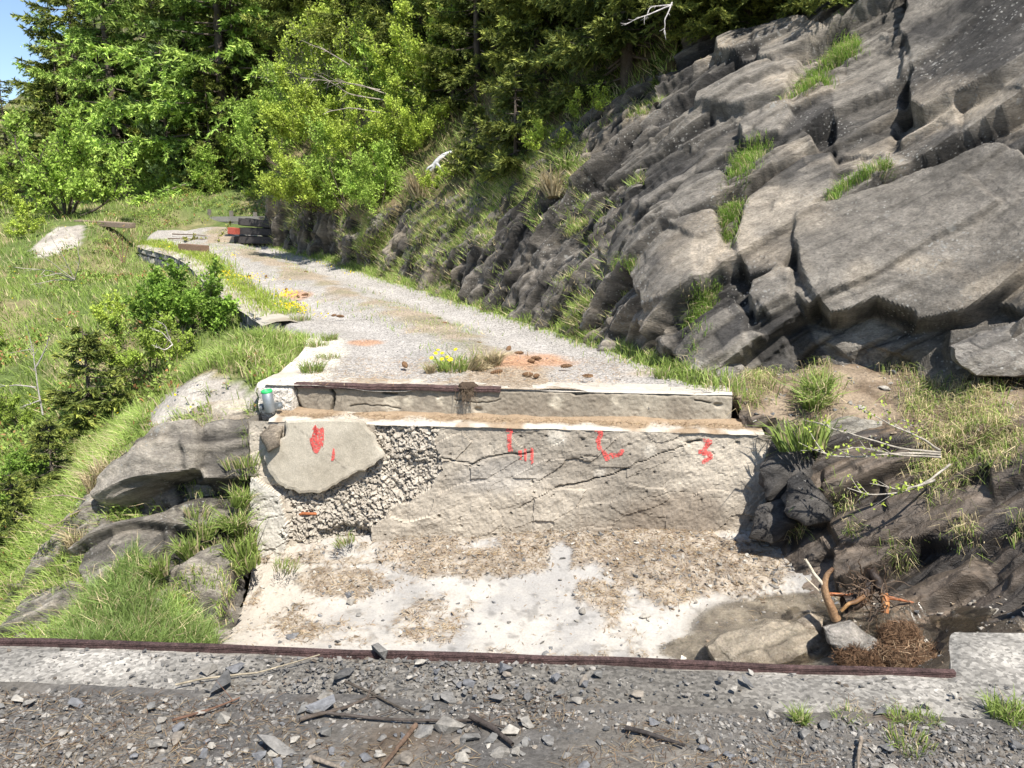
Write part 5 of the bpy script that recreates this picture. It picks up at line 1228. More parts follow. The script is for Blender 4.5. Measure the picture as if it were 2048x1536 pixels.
nA2 = gnormals(SHEET_A); nA2 = np.where((nA2[..., 1] > 0)[..., None], -nA2, nA2); ax, ay = proj(SHEET_A)
crev = np.exp(-(segdist(ax, ay, [(1380, 740), (1400, 640), (1430, 520), (1455, 440), (1475, 340), (1530, 270), (1620, 180), (1700, 105)]) / 15.) ** 2) * sstep(-.25, .2, fbm(SHEET_A * 2.2, 3, 917))
crev = crev + .8 * np.exp(-(segdist(ax, ay, [(1660, 400), (1700, 370), (1770, 335)]) / 6.) ** 2) + np.exp(-(segdist(ax, ay, [(1240, 545), (1255, 530)]) / 10.) ** 2)
p7_, n7_ = sample(SHEET_A, crev * (ax < 2100), 8000, 16)
dx_, dy_ = proj(SHEET_D)
wD = np.zeros(dx_.shape)
for x_, y_, r_ in ((1630, 790, 32), (1600, 890, 26), (1640, 760, 20), (1900, 890, 45), (1990, 880, 45), (1870, 950, 40), (1840, 800, 40), (1950, 820, 50), (1610, 1000, 14), (1680, 1000, 22), (1590, 1065, 16), (1790, 1110, 22), (1920, 1070, 26), (2030, 1060, 20), (1520, 760, 30), (1500, 800, 16), (1800, 720, 30), (1700, 1060, 14)):
    wD += np.exp(-(np.hypot(dx_ - x_, dy_ - y_) / r_) ** 2)
p8_, n8_ = sample(SHEET_D, wD, 6000, 17)
stuff("ledge_grass", "grass tufts growing from cracks and ledges of the cliff and gully bank", [blades(p6_, n6_, np.full(len(p6_), .19), .011, 18, flat=True, lean=.5, sag=(-.35, -.25, -.35), dry=.28),
    blades(p7_, n7_, np.full(len(p7_), .13), .006, 19, lean=.5, sag=(-.25, -.3, -.2), dry=.2, col=((.10, .18, .03), (.25, .36, .07))), blades(p8_, n8_, np.full(len(p8_), .17), .0055, 20, lean=.55, sag=(-.1, -.3, -.35), dry=.55)])
def PZv(px, py, z):
    u = (px - 1024.0) / FOC; v = -(py - 768.0) / FOC; t = (z - CAM_H) / (-SP + v * CP)
    return np.stack([u * t, (CP + v * SP) * t, 0 * t + z], -1)
# ------------------------------------------------------------------ rock outcrops
def rock_lump(poly, Y0, depth, seed, sy=0.0, sx=0.0, bulge=.10, amp=.05, cell=(.35, .12, .2), tone=((.11, .105, .10), (.25, .225, .195)), mat=None, smooth=False):
    poly = np.array(poly, float); ring = []
    for i in range(len(poly)):
        p, q = poly[i], poly[(i + 1) % len(poly)]; m = max(2, int(np.linalg.norm(q - p) / 4.5))
        for k in range(m): ring.append(p + (q - p) * k / m)
    ring = np.array(ring); ring = ring + 3.0 * np.stack([fbm(np.c_[ring * .05, 0 * ring[:, :1] + j], 3, seed) for j in (0, 9)], -1); c = ring.mean(0); n = len(ring)
    R = 24; layers = [(k / R, 0.0) for k in range(1, R + 1)] + [(1.03, .12), (1.05, .35), (1.02, .7), (.9, 1.0)]
    V = []
    for f, b in layers:
        rr_ = c + (ring - c) * f
        for q in rr_:
            Y = Y0 + sy * (q[1] - c[1]) / 100 + sx * (q[0] - c[0]) / 100 - (bulge * (1 - f ** 3) if b == 0 else 0) + b * depth
            V.append(P(q[0], q[1], Y))
    V.append(P(c[0], c[1], Y0 - bulge)); V = np.array(V)
    F = []
    for k in range(len(layers) - 1):
        i = k * n + np.arange(n); j = k * n + (np.arange(n) + 1) % n; F.append(np.stack([i, j, j + n, i + n], -1))
    F4 = np.concatenate(F); F3 = np.stack([np.full(n, len(V) - 1), (np.arange(n) + 1) % n, np.arange(n)], -1)
    b1 = np.array([.84, -.1, .5]); nm = np.array([-.3, -.8, .5]); nm = nm - b1 * nm.dot(b1) / b1.dot(b1); nm /= np.linalg.norm(nm); b1 /= np.linalg.norm(b1); b2 = np.cross(nm, b1)
    Q = np.stack([V @ b1, V @ b2, V @ nm], -1) + .08 * fbm(V * 3, 3, seed)[:, None]
    f1, f2, a, b_, c_, dl = worley(Q / np.array(cell), seed); g1, g2, a2, b2_, c2, dl2 = worley(Q / np.array(cell) * 2.7, seed + 9)
    out = unit(V - V.mean(0) + np.array([0, .2, 0])) * .5 + np.array([-.1, -.45, .25])
    dsp = 1.7 * amp * crease(Q / np.array([.30, .11, .18]), seed) + .8 * amp * crease(Q / np.array([.13, .045, .09]), seed + 5) + .008 * fbm(V * 22, 3, seed + 2); _, e1, a, _ = jblocks(Q, .5, .16, seed, amp, .8); f2 = e1 * 4; f1 = 0 * f2; dsp = dsp - .02 * np.exp(-e1 / .012)
    V = V + out * dsp[:, None]
    col = lerpc(tone[0], tone[1], sstep(.1, .9, .5 * a + .3 * a2 + .25 + .4 * fbm(V * 3, 3, seed + 4))) * (1 - .5 * np.exp(-(f2 - f1) / .05))[:, None]
    c3 = V.mean(0)
    return mesh("rock", V - c3, [F4, F3], mat or M_ROCK, col, smooth), c3
PALE = ((.30, .27, .22), (.47, .43, .36)); GREY = ((.15, .14, .128), (.34, .31, .27)); DARKR = ((.035, .033, .032), (.11, .10, .09)); WETP = ((.11, .085, .06), (.33, .28, .21)); BRN = ((.20, .155, .11), (.34, .28, .21))
rocks = [
 ([(425, 800), (470, 775), (540, 752), (548, 785), (490, 812), (440, 825)], 7.0, .5, GREY, None, .04, "flat grey rock left of the guard post socket"),
 ([(520, 870), (540, 850), (566, 850), (560, 890), (535, 905)], 6.30, .3, BRN, None, .04, "crumbling concrete lump under the guard post socket"),
 ([(1578, 965), (1602, 945), (1668, 1015), (1662, 1042), (1610, 1052), (1568, 1022)], 5.45, .4, DARKR, None, .06, "angular dark boulder on the gully bank right of the abutment"),
 ([(1518, 1010), (1580, 985), (1592, 1050), (1545, 1085), (1502, 1075)], 5.62, .4, DARKR, None, .06, "dark rock wedged at the abutment's right foot"),
 ([(1545, 880), (1600, 860), (1640, 925), (1600, 990), (1535, 1000), (1525, 940)], 5.85, .5, DARKR, None, .08, "large dark rock right of the last red paint mark"),
 ([(1415, 1292), (1450, 1258), (1530, 1238), (1610, 1245), (1662, 1290), (1692, 1350), (1600, 1352), (1440, 1340)], 4.50, .6, WETP, M_WETROCK, .06, "big wet pale brown rock in the stream behind the rail"),
 ([(1652, 1258), (1700, 1243), (1757, 1288), (1752, 1322), (1700, 1312), (1660, 1288)], 4.30, .4, GREY, M_WETROCK, .05, "shiny wet grey stone beside the big wet rock"),
 ([(1598, 1248), (1620, 1228), (1645, 1236), (1640, 1268), (1605, 1270)], 4.62, .25, BRN, M_WETROCK, .03, "small brown wet stone behind the big wet rock"),
 ([(1640, 852), (1700, 836), (1830, 848), (1836, 878), (1700, 886), (1650, 880)], 5.92, .4, PALE, None, .05, "flat pale slab on the lip of the soil shelf"),
 ([(1905, 692), (1990, 655), (2060, 640), (2120, 660), (2110, 752), (1955, 750), (1912, 722)], 5.90, .6, GREY, None, .05, "smooth grey boulder under the overhang at the right edge"),
 ([(1380, 745), (1400, 715), (1450, 700), (1490, 735), (1470, 770), (1410, 772)], 6.95, .4, GREY, None, .06, "rounded pale rock at the cliff foot beside the road verge"),
]
for k, (poly, Y, dep, tone, mt, bl, lab) in enumerate(rocks):
    me, c = rock_lump(poly, Y, dep, 950 + 11 * k, sy=-.25 if poly[0][0] < 700 else -.2, bulge=bl, amp=.045, tone=tone, mat=mt)
    obj("rock", me, None, lab, "rock", "rocks around the gap", loc=c)

# ------------------------------------------------------------------ dry-stone retaining wall under the road edge
wall = thing("retaining_wall", "low dry-stone retaining wall with pale coping at the left road edge", "wall")
r = rng(61)
kk = np.arange(62, 168); pts = RL[kk]
seg = np.linalg.norm(np.diff(pts, axis=0), axis=1); sl = np.concatenate([[0], np.cumsum(seg)])
def along(s):
    i = np.clip(np.searchsorted(sl, s) - 1, 0, len(sl) - 2); f = (s - sl[i]) / (sl[i + 1] - sl[i]); q = pts[i] * (1 - f) + pts[i + 1] * f
    t = (pts[i + 1] - pts[i]) / (sl[i + 1] - sl[i]); return q, t
def chip(seed, npt=11, flat=(1, .75, .4), power=1.0):
    rr_ = rng(seed); bm = bmesh.new()
    for q in unit(rr_.normal(0, 1, (npt, 3))) * (rr_.uniform(.75, 1.1, (npt, 1)) ** power): bm.verts.new(q * np.array(flat) * .5)
    g_ = bmesh.ops.convex_hull(bm, input=bm.verts[:])
    bmesh.ops.delete(bm, geom=[v for v in bm.verts if not v.link_faces], context='VERTS')
    bm.normal_update(); return bm
def stone_block(seed):
    bm = bmesh.new(); box(bm, (0, 0, 0), (1, 1, 1), bevel=.13); rr_ = rng(seed)
    for v in bm.verts: v.co += Vector(rr_.normal(0, .045, 3))
    bmesh.ops.triangulate(bm, faces=bm.faces[:]); return bm
def colmesh(name, bm, mat, tone, seed=0):
    me = bm_mesh(name, bm, mat); rr_ = rng(seed); c4 = np.ones((len(me.vertices), 4), np.float32)
    c4[:, :3] = np.array(tone) * rr_.uniform(.85, 1.15, (len(me.vertices), 1)); a_ = me.color_attributes.new("Col", 'FLOAT_COLOR', 'POINT'); a_.data.foreach_set("color", c4.ravel()); return me
BLK = [colmesh("stone", stone_block(70 + i), M_STONE, t, i) for i, t in enumerate(((.16, .16, .165), (.23, .22, .21), (.30, .285, .26), (.11, .11, .115), (.36, .335, .29)))]
s_ = 0.0
for row, (z0, hgt) in enumerate(((-.09, .17), (-.27, .18), (-.46, .19), (-.64, .17))):
    s_ = r.uniform(0, .1)
    while s_ < sl[-1] - .3:
        ln = r.uniform(.18, .42); q, t = along(s_ + ln / 2); nrm = np.array([-t[1], t[0]])
        o = q + nrm * (.10 + .05 * row * .4); z = float(zroad(q[1])) + z0
        obj("stone", BLK[r.integers(0, 5)], wall, loc=(o[0], o[1], z), rot=(r.normal(0, .06), r.normal(0, .06), math.atan2(t[1], t[0]) + r.normal(0, .05)), scale=(ln * .97, .26, hgt * r.uniform(.85, 1.0)))
        s_ += ln
cop = []
ss = np.linspace(0, sl[-1], 160)
for o_ in (-.30, -.12, .06, .24):
    for s in ss:
        q, t = along(s); nrm = np.array([-t[1], t[0]]); cop.append([*(q + nrm * o_), float(zroad(q[1])) + .025 - (.05 if o_ in (.24, -.30) else 0)])
cop = np.array(cop); cop = cop + .02 * np.stack([fbm(cop * 3, 3, 62 + j) for j in range(3)], -1)
obj("coping", mesh("coping", cop, grid_faces(4, 160), M_CONC, lerpc((.42, .385, .32), (.30, .26, .20), sstep(-.2, .3, fbm(cop * 3, 3, 66))), True), wall)

# ------------------------------------------------------------------ guard-post socket on the corner block
M_STEEL = material("galvanised_steel", .45, ((30, .12),), ((80, .1),), .5, color=(.30, .32, .33), metallic=.6)
M_GREEN = material("green_paint", .5, ((30, .1),), ((60, .1),), .4, color=(.03, .42, .12))
def lathe(prof, k=20):
    prof = np.array(prof); a_ = np.arange(k) * 2 * np.pi / k
    V = np.stack([prof[:, None, 0] * np.cos(a_), prof[:, None, 0] * np.sin(a_), prof[:, None, 1] + 0 * a_], -1).reshape(-1, 3)
    n = len(prof); i = np.arange(n - 1)[:, None] * k + np.arange(k); j = np.arange(n - 1)[:, None] * k + (np.arange(k) + 1) % k
    return V, np.stack([i, j, j + k, i + k], -1).reshape(-1, 4)
sock_p = P(540, 818, 6.52)
sock = thing("post_socket", "grey steel guard post stub with green painted rim on the corner block", "post")
sock.location = sock_p; sock.rotation_euler = (math.radians(6), math.radians(-5), 0)
V, F = lathe([(.043, -.02), (.046, 0), (.046, .165), (.040, .168), (.039, .12), (0.001, .12)]); obj("tube", mesh("tube", V, F, M_STEEL, None, True), sock)
V, F = lathe([(.0465, .150), (.0472, .152), (.0472, .1665), (.0395, .1700), (.0385, .1695), (.0385, .135), (.001, .134)]); obj("painted_rim", mesh("painted_rim", V, F, M_GREEN, None, True), sock)
bm = bmesh.new(); box(bm, (0, .04, .012), (.20, .012, .06), bevel=.004); brk = obj("bracket", bm_mesh("bracket", bm, M_STEEL), sock)
for sx in (-.078, .078):
    V, F = lathe([(.0, .03), (.014, .028), (.016, .02), (.016, 0), (.02, -.001)], 6)
    V = V[:, [0, 2, 1]] * np.array([1, -1, 1]); obj("bolt", mesh("bolt", V + np.array([sx, .036, .012]), F, M_STEEL), brk)
# rusty bar sticking out of the rubble
V, F = tubes([np.array([plate_at(592, 1030, LO + .02), plate_at(606, 1027, LO + .05), plate_at(634, 1028, LO + .04)])], [np.full(3, .013)], 8)
obj("rusty_bar", mesh("rusty_bar", V, F, material("orange_rust", .85, ((30, .3),), ((80, .4),), .2, color=(.34, .12, .05)), None, True), wall_face)

# ------------------------------------------------------------------ loose stones
STN = []
for i in range(14):
    tone = [(.15, .145, .135), (.20, .19, .175), (.115, .112, .108), (.26, .24, .21), (.32, .295, .255), (.165, .165, .17), (.22, .19, .155)][i % 7]
    bm = chip(300 + i, 12 + i % 5, (1, .72, [.34, .5, .28, .62][i % 4]))
    STN.append(colmesh("stone", bm, M_STONE, tone, i))
def stone(px, py, w, k, label, z=None, pos=None, rot=None, sc=(1, 1, 1), group=None, nm="stone"):
    if pos is None:
        q = PZ(px, py, .02); q = PZ(px, py, near_h(q[0], q[1]) + .01)
    else: q = np.array(pos)
    return obj(nm, STN[k % 14], None, label, "stone", group, loc=q + np.array([0, 0, w * .10]), rot=rot or (r.normal(0, .15), r.normal(0, .15), r.uniform(0, 6.28)), scale=tuple(w * np.array(sc)))
notable = [(755, 1306, .085, 1, (1, 1, 1.6), "blocky grey stone perched on the rail's edge"), (842, 1326, .05, 4, (1.2, .8, .7), "pale tan stone lying on the rail"), (440, 1372, .13, 2, (1.2, .7, .6), "long flat slate slab left of centre foreground"),
           (417, 1340, .062, 3, (1, 1, 1.2), "cubic pale grey stone above the long slate slab"), (468, 1340, .08, 5, (1.1, .8, .6), "dark slate flake right of the cubic stone"), (445, 1440, .075, 3, (1, 1, 1), "pale grey angular stone near the brown straw"),
           (545, 1500, .13, 1, (1.3, .6, .8), "long grey wedge stone at the bottom left of centre"), (690, 1352, .11, 2, (1.2, .8, .7), "layered dark stone right of the slate slab"), (640, 1415, .11, 5, (1, .8, .4), "flat dark slab beside the straw wisp"),
           (848, 1468, .085, 1, (1, .8, .7), "grey stone left of the foreground stone cluster"), (900, 1458, .10, 3, (1, 1, .9), "largest grey stone in the foreground cluster under the thin branch"), (940, 1482, .075, 1, (1, 1, .9), "brownish grey stone in the foreground cluster"),
           (982, 1480, .055, 0, (1, 1, 1), "small cube-like stone right of the cluster"), (1020, 1465, .085, 4, (.6, 1.1, .8), "upright pale stone against the thick stick"), (1000, 1510, .06, 3, (1, 1, .8), "pale stone at the bottom below the cluster"),
           (805, 1524, .085, 6, (1, 1, .8), "yellowish stone at the bottom edge"), (1100, 1485, .06, 1, (1, 1, .5), "flat triangular grey stone right of centre"), (1170, 1365, .055, 6, (1, .8, .5), "dark brown clod on the concrete strip"),
           (1495, 1365, .06, 2, (1.2, .7, .4), "dark slate flake on the concrete strip"), (1275, 1388, .05, 6, (1, 1, .6), "olive brown stone on the concrete strip"), (900, 1400, .07, 1, (1, 1, .7), "grey stone above the foreground cluster"), (990, 1400, .07, 1, (1, .9, .6), "grey stone right above the thin branch"),
           (1760, 1425, .08, 2, (1.2, .7, .4), "dark flat slate at the strip's edge on the right"), (1010, 1340, .075, 5, (1, .9, .9), "dark stone just below the rail near centre"), (590, 1480, .04, 4, (1, 1, .8), "small white stone near the bottom"), (35, 1400, .06, 4, (1, .8, .6), "white stone at the left edge foreground"),
           (155, 1410, .06, 5, (1, 1, .5), "blue-grey slate chip on the left foreground"), (1420, 1385, .03, 4, (1, 1, .8), "tiny white chip on the dark gravel"), (310, 1490, .06, 3, (1, .8, .5), "grey flake low on the left foreground"), (350, 1480, .07, 6, (1.2, .7, .5), "brown-grey shard left of the long wedge")]
for px, py, w, k, sc, lab in notable: stone(px, py, w * 1.15, k, lab, sc=sc)
cnt = 0; r = rng(77)
while cnt < 270:
    px, py = r.uniform(-30, 2080), 1300 + 250 * r.random() ** .8
    q = PZ(px, py, 0.01); eY = 2.73 + (q[0] + 1.94) * (NE_B[1] - NE_A[1]) / (NE_B[0] - NE_A[0])
    if q[1] > eY - .05: continue
    onstrip = q[1] > eY - .33; dens = np.exp(-((q[0] + .35) / .75) ** 2)
    if onstrip and r.random() > .15 + .75 * np.exp(-((q[0] + .3) / .5) ** 2): continue
    if not onstrip and r.random() > .35 + .6 * dens: continue
    w = .018 + .045 * r.random() ** 2.2
    k = int(r.integers(0, 14)); tone_w = ["dark grey", "mid grey", "blackish", "light grey", "pale", "blue-grey", "brownish"][k % 7]; shape_w = ["flat", "chunky", "thin", "blocky"][k % 4]
    zone_w = ("on the concrete strip" if onstrip else "on the gravel") + (" at far left" if px < 330 else " beside the slate slab" if px < 620 else " left of the cluster" if px < 850 else " around the stone cluster" if px < 1100 else " right of centre" if px < 1500 else " at far right") + (" by the rail" if py < 1375 else " near the bottom" if py > 1485 else "")
    stone(px, py, w, k, ("tiny " if w < .026 else "small ") + tone_w + " " + shape_w + " stone " + zone_w, group="small stones in the foreground gravel"); cnt += 1
# finer gravel: nobody could count it
def scatter_chips(name, label, pts, sizes, seed, tones, flat=.5):
    r = rng(seed); base = []
    for i in range(6):
        bm = chip(400 + i, 8, (1, .8, flat)); me = bm_mesh("t", bm, None); v = np.array([x.co for x in me.vertices]); f = np.array([list(p.vertices) for p in me.polygons if len(p.vertices) == 3]); base.append((v, f)); bpy.data.meshes.remove(me)
    Vs, Fs, Cs, off = [], [], [], 0; which = r.integers(0, 6, len(pts)); tones = np.array(tones)
    for b, (v, f) in enumerate(base):
        idx = np.where(which == b)[0]; m = len(idx)
        if not m: continue
        a_ = r.uniform(0, 6.28, m); ca_, sa = np.cos(a_), np.sin(a_); s3 = sizes[idx][:, None, None]
        x = v[None, :, 0] * ca_[:, None] - v[None, :, 1] * sa[:, None]; y = v[None, :, 0] * sa[:, None] + v[None, :, 1] * ca_[:, None]
        tl = r.normal(0, .3, (m, 2)); z = v[None, :, 2] + x * tl[:, :1] + y * tl[:, 1:]
        vv = np.stack([x, y, z], -1) * s3 + pts[idx][:, None]
        Vs.append(vv.reshape(-1, 3)); Fs.append((f[None] + (np.arange(m) * len(v))[:, None, None] + off).reshape(-1, 3)); off += m * len(v)
        Cs.append(np.repeat(tones[r.integers(0, len(tones), m)] * r.uniform(.75, 1.25, (m, 1)), len(v), 0))
    return obj(name, mesh(name, np.concatenate(Vs), np.concatenate(Fs), M_STONE, np.concatenate(Cs)), None, label, "gravel", kind="stuff")
GT = [(.12, .115, .108), (.16, .152, .14), (.21, .195, .178), (.10, .096, .09), (.29, .27, .24), (.14, .115, .09)]
px = r.uniform(-60, 2110, 23000); py = 1295 + 270 * r.random(23000)
Q = PZv(px, py, .01); eY = 2.73 + (Q[:, 0] + 1.94) * (NE_B[1] - NE_A[1]) / (NE_B[0] - NE_A[0])
pile = np.exp(-((Q[:, 0] + .35) / .55) ** 2)
ok = (Q[:, 1] < eY - .02) & ((Q[:, 1] < eY - .30) | (r.random(len(Q)) < .06 + .9 * pile)); Q = Q[ok]
Q[:, 2] = near_hv(Q[:, 0], Q[:, 1]); sz = .006 + .026 * r.random(len(Q)) ** 2.6
scatter_chips("foreground_gravel", "fine dark slate gravel strewn over the foreground", Q + np.array([0, 0, .002]), sz, 78, GT)
# chips on the apron, the scree beside the pipe, the track and the shelf
pA, _ = sample(SHEET_E, .12 + LIT_E, 3600, 79)
q_, _ = sample(GV, sc2 * 1.0, 1800, 80); d_, _ = sample(SHEET_D, ((dy_ < shelf_line(dx_) + 10) | (dy_ > 1190)) * (dx_ < 2200) * 1.0, 1800, 81)
allp = np.concatenate([pA, q_, d_]); sz = .010 + .055 * r.random(len(allp)) ** 3.2
scatter_chips("scattered_chips", "small stone chips scattered over apron, scree and shelf", allp, sz, 82, [(.30, .27, .23), (.20, .185, .165), (.40, .37, .32), (.14, .14, .14), (.27, .21, .15)])
tr = rng(83); kx = tr.integers(0, nr - 1, 5200); tx = tr.uniform(.02, .97, 5200); qq = RVV.reshape(nr, nc, 3)[kx, (tx * (nc - 1)).astype(int)] + np.c_[tr.normal(0, .04, (5200, 2)), np.zeros(5200)]
scatter_chips("track_gravel", "pale crushed gravel on the track surface", qq, .008 + .022 * tr.random(5200) ** 3, 84, [(.34, .325, .315), (.26, .25, .245), (.42, .40, .385), (.20, .195, .19)])
apr = [(698, 1193, .11, 5, "dark slate stone on the pale apron, left of the darkest one"), (740, 1180, .09, 2, "darkest slate stone on the pale apron"), (585, 1275, .13, 5, "broad blue-grey flake low on the apron's left"), (700, 1205, .10, 3, "pale grey flake below the dark slates on the apron"),
       (718, 1232, .07, 1, "small grey stone low among the apron slates"), (1125, 1118, .07, 1, "grey stone at the foot of the abutment face"), (1165, 1225, .09, 3, "grey shard on the brown litter heap"), (1290, 1235, .10, 4, "whitish stone right on the pale apron"), (1380, 1180, .07, 3, "pale stone in the brown debris"), (1440, 1130, .06, 1, "grey stone in the debris near the abutment's right foot"), (560, 1285, .05, 2, "small dark stone at the apron's left border"), (1305, 1120, .05, 4, "light stone in debris below the long crack")]
for px, py, w, k, lab in apr: q = sheet_at(SHEET_E, px, py); stone(0, 0, w, k, lab, pos=q)
for px, py, w, k, lab in ((1772, 780, .11, 4, "white angular stone on the soil shelf"), (1722, 815, .09, 4, "pale grey stone left of the white one on the shelf"), (1700, 808, .07, 3, "greyish stone on the shelf's left"), (1790, 745, .10, 5, "blue-grey stone behind the white one on the shelf")): q = sheet_at(SHEET_D, px, py); stone(0, 0, w, k, lab, pos=q)

# ------------------------------------------------------------------ cones, litter and debris on the track
def cone_mesh(open_=True):
    V, F = [], []; k = 10; rings = 14
    for i in range(rings):
        t = i / (rings - 1); rad = .019 * math.sin(math.pi * (.12 + .84 * t)) ** .7
        for j in range(k):
            a_ = 2 * math.pi * (j + .5 * (i % 2)) / k; sc = 1.22 if i % 2 else .86
            V.append((t * .11 - .055, math.cos(a_) * rad * sc, math.sin(a_) * rad * sc))
    i = np.arange(rings - 1)[:, None] * k + np.arange(k); j = np.arange(rings - 1)[:, None] * k + (np.arange(k) + 1) % k
    F = np.stack([i, j, j + k, i + k], -1).reshape(-1, 4); rr_ = rng(3)
    return mesh("cone", np.array(V), [F, np.arange(k)[None], np.arange((rings - 1) * k, rings * k)[None]], M_BARK, np.array((.17, .10, .055)) * rr_.uniform(.6, 1.4, (len(V), 1)))
CONE = cone_mesh()
cones = [(928, 693, "pale brown cone lying left above the dandelions"), (957, 692, "dark cone beside the pale one"), (1017, 702, "small dark cone above the rusty needle patch"), (1038, 710, "slim grey-brown cone right above the needle patch"), (1063, 727, "thick dark cone at the needle patch's right end"), (1073, 721, "small cone touching the thick dark one"), (1133, 737, "big shaggy cone near the track's right side"),
         (993, 749, "cone right of the dandelion clump near the edge"), (1055, 754, "brown cone on the beam edge, right pair"), (1073, 757, "round cone beside the right pair at the edge"), (668, 634, "dark cone alone on the left of the track"), (680, 636, "pale cone next to the lone dark one"), (573, 581, "cone on the orange needle patch, upper"), (610, 592, "dark cone right of the orange patch"), (596, 596, "cone at the orange patch's lower rim"), (612, 546, "cone far up the track, right"), (641, 565, "cone in the middle of the track further up"),
         (463, 535, "cone up the track near the left rut"), (532, 555, "cone by the middle grass strip"), (498, 555, "cone left of the middle grass strip"), (565, 533, "farthest cone near the cliff verge"), (890, 650, "cone near the shadow on the track"), (810, 735, "weathered cone close to the beam, centre left"), (1175, 757, "stubby cone near the white kerb")]
for i, (px, py, lab) in enumerate(cones):
    obj("spruce_cone", CONE, None, lab, "cone", "spruce cones on the track", loc=on_road(px, py, .025), rot=(r.uniform(0, 6), r.normal(0, .12), r.uniform(0, 6.28)), scale=r.uniform(.75, 1.1) * (1.15 if py > 680 else 1.0))
TUFT = [tuft_mesh("tuft", 170, .13, .09, 90, dry=.1), tuft_mesh("tuft", 120, .10, .11, 91, dry=.25), tuft_mesh("tuft", 200, .20, .07, 92, dry=.15), tuft_mesh("tuft", 220, .24, .06, 93, dry=.9)]
M_FLOW = material("yellow_petals", .6, ((40, .15),), ((60, .1),), .2, color=(.85, .60, .01))
def flower_mesh(n=1, s=.02):
    V, F = lathe([(.0, -.004), (.6 * s, -.003), (1.0 * s, .004), (.75 * s, .009), (.35 * s, .007), (.0, .010)], 10); return mesh("flower", V, F, M_FLOW)
FLO = flower_mesh()
def tuft(px, py, k, sc, lab, pos=None, grp="grass tufts on the track"):
    return obj("grass_tuft", TUFT[k], None, lab, "grass tuft", grp, loc=on_road(px, py, -.01) if pos is None else pos, rot=(0, 0, r.uniform(0, 6)), scale=sc)
for px, py, k, sc, lab in ((625, 744, 0, 1.1, "bright grass tuft near the corner of the far road end"), (655, 718, 1, 1.0, "flat grass tuft above the corner tuft"), (632, 692, 1, 1.1, "wide sparse tuft on the bare concrete edge"), (660, 680, 0, .9, "small tuft right of the sparse one"), (880, 678, 1, 1.0, "yellowed tuft in the track's middle"), (865, 655, 1, .9, "little tuft up the track's middle"), (870, 640, 1, .8, "thin tuft further up the middle strip"),
                           (860, 745, 3, .5, "wisp of dry straw by the beam"), (985, 735, 3, .9, "tangle of straw right of the dandelions"), (600, 640, 1, 1.2, "low tuft below the yellow flowers at left"), (1330, 755, 0, 1.0, "verge tuft at the cliff foot by the kerb")): tuft(px, py, k, sc, lab)
dn = thing("dandelion_clump", "dandelion clump with bright yellow heads on the track near the beam", "plant", on_road(905, 742))
obj("leaves", TUFT[0], dn, scale=1.5); obj("dry_stalks", TUFT[3], dn, scale=.9, loc=(.18, .02, 0), rot=(0, .8, 0))
for i in range(9): 
    fx, fy, fz = r.normal(0, .09), r.normal(0, .05), r.uniform(.08, .20); obj("flower", FLO, dn, loc=(fx, fy, fz), rot=(r.normal(.5, .3), r.normal(0, .3), 0), scale=1.0)
M_FS = leaf_material("flower_mass", .2, .6, .1)
def flower_mass(name, label, pts, s, seed):
    rr_ = rng(seed); n = len(pts); d = unit(rr_.normal(0, 1, (n, 3)) * np.array([1, 1, .3])); V, F = cards(pts, d, unit(rr_.normal(0, .4, (n, 3)) + np.array([0, -.3, 1])), np.full(n, s), np.full(n, s), .03)
    return obj(name, mesh(name, V, F, M_FS, rep4(np.array((.80, .58, .015)) * rr_.uniform(.8, 1.1, (n, 1)))), None, label, "flowers", kind="stuff")
fl = []
for cx, cy, rx, ry, n in ((575, 597, 26, 7, 130), (585, 622, 30, 8, 110), (610, 628, 14, 6, 40), (500, 565, 50, 10, 120), (450, 555, 25, 8, 60), (320, 500, 40, 8, 40), (470, 518, 12, 5, 25), (640, 640, 30, 3, 14)):
    for _ in range(n): fl.append(on_road(cx + r.normal(0, rx * .5), cy + r.normal(0, ry * .5), r.uniform(.04, .12)))
for _ in range(60): q = ray_ground(r.uniform(420, 545), r.uniform(418, 424), 18); fl.append(q + np.array([0, 0, .15]))
for _ in range(90): q = ray_ground(r.uniform(0, 420), 410 + 470 * r.random(), 6.5); fl.append(q + np.array([0, 0, r.uniform(.08, .2)]))
for cx, cy in ((545, 492), (645, 540), (655, 545), (700, 560)):
    for _ in range(9): fl.append(on_road(cx + r.normal(0, 8), cy + r.normal(0, 3), .14))
flower_mass("yellow_flowers", "small yellow flowers sprinkled along the verges and the slope", np.array(fl), .028, 95)
# soil clod with roots hanging over the beam
cl_ = thing("soil_clod", "dark clod of soil and roots hanging over the beam edge", "clod", ab(1.50, .0, .215))
bm = bmesh.new(); bmesh.ops.create_icosphere(bm, subdivisions=3, radius=1)
for v in bm.verts: v.co = Vector(np.array(v.co) * (1 + .35 * fbm(np.array([v.co]) * 2.2, 3, 5)[0]) * np.array([.085, .06, .045]))
obj("soil", colmesh("soil", bm, M_SOIL, (.07, .05, .035)), cl_)
ls = [np.cumsum(np.vstack([[r.normal(0, .04), -.03, .01], r.normal(0, .012, (6, 3)) + np.array([0, -.010, -.018])]), 0) for _ in range(46)]
V, F = tubes(ls, [np.linspace(.003, .001, 7)] * len(ls), 4); obj("roots", mesh("roots", V, F, M_BARK, (.13, .095, .065)), cl_)
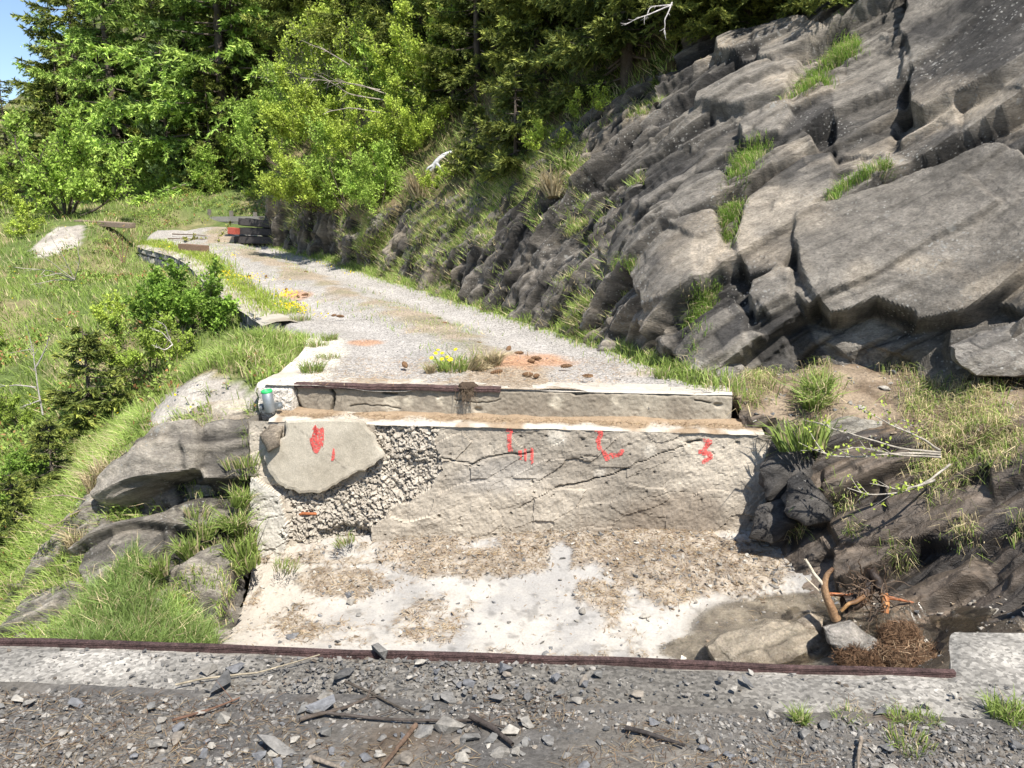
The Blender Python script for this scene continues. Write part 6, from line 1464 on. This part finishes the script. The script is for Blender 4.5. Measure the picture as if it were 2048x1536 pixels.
# litter of needles and straw: apron, ledge, track and foreground
def straw(name, label, pts, ln, seed, tones, wd=.004):
    rr_ = rng(seed); n = len(pts); a_ = rr_.uniform(0, 6.28, n); d = unit(np.stack([np.cos(a_), np.sin(a_), rr_.normal(0, .25, n)], -1)); V, F = cards(pts + np.array([0, 0, .006]), d, unit(rr_.normal(0, .3, (n, 3)) + np.array([0, 0, 1])), ln * rr_.uniform(.4, 1.5, n), np.full(n, wd), .02)
    return obj(name, mesh(name, V, F, M_DRY, rep4(np.array(tones)[rr_.integers(0, len(tones), n)] * rr_.uniform(.7, 1.2, (n, 1)))), None, label, "litter", kind="stuff")
pe, _ = sample(SHEET_E, np.maximum(LIT_E - .3, .01), 15000, 96)
st_t = [(.30, .21, .12), (.40, .30, .18), (.22, .14, .08), (.50, .40, .26)]
straw("apron_litter", "brown needles and straw lying on the apron", pe, .045, 97, st_t)
la = r.uniform(-.1, L_AB + .1, 2600); lo_ = r.uniform(.01, LO - .03, 2600) * r.random(2600) ** .4
straw("ledge_litter", "dry needles along the bearing ledge", ab(la, lo_, np.full(2600, -.035)), .04, 98, st_t)
px = r.uniform(620, 1250, 5200); py = r.uniform(715, 768, 5200); tl_ = PZv(px[:2600], py[:2600], .235)
straw("track_litter", "dry needles and straw on the track near the beam", tl_, .06, 99, [(.42, .30, .18), (.36, .22, .11), (.50, .40, .27)])
fpx = r.uniform(-20, 2060, 4200); fpy = r.uniform(1390, 1545, 4200); fq = PZv(fpx, fpy, .02); msk = (fbm(fq * 2.6, 3, 101) > -.05); fq = fq[msk]; fq[:, 2] = near_hv(fq[:, 0], fq[:, 1]) + .006
straw("foreground_litter", "brown needles, roots and straw tangled in the foreground gravel", fq, .045, 102, [(.16, .10, .06), (.24, .17, .10), (.32, .25, .16), (.12, .08, .055)], .0022)

# ------------------------------------------------------------------ sticks in the foreground
def stick(pxs, rad, label, tone, seed, side=0):
    q = []
    for a_, b_ in pxs: p = PZ(a_, b_, .03); p = PZ(a_, b_, near_h(p[0], p[1]) + .015 + rad); q.append(p)
    q = np.array(q); t = np.linspace(0, len(q) - 1, 18); L_ = np.stack([np.interp(t, np.arange(len(q)), q[:, j]) for j in range(3)], -1); L_ += .004 * np.stack([fbm(L_ * 14, 2, seed + j) for j in range(3)], -1)
    lines = [L_]; rads = [rad * np.linspace(1, .6, 18)]; rr_ = rng(seed)
    for _ in range(side):
        i = rr_.integers(4, 16); d = rr_.normal(0, 1, 3) * np.array([1, 1, .25]); lines.append(L_[i] + np.outer(np.linspace(0, .09, 5), d / np.linalg.norm(d))); rads.append(rad * .4 * np.linspace(1, .3, 5))
    V, F = tubes(lines, rads, 6); return obj("stick", mesh("stick", V, F, M_BARK, np.array(tone) * rr_.uniform(.75, 1.2, (len(V), 1)), True), None, label, "stick", "sticks on the ground")
stick([(600, 1440), (690, 1415), (735, 1395), (745, 1370)], .006, "thin dark twig arching left of the stone cluster", (.10, .08, .065), 1, 3)
stick([(600, 1440), (640, 1425), (700, 1432), (790, 1440), (880, 1442), (955, 1440), (1030, 1462)], .006, "long thin branch crossing the foreground cluster", (.09, .075, .065), 2, 3)
stick([(940, 1432), (985, 1455), (1025, 1490)], .011, "thick dark stick right of the stone cluster", (.075, .062, .055), 3)
stick([(832, 1450), (800, 1490), (762, 1540)], .009, "brown stick pointing to the bottom edge", (.15, .10, .07), 4)
stick([(1250, 1455), (1300, 1468), (1370, 1492)], .008, "dark short stick on the gravel right of centre", (.06, .052, .048), 5)
stick([(1722, 1475), (1718, 1510), (1716, 1545)], .006, "pale upright twig at the bottom right", (.28, .23, .18), 6)
stick([(350, 1370), (420, 1355), (520, 1345), (640, 1308)], .004, "thin pale straw stalk over the slate slab", (.34, .29, .21), 7)
stick([(690, 1362), (740, 1385), (800, 1415), (830, 1425)], .005, "dark bent twig above the long branch", (.09, .075, .06), 8, 2)
stick([(620, 1515), (660, 1530), (700, 1545)], .008, "pale stick at the bottom left of the yellow stone", (.24, .20, .16), 9)
stick([(345, 1440), (420, 1420), (480, 1395)], .005, "reddish twig beside the pale angular stone", (.17, .10, .07), 10, 2)
for px, py, k, sc, lab in ((1600, 1452, 2, .28, "grass tuft at the concrete strip's lower edge"), (1800, 1440, 0, .38, "low grass patch at the lower right"), (1850, 1445, 0, .4, "grass patch right of the low one"), (1700, 1440, 1, .5, "sparse tuft between strip and gravel"), (2010, 1430, 0, .55, "green grass at the right edge foreground"), (2040, 1445, 0, .55, "thick grass cut by the right edge"), (1820, 1500, 1, .6, "thin weedy tuft near the bottom right")):
    q = PZ(px, py, .01); q[2] = near_h(q[0], q[1]); tuft(px, py, k, sc, lab, pos=q, grp="grass tufts in the foreground")
# ------------------------------------------------------------------ driftwood and stream
M_WOOD = material("bare_wet_wood", .5, ((18, .25), (70, .3)), ((40, .5),), .4)
M_GREYWOOD = material("bleached_wood", .8, ((20, .2), (80, .2)), ((60, .5),), .2)
def limb(pts, r0, r1, n=16, jit=.006, seed=0):
    q = np.array([P(*a) for a in pts]); t = np.linspace(0, len(q) - 1, n); L_ = np.stack([np.interp(t, np.arange(len(q)), q[:, j]) for j in range(3)], -1)
    k = np.array([.25, .5, .25])
    for j in range(3): L_[1:-1, j] = np.convolve(L_[:, j], k, 'valid')
    L_ += jit * np.stack([fbm(L_ * 9, 2, seed + j) for j in range(3)], -1)
    return L_, np.linspace(r0, r1, n)
def limbs(specs, k=8):
    a_ = [limb(*s) if len(s) == 3 else limb(*s[:3], seed=s[3]) for s in specs]; return tubes([x[0] for x in a_], [x[1] for x in a_], k)
root = thing("root_stump", "upturned tree root with orange-brown wood lying in the gully", "driftwood")
V, F = limbs([([(1672, 1240, 4.50), (1655, 1200, 4.52), (1648, 1170, 4.55), (1652, 1150, 4.56), (1666, 1136, 4.56)], .030, .012)]); obj("root_arm", mesh("root_arm", V, F, M_WOOD, lerpc((.16, .085, .045), (.28, .17, .09), sstep(-.2, .3, fbm(V * 12, 3, 1))), True), root, label="upright curved brown root arm")
V, F = limbs([([(1645, 1168, 4.55), (1625, 1145, 4.58), (1610, 1118, 4.60)], .012, .008), ([(1642, 1185, 4.55), (1625, 1168, 4.58), (1610, 1155, 4.6)], .006, .004)]); obj("bleached_branch", mesh("bleached_branch", V, F, M_GREYWOOD, (.55, .48, .37), True), root, label="pale bleached side branch")
V, F = limbs([([(1656, 1189, 4.58), (1690, 1190, 4.62), (1730, 1190, 4.66)], .012, .012), ([(1770, 1195, 4.66), (1800, 1200, 4.66), (1828, 1206, 4.64)], .014, .006)]); obj("red_root", mesh("red_root", V, F, M_WOOD, (.33, .12, .05), True), root)
V, F = limbs([([(1690, 1210, 4.55), (1715, 1205, 4.56), (1732, 1185, 4.6), (1740, 1160, 4.62), (1737, 1138, 4.64)], .055, .030), ([(1738, 1140, 4.62), (1755, 1165, 4.58), (1768, 1190, 4.54)], .035, .022)], 10); V = V + .02 * np.stack([fbm(V * 16, 3, 7 + j) for j in range(3)], -1); obj("stump_body", mesh("stump_body", V, F, M_WOOD, lerpc((.035, .025, .02), (.13, .075, .045), sstep(0, .4, fbm(V * 9, 3, 2))), True), root)
V, F = limbs([([(1768, 1188, 4.53), (1772, 1205, 4.50), (1769, 1226, 4.47)], .026, .022)], 10); obj("broken_root_end", mesh("broken_root_end", V, F, M_WOOD, lerpc((.30, .12, .045), (.50, .24, .09), sstep(-.2, .3, fbm(V * 14, 3, 3))), True), root, label="bright orange broken root end")
V, F = limbs([([(1682, 1222, 4.48), (1698, 1208, 4.47), (1712, 1204, 4.49), (1728, 1193, 4.52)], .010, .016)], 8); obj("split_root", mesh("split_root", V, F, M_WOOD, lerpc((.16, .085, .04), (.42, .24, .10), sstep(-.2, .3, fbm(V * 20, 3, 8))), True), root)
r = rng(201); c0 = P(1735, 1180, 4.58); ls = []
for _ in range(90):
    d = unit(r.normal(0, 1, 3)); s = c0 + r.normal(0, .06, 3); ls.append(np.cumsum(np.vstack([s, d * .03 + r.normal(0, .012, (6, 3)) + np.array([0, 0, -.004])]), 0))
V, F = tubes(ls, [np.linspace(.004, .001, 7)] * len(ls), 4); obj("fine_roots", mesh("fine_roots", V, F, M_WOOD, np.array((.10, .065, .04)) * r.uniform(.5, 1.6, (len(V), 1))), root)
def fibre_mat(name, label, c, rad, n, seed, tones, ln=.10):
    rr_ = rng(seed); u = unit(rr_.normal(0, 1, (n, 3))); u[:, 2] = abs(u[:, 2]); p = np.array(c) + u * np.array(rad) * (rr_.uniform(.75, 1.1, (n, 1)) * (1 + .55 * fbm(u * 1.7, 3, seed)[:, None])); tang = unit(np.cross(u, np.array([.2, .3, 1.0])) + rr_.normal(0, .8, (n, 3)))
    ls = [np.array([p_ - t_ * ln * .5 - u_ * .012, p_, p_ + t_ * ln * .5 - u_ * .015]) for p_, t_, u_ in zip(p, tang, u)]
    V, F = tubes(ls, [np.array([.0012, .0022, .001])] * n, 3)
    m = obj(name, None, None, label, "root mat", None, None, (0, 0, 0))
    obj("fibres", mesh("fibres", V, F, M_DRY, np.repeat(np.array(tones)[rr_.integers(0, len(tones), n)] * rr_.uniform(.6, 1.3, (n, 1)), 9, 0)), m)
    bm = bmesh.new(); bmesh.ops.create_icosphere(bm, subdivisions=3, radius=1)
    for v in bm.verts: v.co = Vector(np.array(c) + np.array(v.co) * np.array(rad) * .92 * (1 + .55 * fbm(np.array([v.co]) * 1.7, 3, seed)[0]))
    obj("core", colmesh("core", bm, M_SOIL, (.11, .07, .042)), m)
fibre_mat("root_mat", "flattened mat of brown roots at the right end of the rail", P(1835, 1322, 4.10), (.22, .18, .05), 1100, 211, [(.17, .10, .06), (.26, .165, .10), (.13, .078, .048), (.33, .24, .155)])
fibre_mat("root_mat", "smaller root mat heaped above the flattened one", P(1800, 1270, 4.32), (.14, .12, .05), 600, 213, [(.15, .09, .055), (.24, .15, .09), (.11, .068, .042)])
fibre_mat("root_mat", "wet root mat between the wet stones and the rail", P(1722, 1325, 4.10), (.15, .12, .05), 700, 212, [(.14, .082, .05), (.22, .135, .08), (.10, .062, .04)])
# water film running over the bed
W_cols = [[(1990, 1225, 4.30), (1960, 1255, 4.15), (1930, 1290, 3.98)], [(1860, 1215, 4.62), (1840, 1250, 4.48), (1820, 1300, 4.25)], [(1740, 1225, 4.78), (1720, 1260, 4.60), (1700, 1330, 4.28)], [(1600, 1215, 5.05), (1580, 1265, 4.75), (1570, 1345, 4.35)], [(1440, 1275, 4.95), (1420, 1310, 4.75), (1400, 1345, 4.55)]]
Wt = crgrid(grid_from(W_cols), 60, 160); Wt = Wt + np.array([0, -.03, .040]) + .012 * np.stack([fbm(Wt * 9, 3, 221 + j) for j in range(3)], -1)
mw = bpy.data.materials.new("stream_water"); mw.use_nodes = True; nt = mw.node_tree; b = nt.nodes["Principled BSDF"]
b.inputs["Base Color"].default_value = (.80, .74, .62, 1); b.inputs["Roughness"].default_value = .06; b.inputs["IOR"].default_value = 1.33; b.inputs["Transmission Weight"].default_value = 1.0
n_ = nt.nodes.new("ShaderNodeTexNoise"); n_.inputs["Scale"].default_value = 38; n_.inputs["Detail"].default_value = 4; g_ = nt.nodes.new("ShaderNodeNewGeometry"); nt.links.new(g_.outputs["Position"], n_.inputs["Vector"])
bp_ = nt.nodes.new("ShaderNodeBump"); bp_.inputs["Strength"].default_value = .9; bp_.inputs["Distance"].default_value = .02; nt.links.new(n_.outputs["Fac"], bp_.inputs["Height"]); nt.links.new(bp_.outputs[0], b.inputs["Normal"])
F = grid_faces(60, 160); keep = (fbm(Wt * 3.5, 3, 225).ravel()[F].mean(1) > -.12); uv, ii = np.unique(F[keep], return_inverse=True)
obj("stream_water", mesh("stream_water", Wt.reshape(-1, 3)[uv], ii.reshape(-1, 4), mw, None, True), kind="structure")

# bleached stump on the slope, dead twigs, bare bushes
st = thing("bleached_stump", "silvery bleached stump on the grassy slope above the track", "stump")
base = sheet_at(SHEET_B, 872, 335); Yb = base[1] - .12
V, F = limbs([([(905, 303, Yb + .1), (885, 312, Yb), (872, 325, Yb - .05), (862, 340, Yb)], .03, .06), ([(872, 325, Yb - .05), (880, 335, Yb - .1), (884, 348, Yb - .1)], .035, .012), ([(866, 330, Yb - .05), (855, 336, Yb - .08), (850, 350, Yb - .05)], .03, .01), ([(902, 305, Yb + .1), (906, 292, Yb + .1)], .012, .003)], 8)
obj("trunk", mesh("trunk", V + .012 * np.stack([fbm(V * 14, 2, j) for j in range(3)], -1), F, M_GREYWOOD, lerpc((.42, .42, .43), (.62, .62, .62), sstep(-.2, .2, fbm(V * 10, 2, 5))), True), st)
def twig_spray(name, label, specs, rad, tone, cat="dead branch", leaves=0, seed=1, lc=BRIGHT, grp=None, leaf=.03):
    rr_ = rng(seed); lines, rads, tips = [], [], []
    for pts in specs:
        L_, R_ = limb(pts, rad, rad * .25, 14, .01, seed); lines.append(L_); rads.append(R_)
        for _ in range(7):
            i = rr_.integers(4, 13); d = unit(unit(L_[min(i + 1, 13)] - L_[i]) + rr_.normal(0, .55, 3)); ln = rr_.uniform(.06, .22) * np.linalg.norm(L_[-1] - L_[0]); M_ = L_[i] + np.outer(np.linspace(0, ln, 6), d) + np.outer(np.linspace(0, 1, 6) ** 2, rr_.normal(0, .12 * ln, 3)); lines.append(M_); rads.append(np.linspace(rad * .45, rad * .1, 6)); tips.append(M_)
    V, F = tubes(lines, rads, 5); t = thing(name, label, cat, group=grp)
    obj("twigs", mesh("twigs", V, F, M_BARK, np.array(tone) * rr_.uniform(.8, 1.2, (len(V), 1)), True), t)
    if leaves:
        T = np.concatenate(tips); pos = T[rr_.integers(0, len(T), leaves)] + rr_.normal(0, .012, (leaves, 3)); d = unit(rr_.normal(0, 1, (leaves, 3))); V, F = cards(pos, d, unit(rr_.normal(0, .5, (leaves, 3)) + np.array([0, -.4, 1])), leaf * rr_.uniform(.6, 1.3, leaves), leaf * .6 * rr_.uniform(.7, 1.2, leaves)); obj("leaves", mesh("leaves", V, F, M_LEAF, rep4(lerpc(lc[0], lc[1], rr_.random(leaves)))), t)
    return t
twig_spray("dead_branch", "white dead spruce branch sticking out of the dark bough at top", [[(1345, 10, 8.6), (1310, 25, 8.5), (1275, 38, 8.4), (1250, 50, 8.35)], [(1345, 10, 8.6), (1300, 15, 8.5), (1290, 40, 8.45)], [(1345, 5, 8.6), (1330, 40, 8.5), (1330, 70, 8.45)]], .009, (.45, .42, .40), seed=3)
twig_spray("willow_sprig", "bare pale willow branches arching left over the gully bank", [[(1880, 905, 5.15), (1820, 900, 5.1), (1740, 880, 5.1), (1670, 860, 5.15), (1640, 845, 5.2)], [(1880, 910, 5.15), (1800, 905, 5.05), (1720, 915, 5.05), (1660, 915, 5.1), (1632, 890, 5.15)], [(1880, 915, 5.15), (1800, 910, 5.05), (1750, 900, 5.0), (1690, 895, 5.05)], [(1900, 930, 5.1), (1860, 960, 5.0), (1800, 985, 4.98), (1740, 990, 5.0), (1695, 975, 5.05)], [(1880, 900, 5.15), (1830, 870, 5.1), (1770, 845, 5.1), (1720, 815, 5.15)], [(1870, 960, 5.0), (1800, 980, 4.98), (1740, 965, 5.0)]], .009, (.40, .36, .30), "shrub", 260, 4)
twig_spray("dry_bush", "bare grey twig bush on the grassy slope at left", [[(150, 560, 15.6), (110, 530, 15.3), (70, 500, 15.0)], [(150, 560, 15.6), (95, 540, 15.3), (30, 535, 15.0)], [(150, 560, 15.6), (130, 520, 15.4), (100, 470, 15.2)], [(150, 560, 15.6), (110, 560, 15.3), (60, 570, 15.0)], [(150, 560, 15.6), (160, 520, 15.4), (150, 480, 15.3)], [(150, 560, 15.6), (120, 545, 15.3), (80, 555, 15.1)]], .012, (.42, .38, .32), "shrub", 0, 5)
twig_spray("dry_bush", "reddish bare twigs standing above the dry grass at left", [[(245, 525, 16.2), (235, 490, 16.2), (215, 460, 16.1)], [(245, 525, 16.2), (245, 485, 16.2), (248, 455, 16.1)], [(245, 525, 16.2), (225, 500, 16.2), (190, 485, 16.1)], [(248, 525, 16.2), (255, 495, 16.2), (262, 470, 16.1)]], .010, (.25, .15, .10), "shrub", 120, 6, ((.22, .14, .06), (.35, .25, .1)))
twig_spray("dead_sapling", "thin dead grey stem with broken twigs at the left edge", [[(85, 830, 8.9), (75, 770, 8.95), (65, 700, 9.0), (55, 660, 9.0)], [(72, 775, 8.95), (30, 770, 8.9), (-10, 775, 8.9)], [(68, 740, 9), (95, 690, 9), (100, 670, 9)], [(80, 800, 8.9), (40, 815, 8.9)]], .011, (.36, .33, .29), "dead branch", 60, 7)
twig_spray("dead_branch", "tangle of dry brown twigs at lower left above the slate slab", [[(190, 1010, 6.5), (140, 1030, 6.4), (70, 1080, 6.3)], [(190, 1020, 6.5), (150, 1070, 6.4), (100, 1110, 6.3)], [(170, 1000, 6.5), (120, 990, 6.4), (60, 1000, 6.3)], [(180, 1040, 6.4), (160, 1100, 6.3), (150, 1160, 6.2)], [(150, 1060, 6.4), (90, 1050, 6.3), (30, 1020, 6.2)]], .007, (.30, .24, .18), "dead branch", 140, 8, ((.18, .2, .05), (.3, .32, .08)))
twig_spray("dead_branch", "pale twisted dead twigs at the foot of the green bushes", [[(345, 690, 9.9), (325, 665, 9.8), (300, 655, 9.7)], [(345, 690, 9.9), (330, 700, 9.8), (305, 690, 9.7)], [(340, 680, 9.9), (330, 650, 9.8), (310, 640, 9.7)]], .010, (.50, .46, .40), "dead branch", 0, 9)
twig_spray("dead_branch", "grey dead branches lying in the alder thicket at top centre", [[(780, 190, 16.2), (720, 170, 16.0), (650, 160, 15.8)], [(770, 200, 16.2), (700, 190, 16.0), (640, 150, 15.8)], [(760, 180, 16.2), (690, 165, 16.0), (600, 155, 15.8)], [(700, 130, 16.2), (650, 100, 16.0), (600, 80, 15.8)], [(760, 225, 16), (700, 215, 15.8), (650, 225, 15.6)]], .014, (.36, .31, .27), "dead branch", 0, 10)

# ------------------------------------------------------------------ timbers and barrier at the bend
M_TIMBER = material("weathered_timber", .85, ((3, .2), (40, .25)), ((30, .4),), .2)
def beam_mesh(l, w_, h, tone, seed):
    bm = bmesh.new(); box(bm, (0, 0, 0), (l, w_, h), bevel=.012); return colmesh("beam", bm, M_TIMBER, tone, seed)
r = rng(301)
c = on_road(520, 490); ang = math.radians(-16)
tim = [(-.05, .0, .12, 1.3, (.055, .05, .048), "bottom dark tarred beam of the timber stack"), (.0, .22, .12, 1.3, (.05, .045, .045), "bottom rear tarred beam of the timber stack"), (.06, .02, .32, 1.2, (.045, .042, .042), "middle black beam of the timber stack"), (.1, .24, .32, 1.2, (.05, .045, .045), "middle rear black beam of the timber stack"), (.03, .05, .52, 1.15, (.06, .055, .052), "top black beam of the timber stack"), (.10, .26, .52, 1.1, (.075, .07, .065), "top rear weathered beam of the timber stack")]
for i, (dx, dy, dz, l, tone, lab) in enumerate(tim):
    o = obj("timber_beam", beam_mesh(l, .20, .17, tone, i), None, lab, "beam", "stack of dark timbers at the bend", loc=c + np.array([dx, dy, dz]), rot=(r.normal(0, .03), r.normal(.05, .03), ang + r.normal(0, .05)))
o = obj("timber_beam", beam_mesh(.22, .21, .16, (.36, .085, .06), 9), None, "short red-ended timber at the stack's left end", "beam", loc=c + np.array([-.62, -.02, .34]), rot=(0, .1, ang))
o = obj("timber_beam", beam_mesh(.55, .22, .17, (.36, .29, .21), 11), None, "pale squared timber lying behind the dark stack", "beam", loc=P(540, 440, 21.6), rot=(0, 0, -.1))
o = obj("timber_beam", beam_mesh(1.3, .20, .16, (.44, .36, .27), 12), None, "pale timber lying on the gravel left of the stack", "beam", loc=on_road(470, 486, .08), rot=(0, 0, -.05))
o = obj("timber_beam", beam_mesh(1.7, .20, .12, (.22, .17, .13), 13), None, "dark weathered beam lying in the grass at left", "beam", loc=ray_ground(210, 456, 12) + np.array([0, 0, .10]), rot=(.1, .05, -.28))
o = obj("timber_beam", beam_mesh(.75, .26, .18, (.20, .13, .09), 14), None, "brown log chunk on the track near the bend", "beam", loc=on_road(388, 505, .09), rot=(0, .05, -.5))
bar = thing("board_barrier", "low grey board barrier along the bank at the bend", "barrier", P(415, 437, 24.0))
e0 = P(415, 437, 24.0); e1 = P(560, 447, 23.0); dv = e1 - e0; ln = np.linalg.norm(dv); az = math.atan2(dv[1], dv[0])
for i, (z, t) in enumerate(((-.12, (.20, .185, .17)), (.05, (.24, .225, .205)))): obj("board", beam_mesh(ln, .06, .16, t, 20 + i), bar, loc=dv / 2 + np.array([0, 0, z]), rot=(0, 0, az))
for f in (.02, .33, .66, .98): obj("post", beam_mesh(.09, .09, .75, (.18, .16, .14), 30), bar, loc=dv * f + np.array([0, .08, -.1]), rot=(0, 0, az))
q = on_road(430, 486, .06)
brn = twig_spray("fallen_branch", "fallen leafy branch lying across the track at the bend", [[(335, 477, q[1] + .5), (390, 478, q[1] + .4), (440, 480, q[1] + .2)], [(345, 468, q[1] + .9), (400, 470, q[1] + .7), (470, 482, q[1] + .2)], [(400, 478, q[1] + .3), (440, 484, q[1]), (480, 487, q[1])]], .018, (.16, .12, .09), "branch", 1100, 12, ((.14, .15, .035), (.26, .25, .07)), None, .07)

# grass along the abutment's left flank (flank_tuft) and around the gully debris
r = rng(401)
for i, (px, py, Y, k, sc, lab) in enumerate(((485, 930, 6.35, 1, 1.3, "grass tuft in the shade left of the hanging slab"), (478, 1010, 6.2, 2, .9, "grass on the abutment's left flank, upper tuft"), (470, 1060, 6.1, 2, 1.0, "grass on the abutment's left flank, middle tuft"), (482, 1105, 6.0, 0, 1.6, "grass on the abutment's left flank, lower tuft with yellow flowers"), (490, 1130, 5.95, 0, 1.4, "lowest grass tuft at the flank's foot"),
      (410, 1075, 6.0, 2, 1.0, "grass tuft on the pale sloping slab"), (380, 1110, 5.9, 2, 1.0, "grass tuft below the pale sloping slab"), (320, 1150, 5.6, 2, .9, "dry-tipped tuft over the brown earthy rock"), (395, 1030, 6.2, 1, 1.2, "bluish grass under the overhanging ledge"), (570, 1135, 6.0, 1, .9, "small green weed at the abutment's left foot"), (690, 1085, 6.15, 1, .8, "little tuft in the hollow of the broken concrete"),
      (455, 765, 7.3, 0, 1.5, "grass clump hanging left of the guard post"), (430, 790, 7.1, 0, 1.2, "grass clump on the scree"), (1640, 790, 6.3, 2, 1.1, "tall bright grass clump on the soil shelf"), (1625, 815, 6.2, 2, 1.1, "bright grass clump on the shelf's lip"), (1605, 890, 5.8, 0, 2.0, "mossy grass cushion hanging from the shelf"), (190, 985, 6.6, 3, 1.1, "dry straw tuft above the overhanging ledge"), (160, 1110, 6.3, 3, 1.2, "dry straw hanging at lower left"), (210, 960, 6.7, 3, 1.0, "brown dry grass beside the ledge's left end"),
      (840, 395, 15.0, 3, 2.2, "drooping dry grass tussock on the cliff above the track"), (860, 370, 15.3, 2, 2.0, "green tussock above the drooping dry one"), (1105, 390, 11.0, 3, 1.6, "dry tussock hanging on the mid cliff"), (1140, 350, 11.2, 2, 1.8, "green grass tongue on the mid cliff"))):
    obj("grass_tuft", TUFT[k], None, lab, "grass tuft", "tufts on rocks and flanks", loc=P(px, py, Y), rot=(.25, -.1, r.uniform(0, 6)), scale=sc)
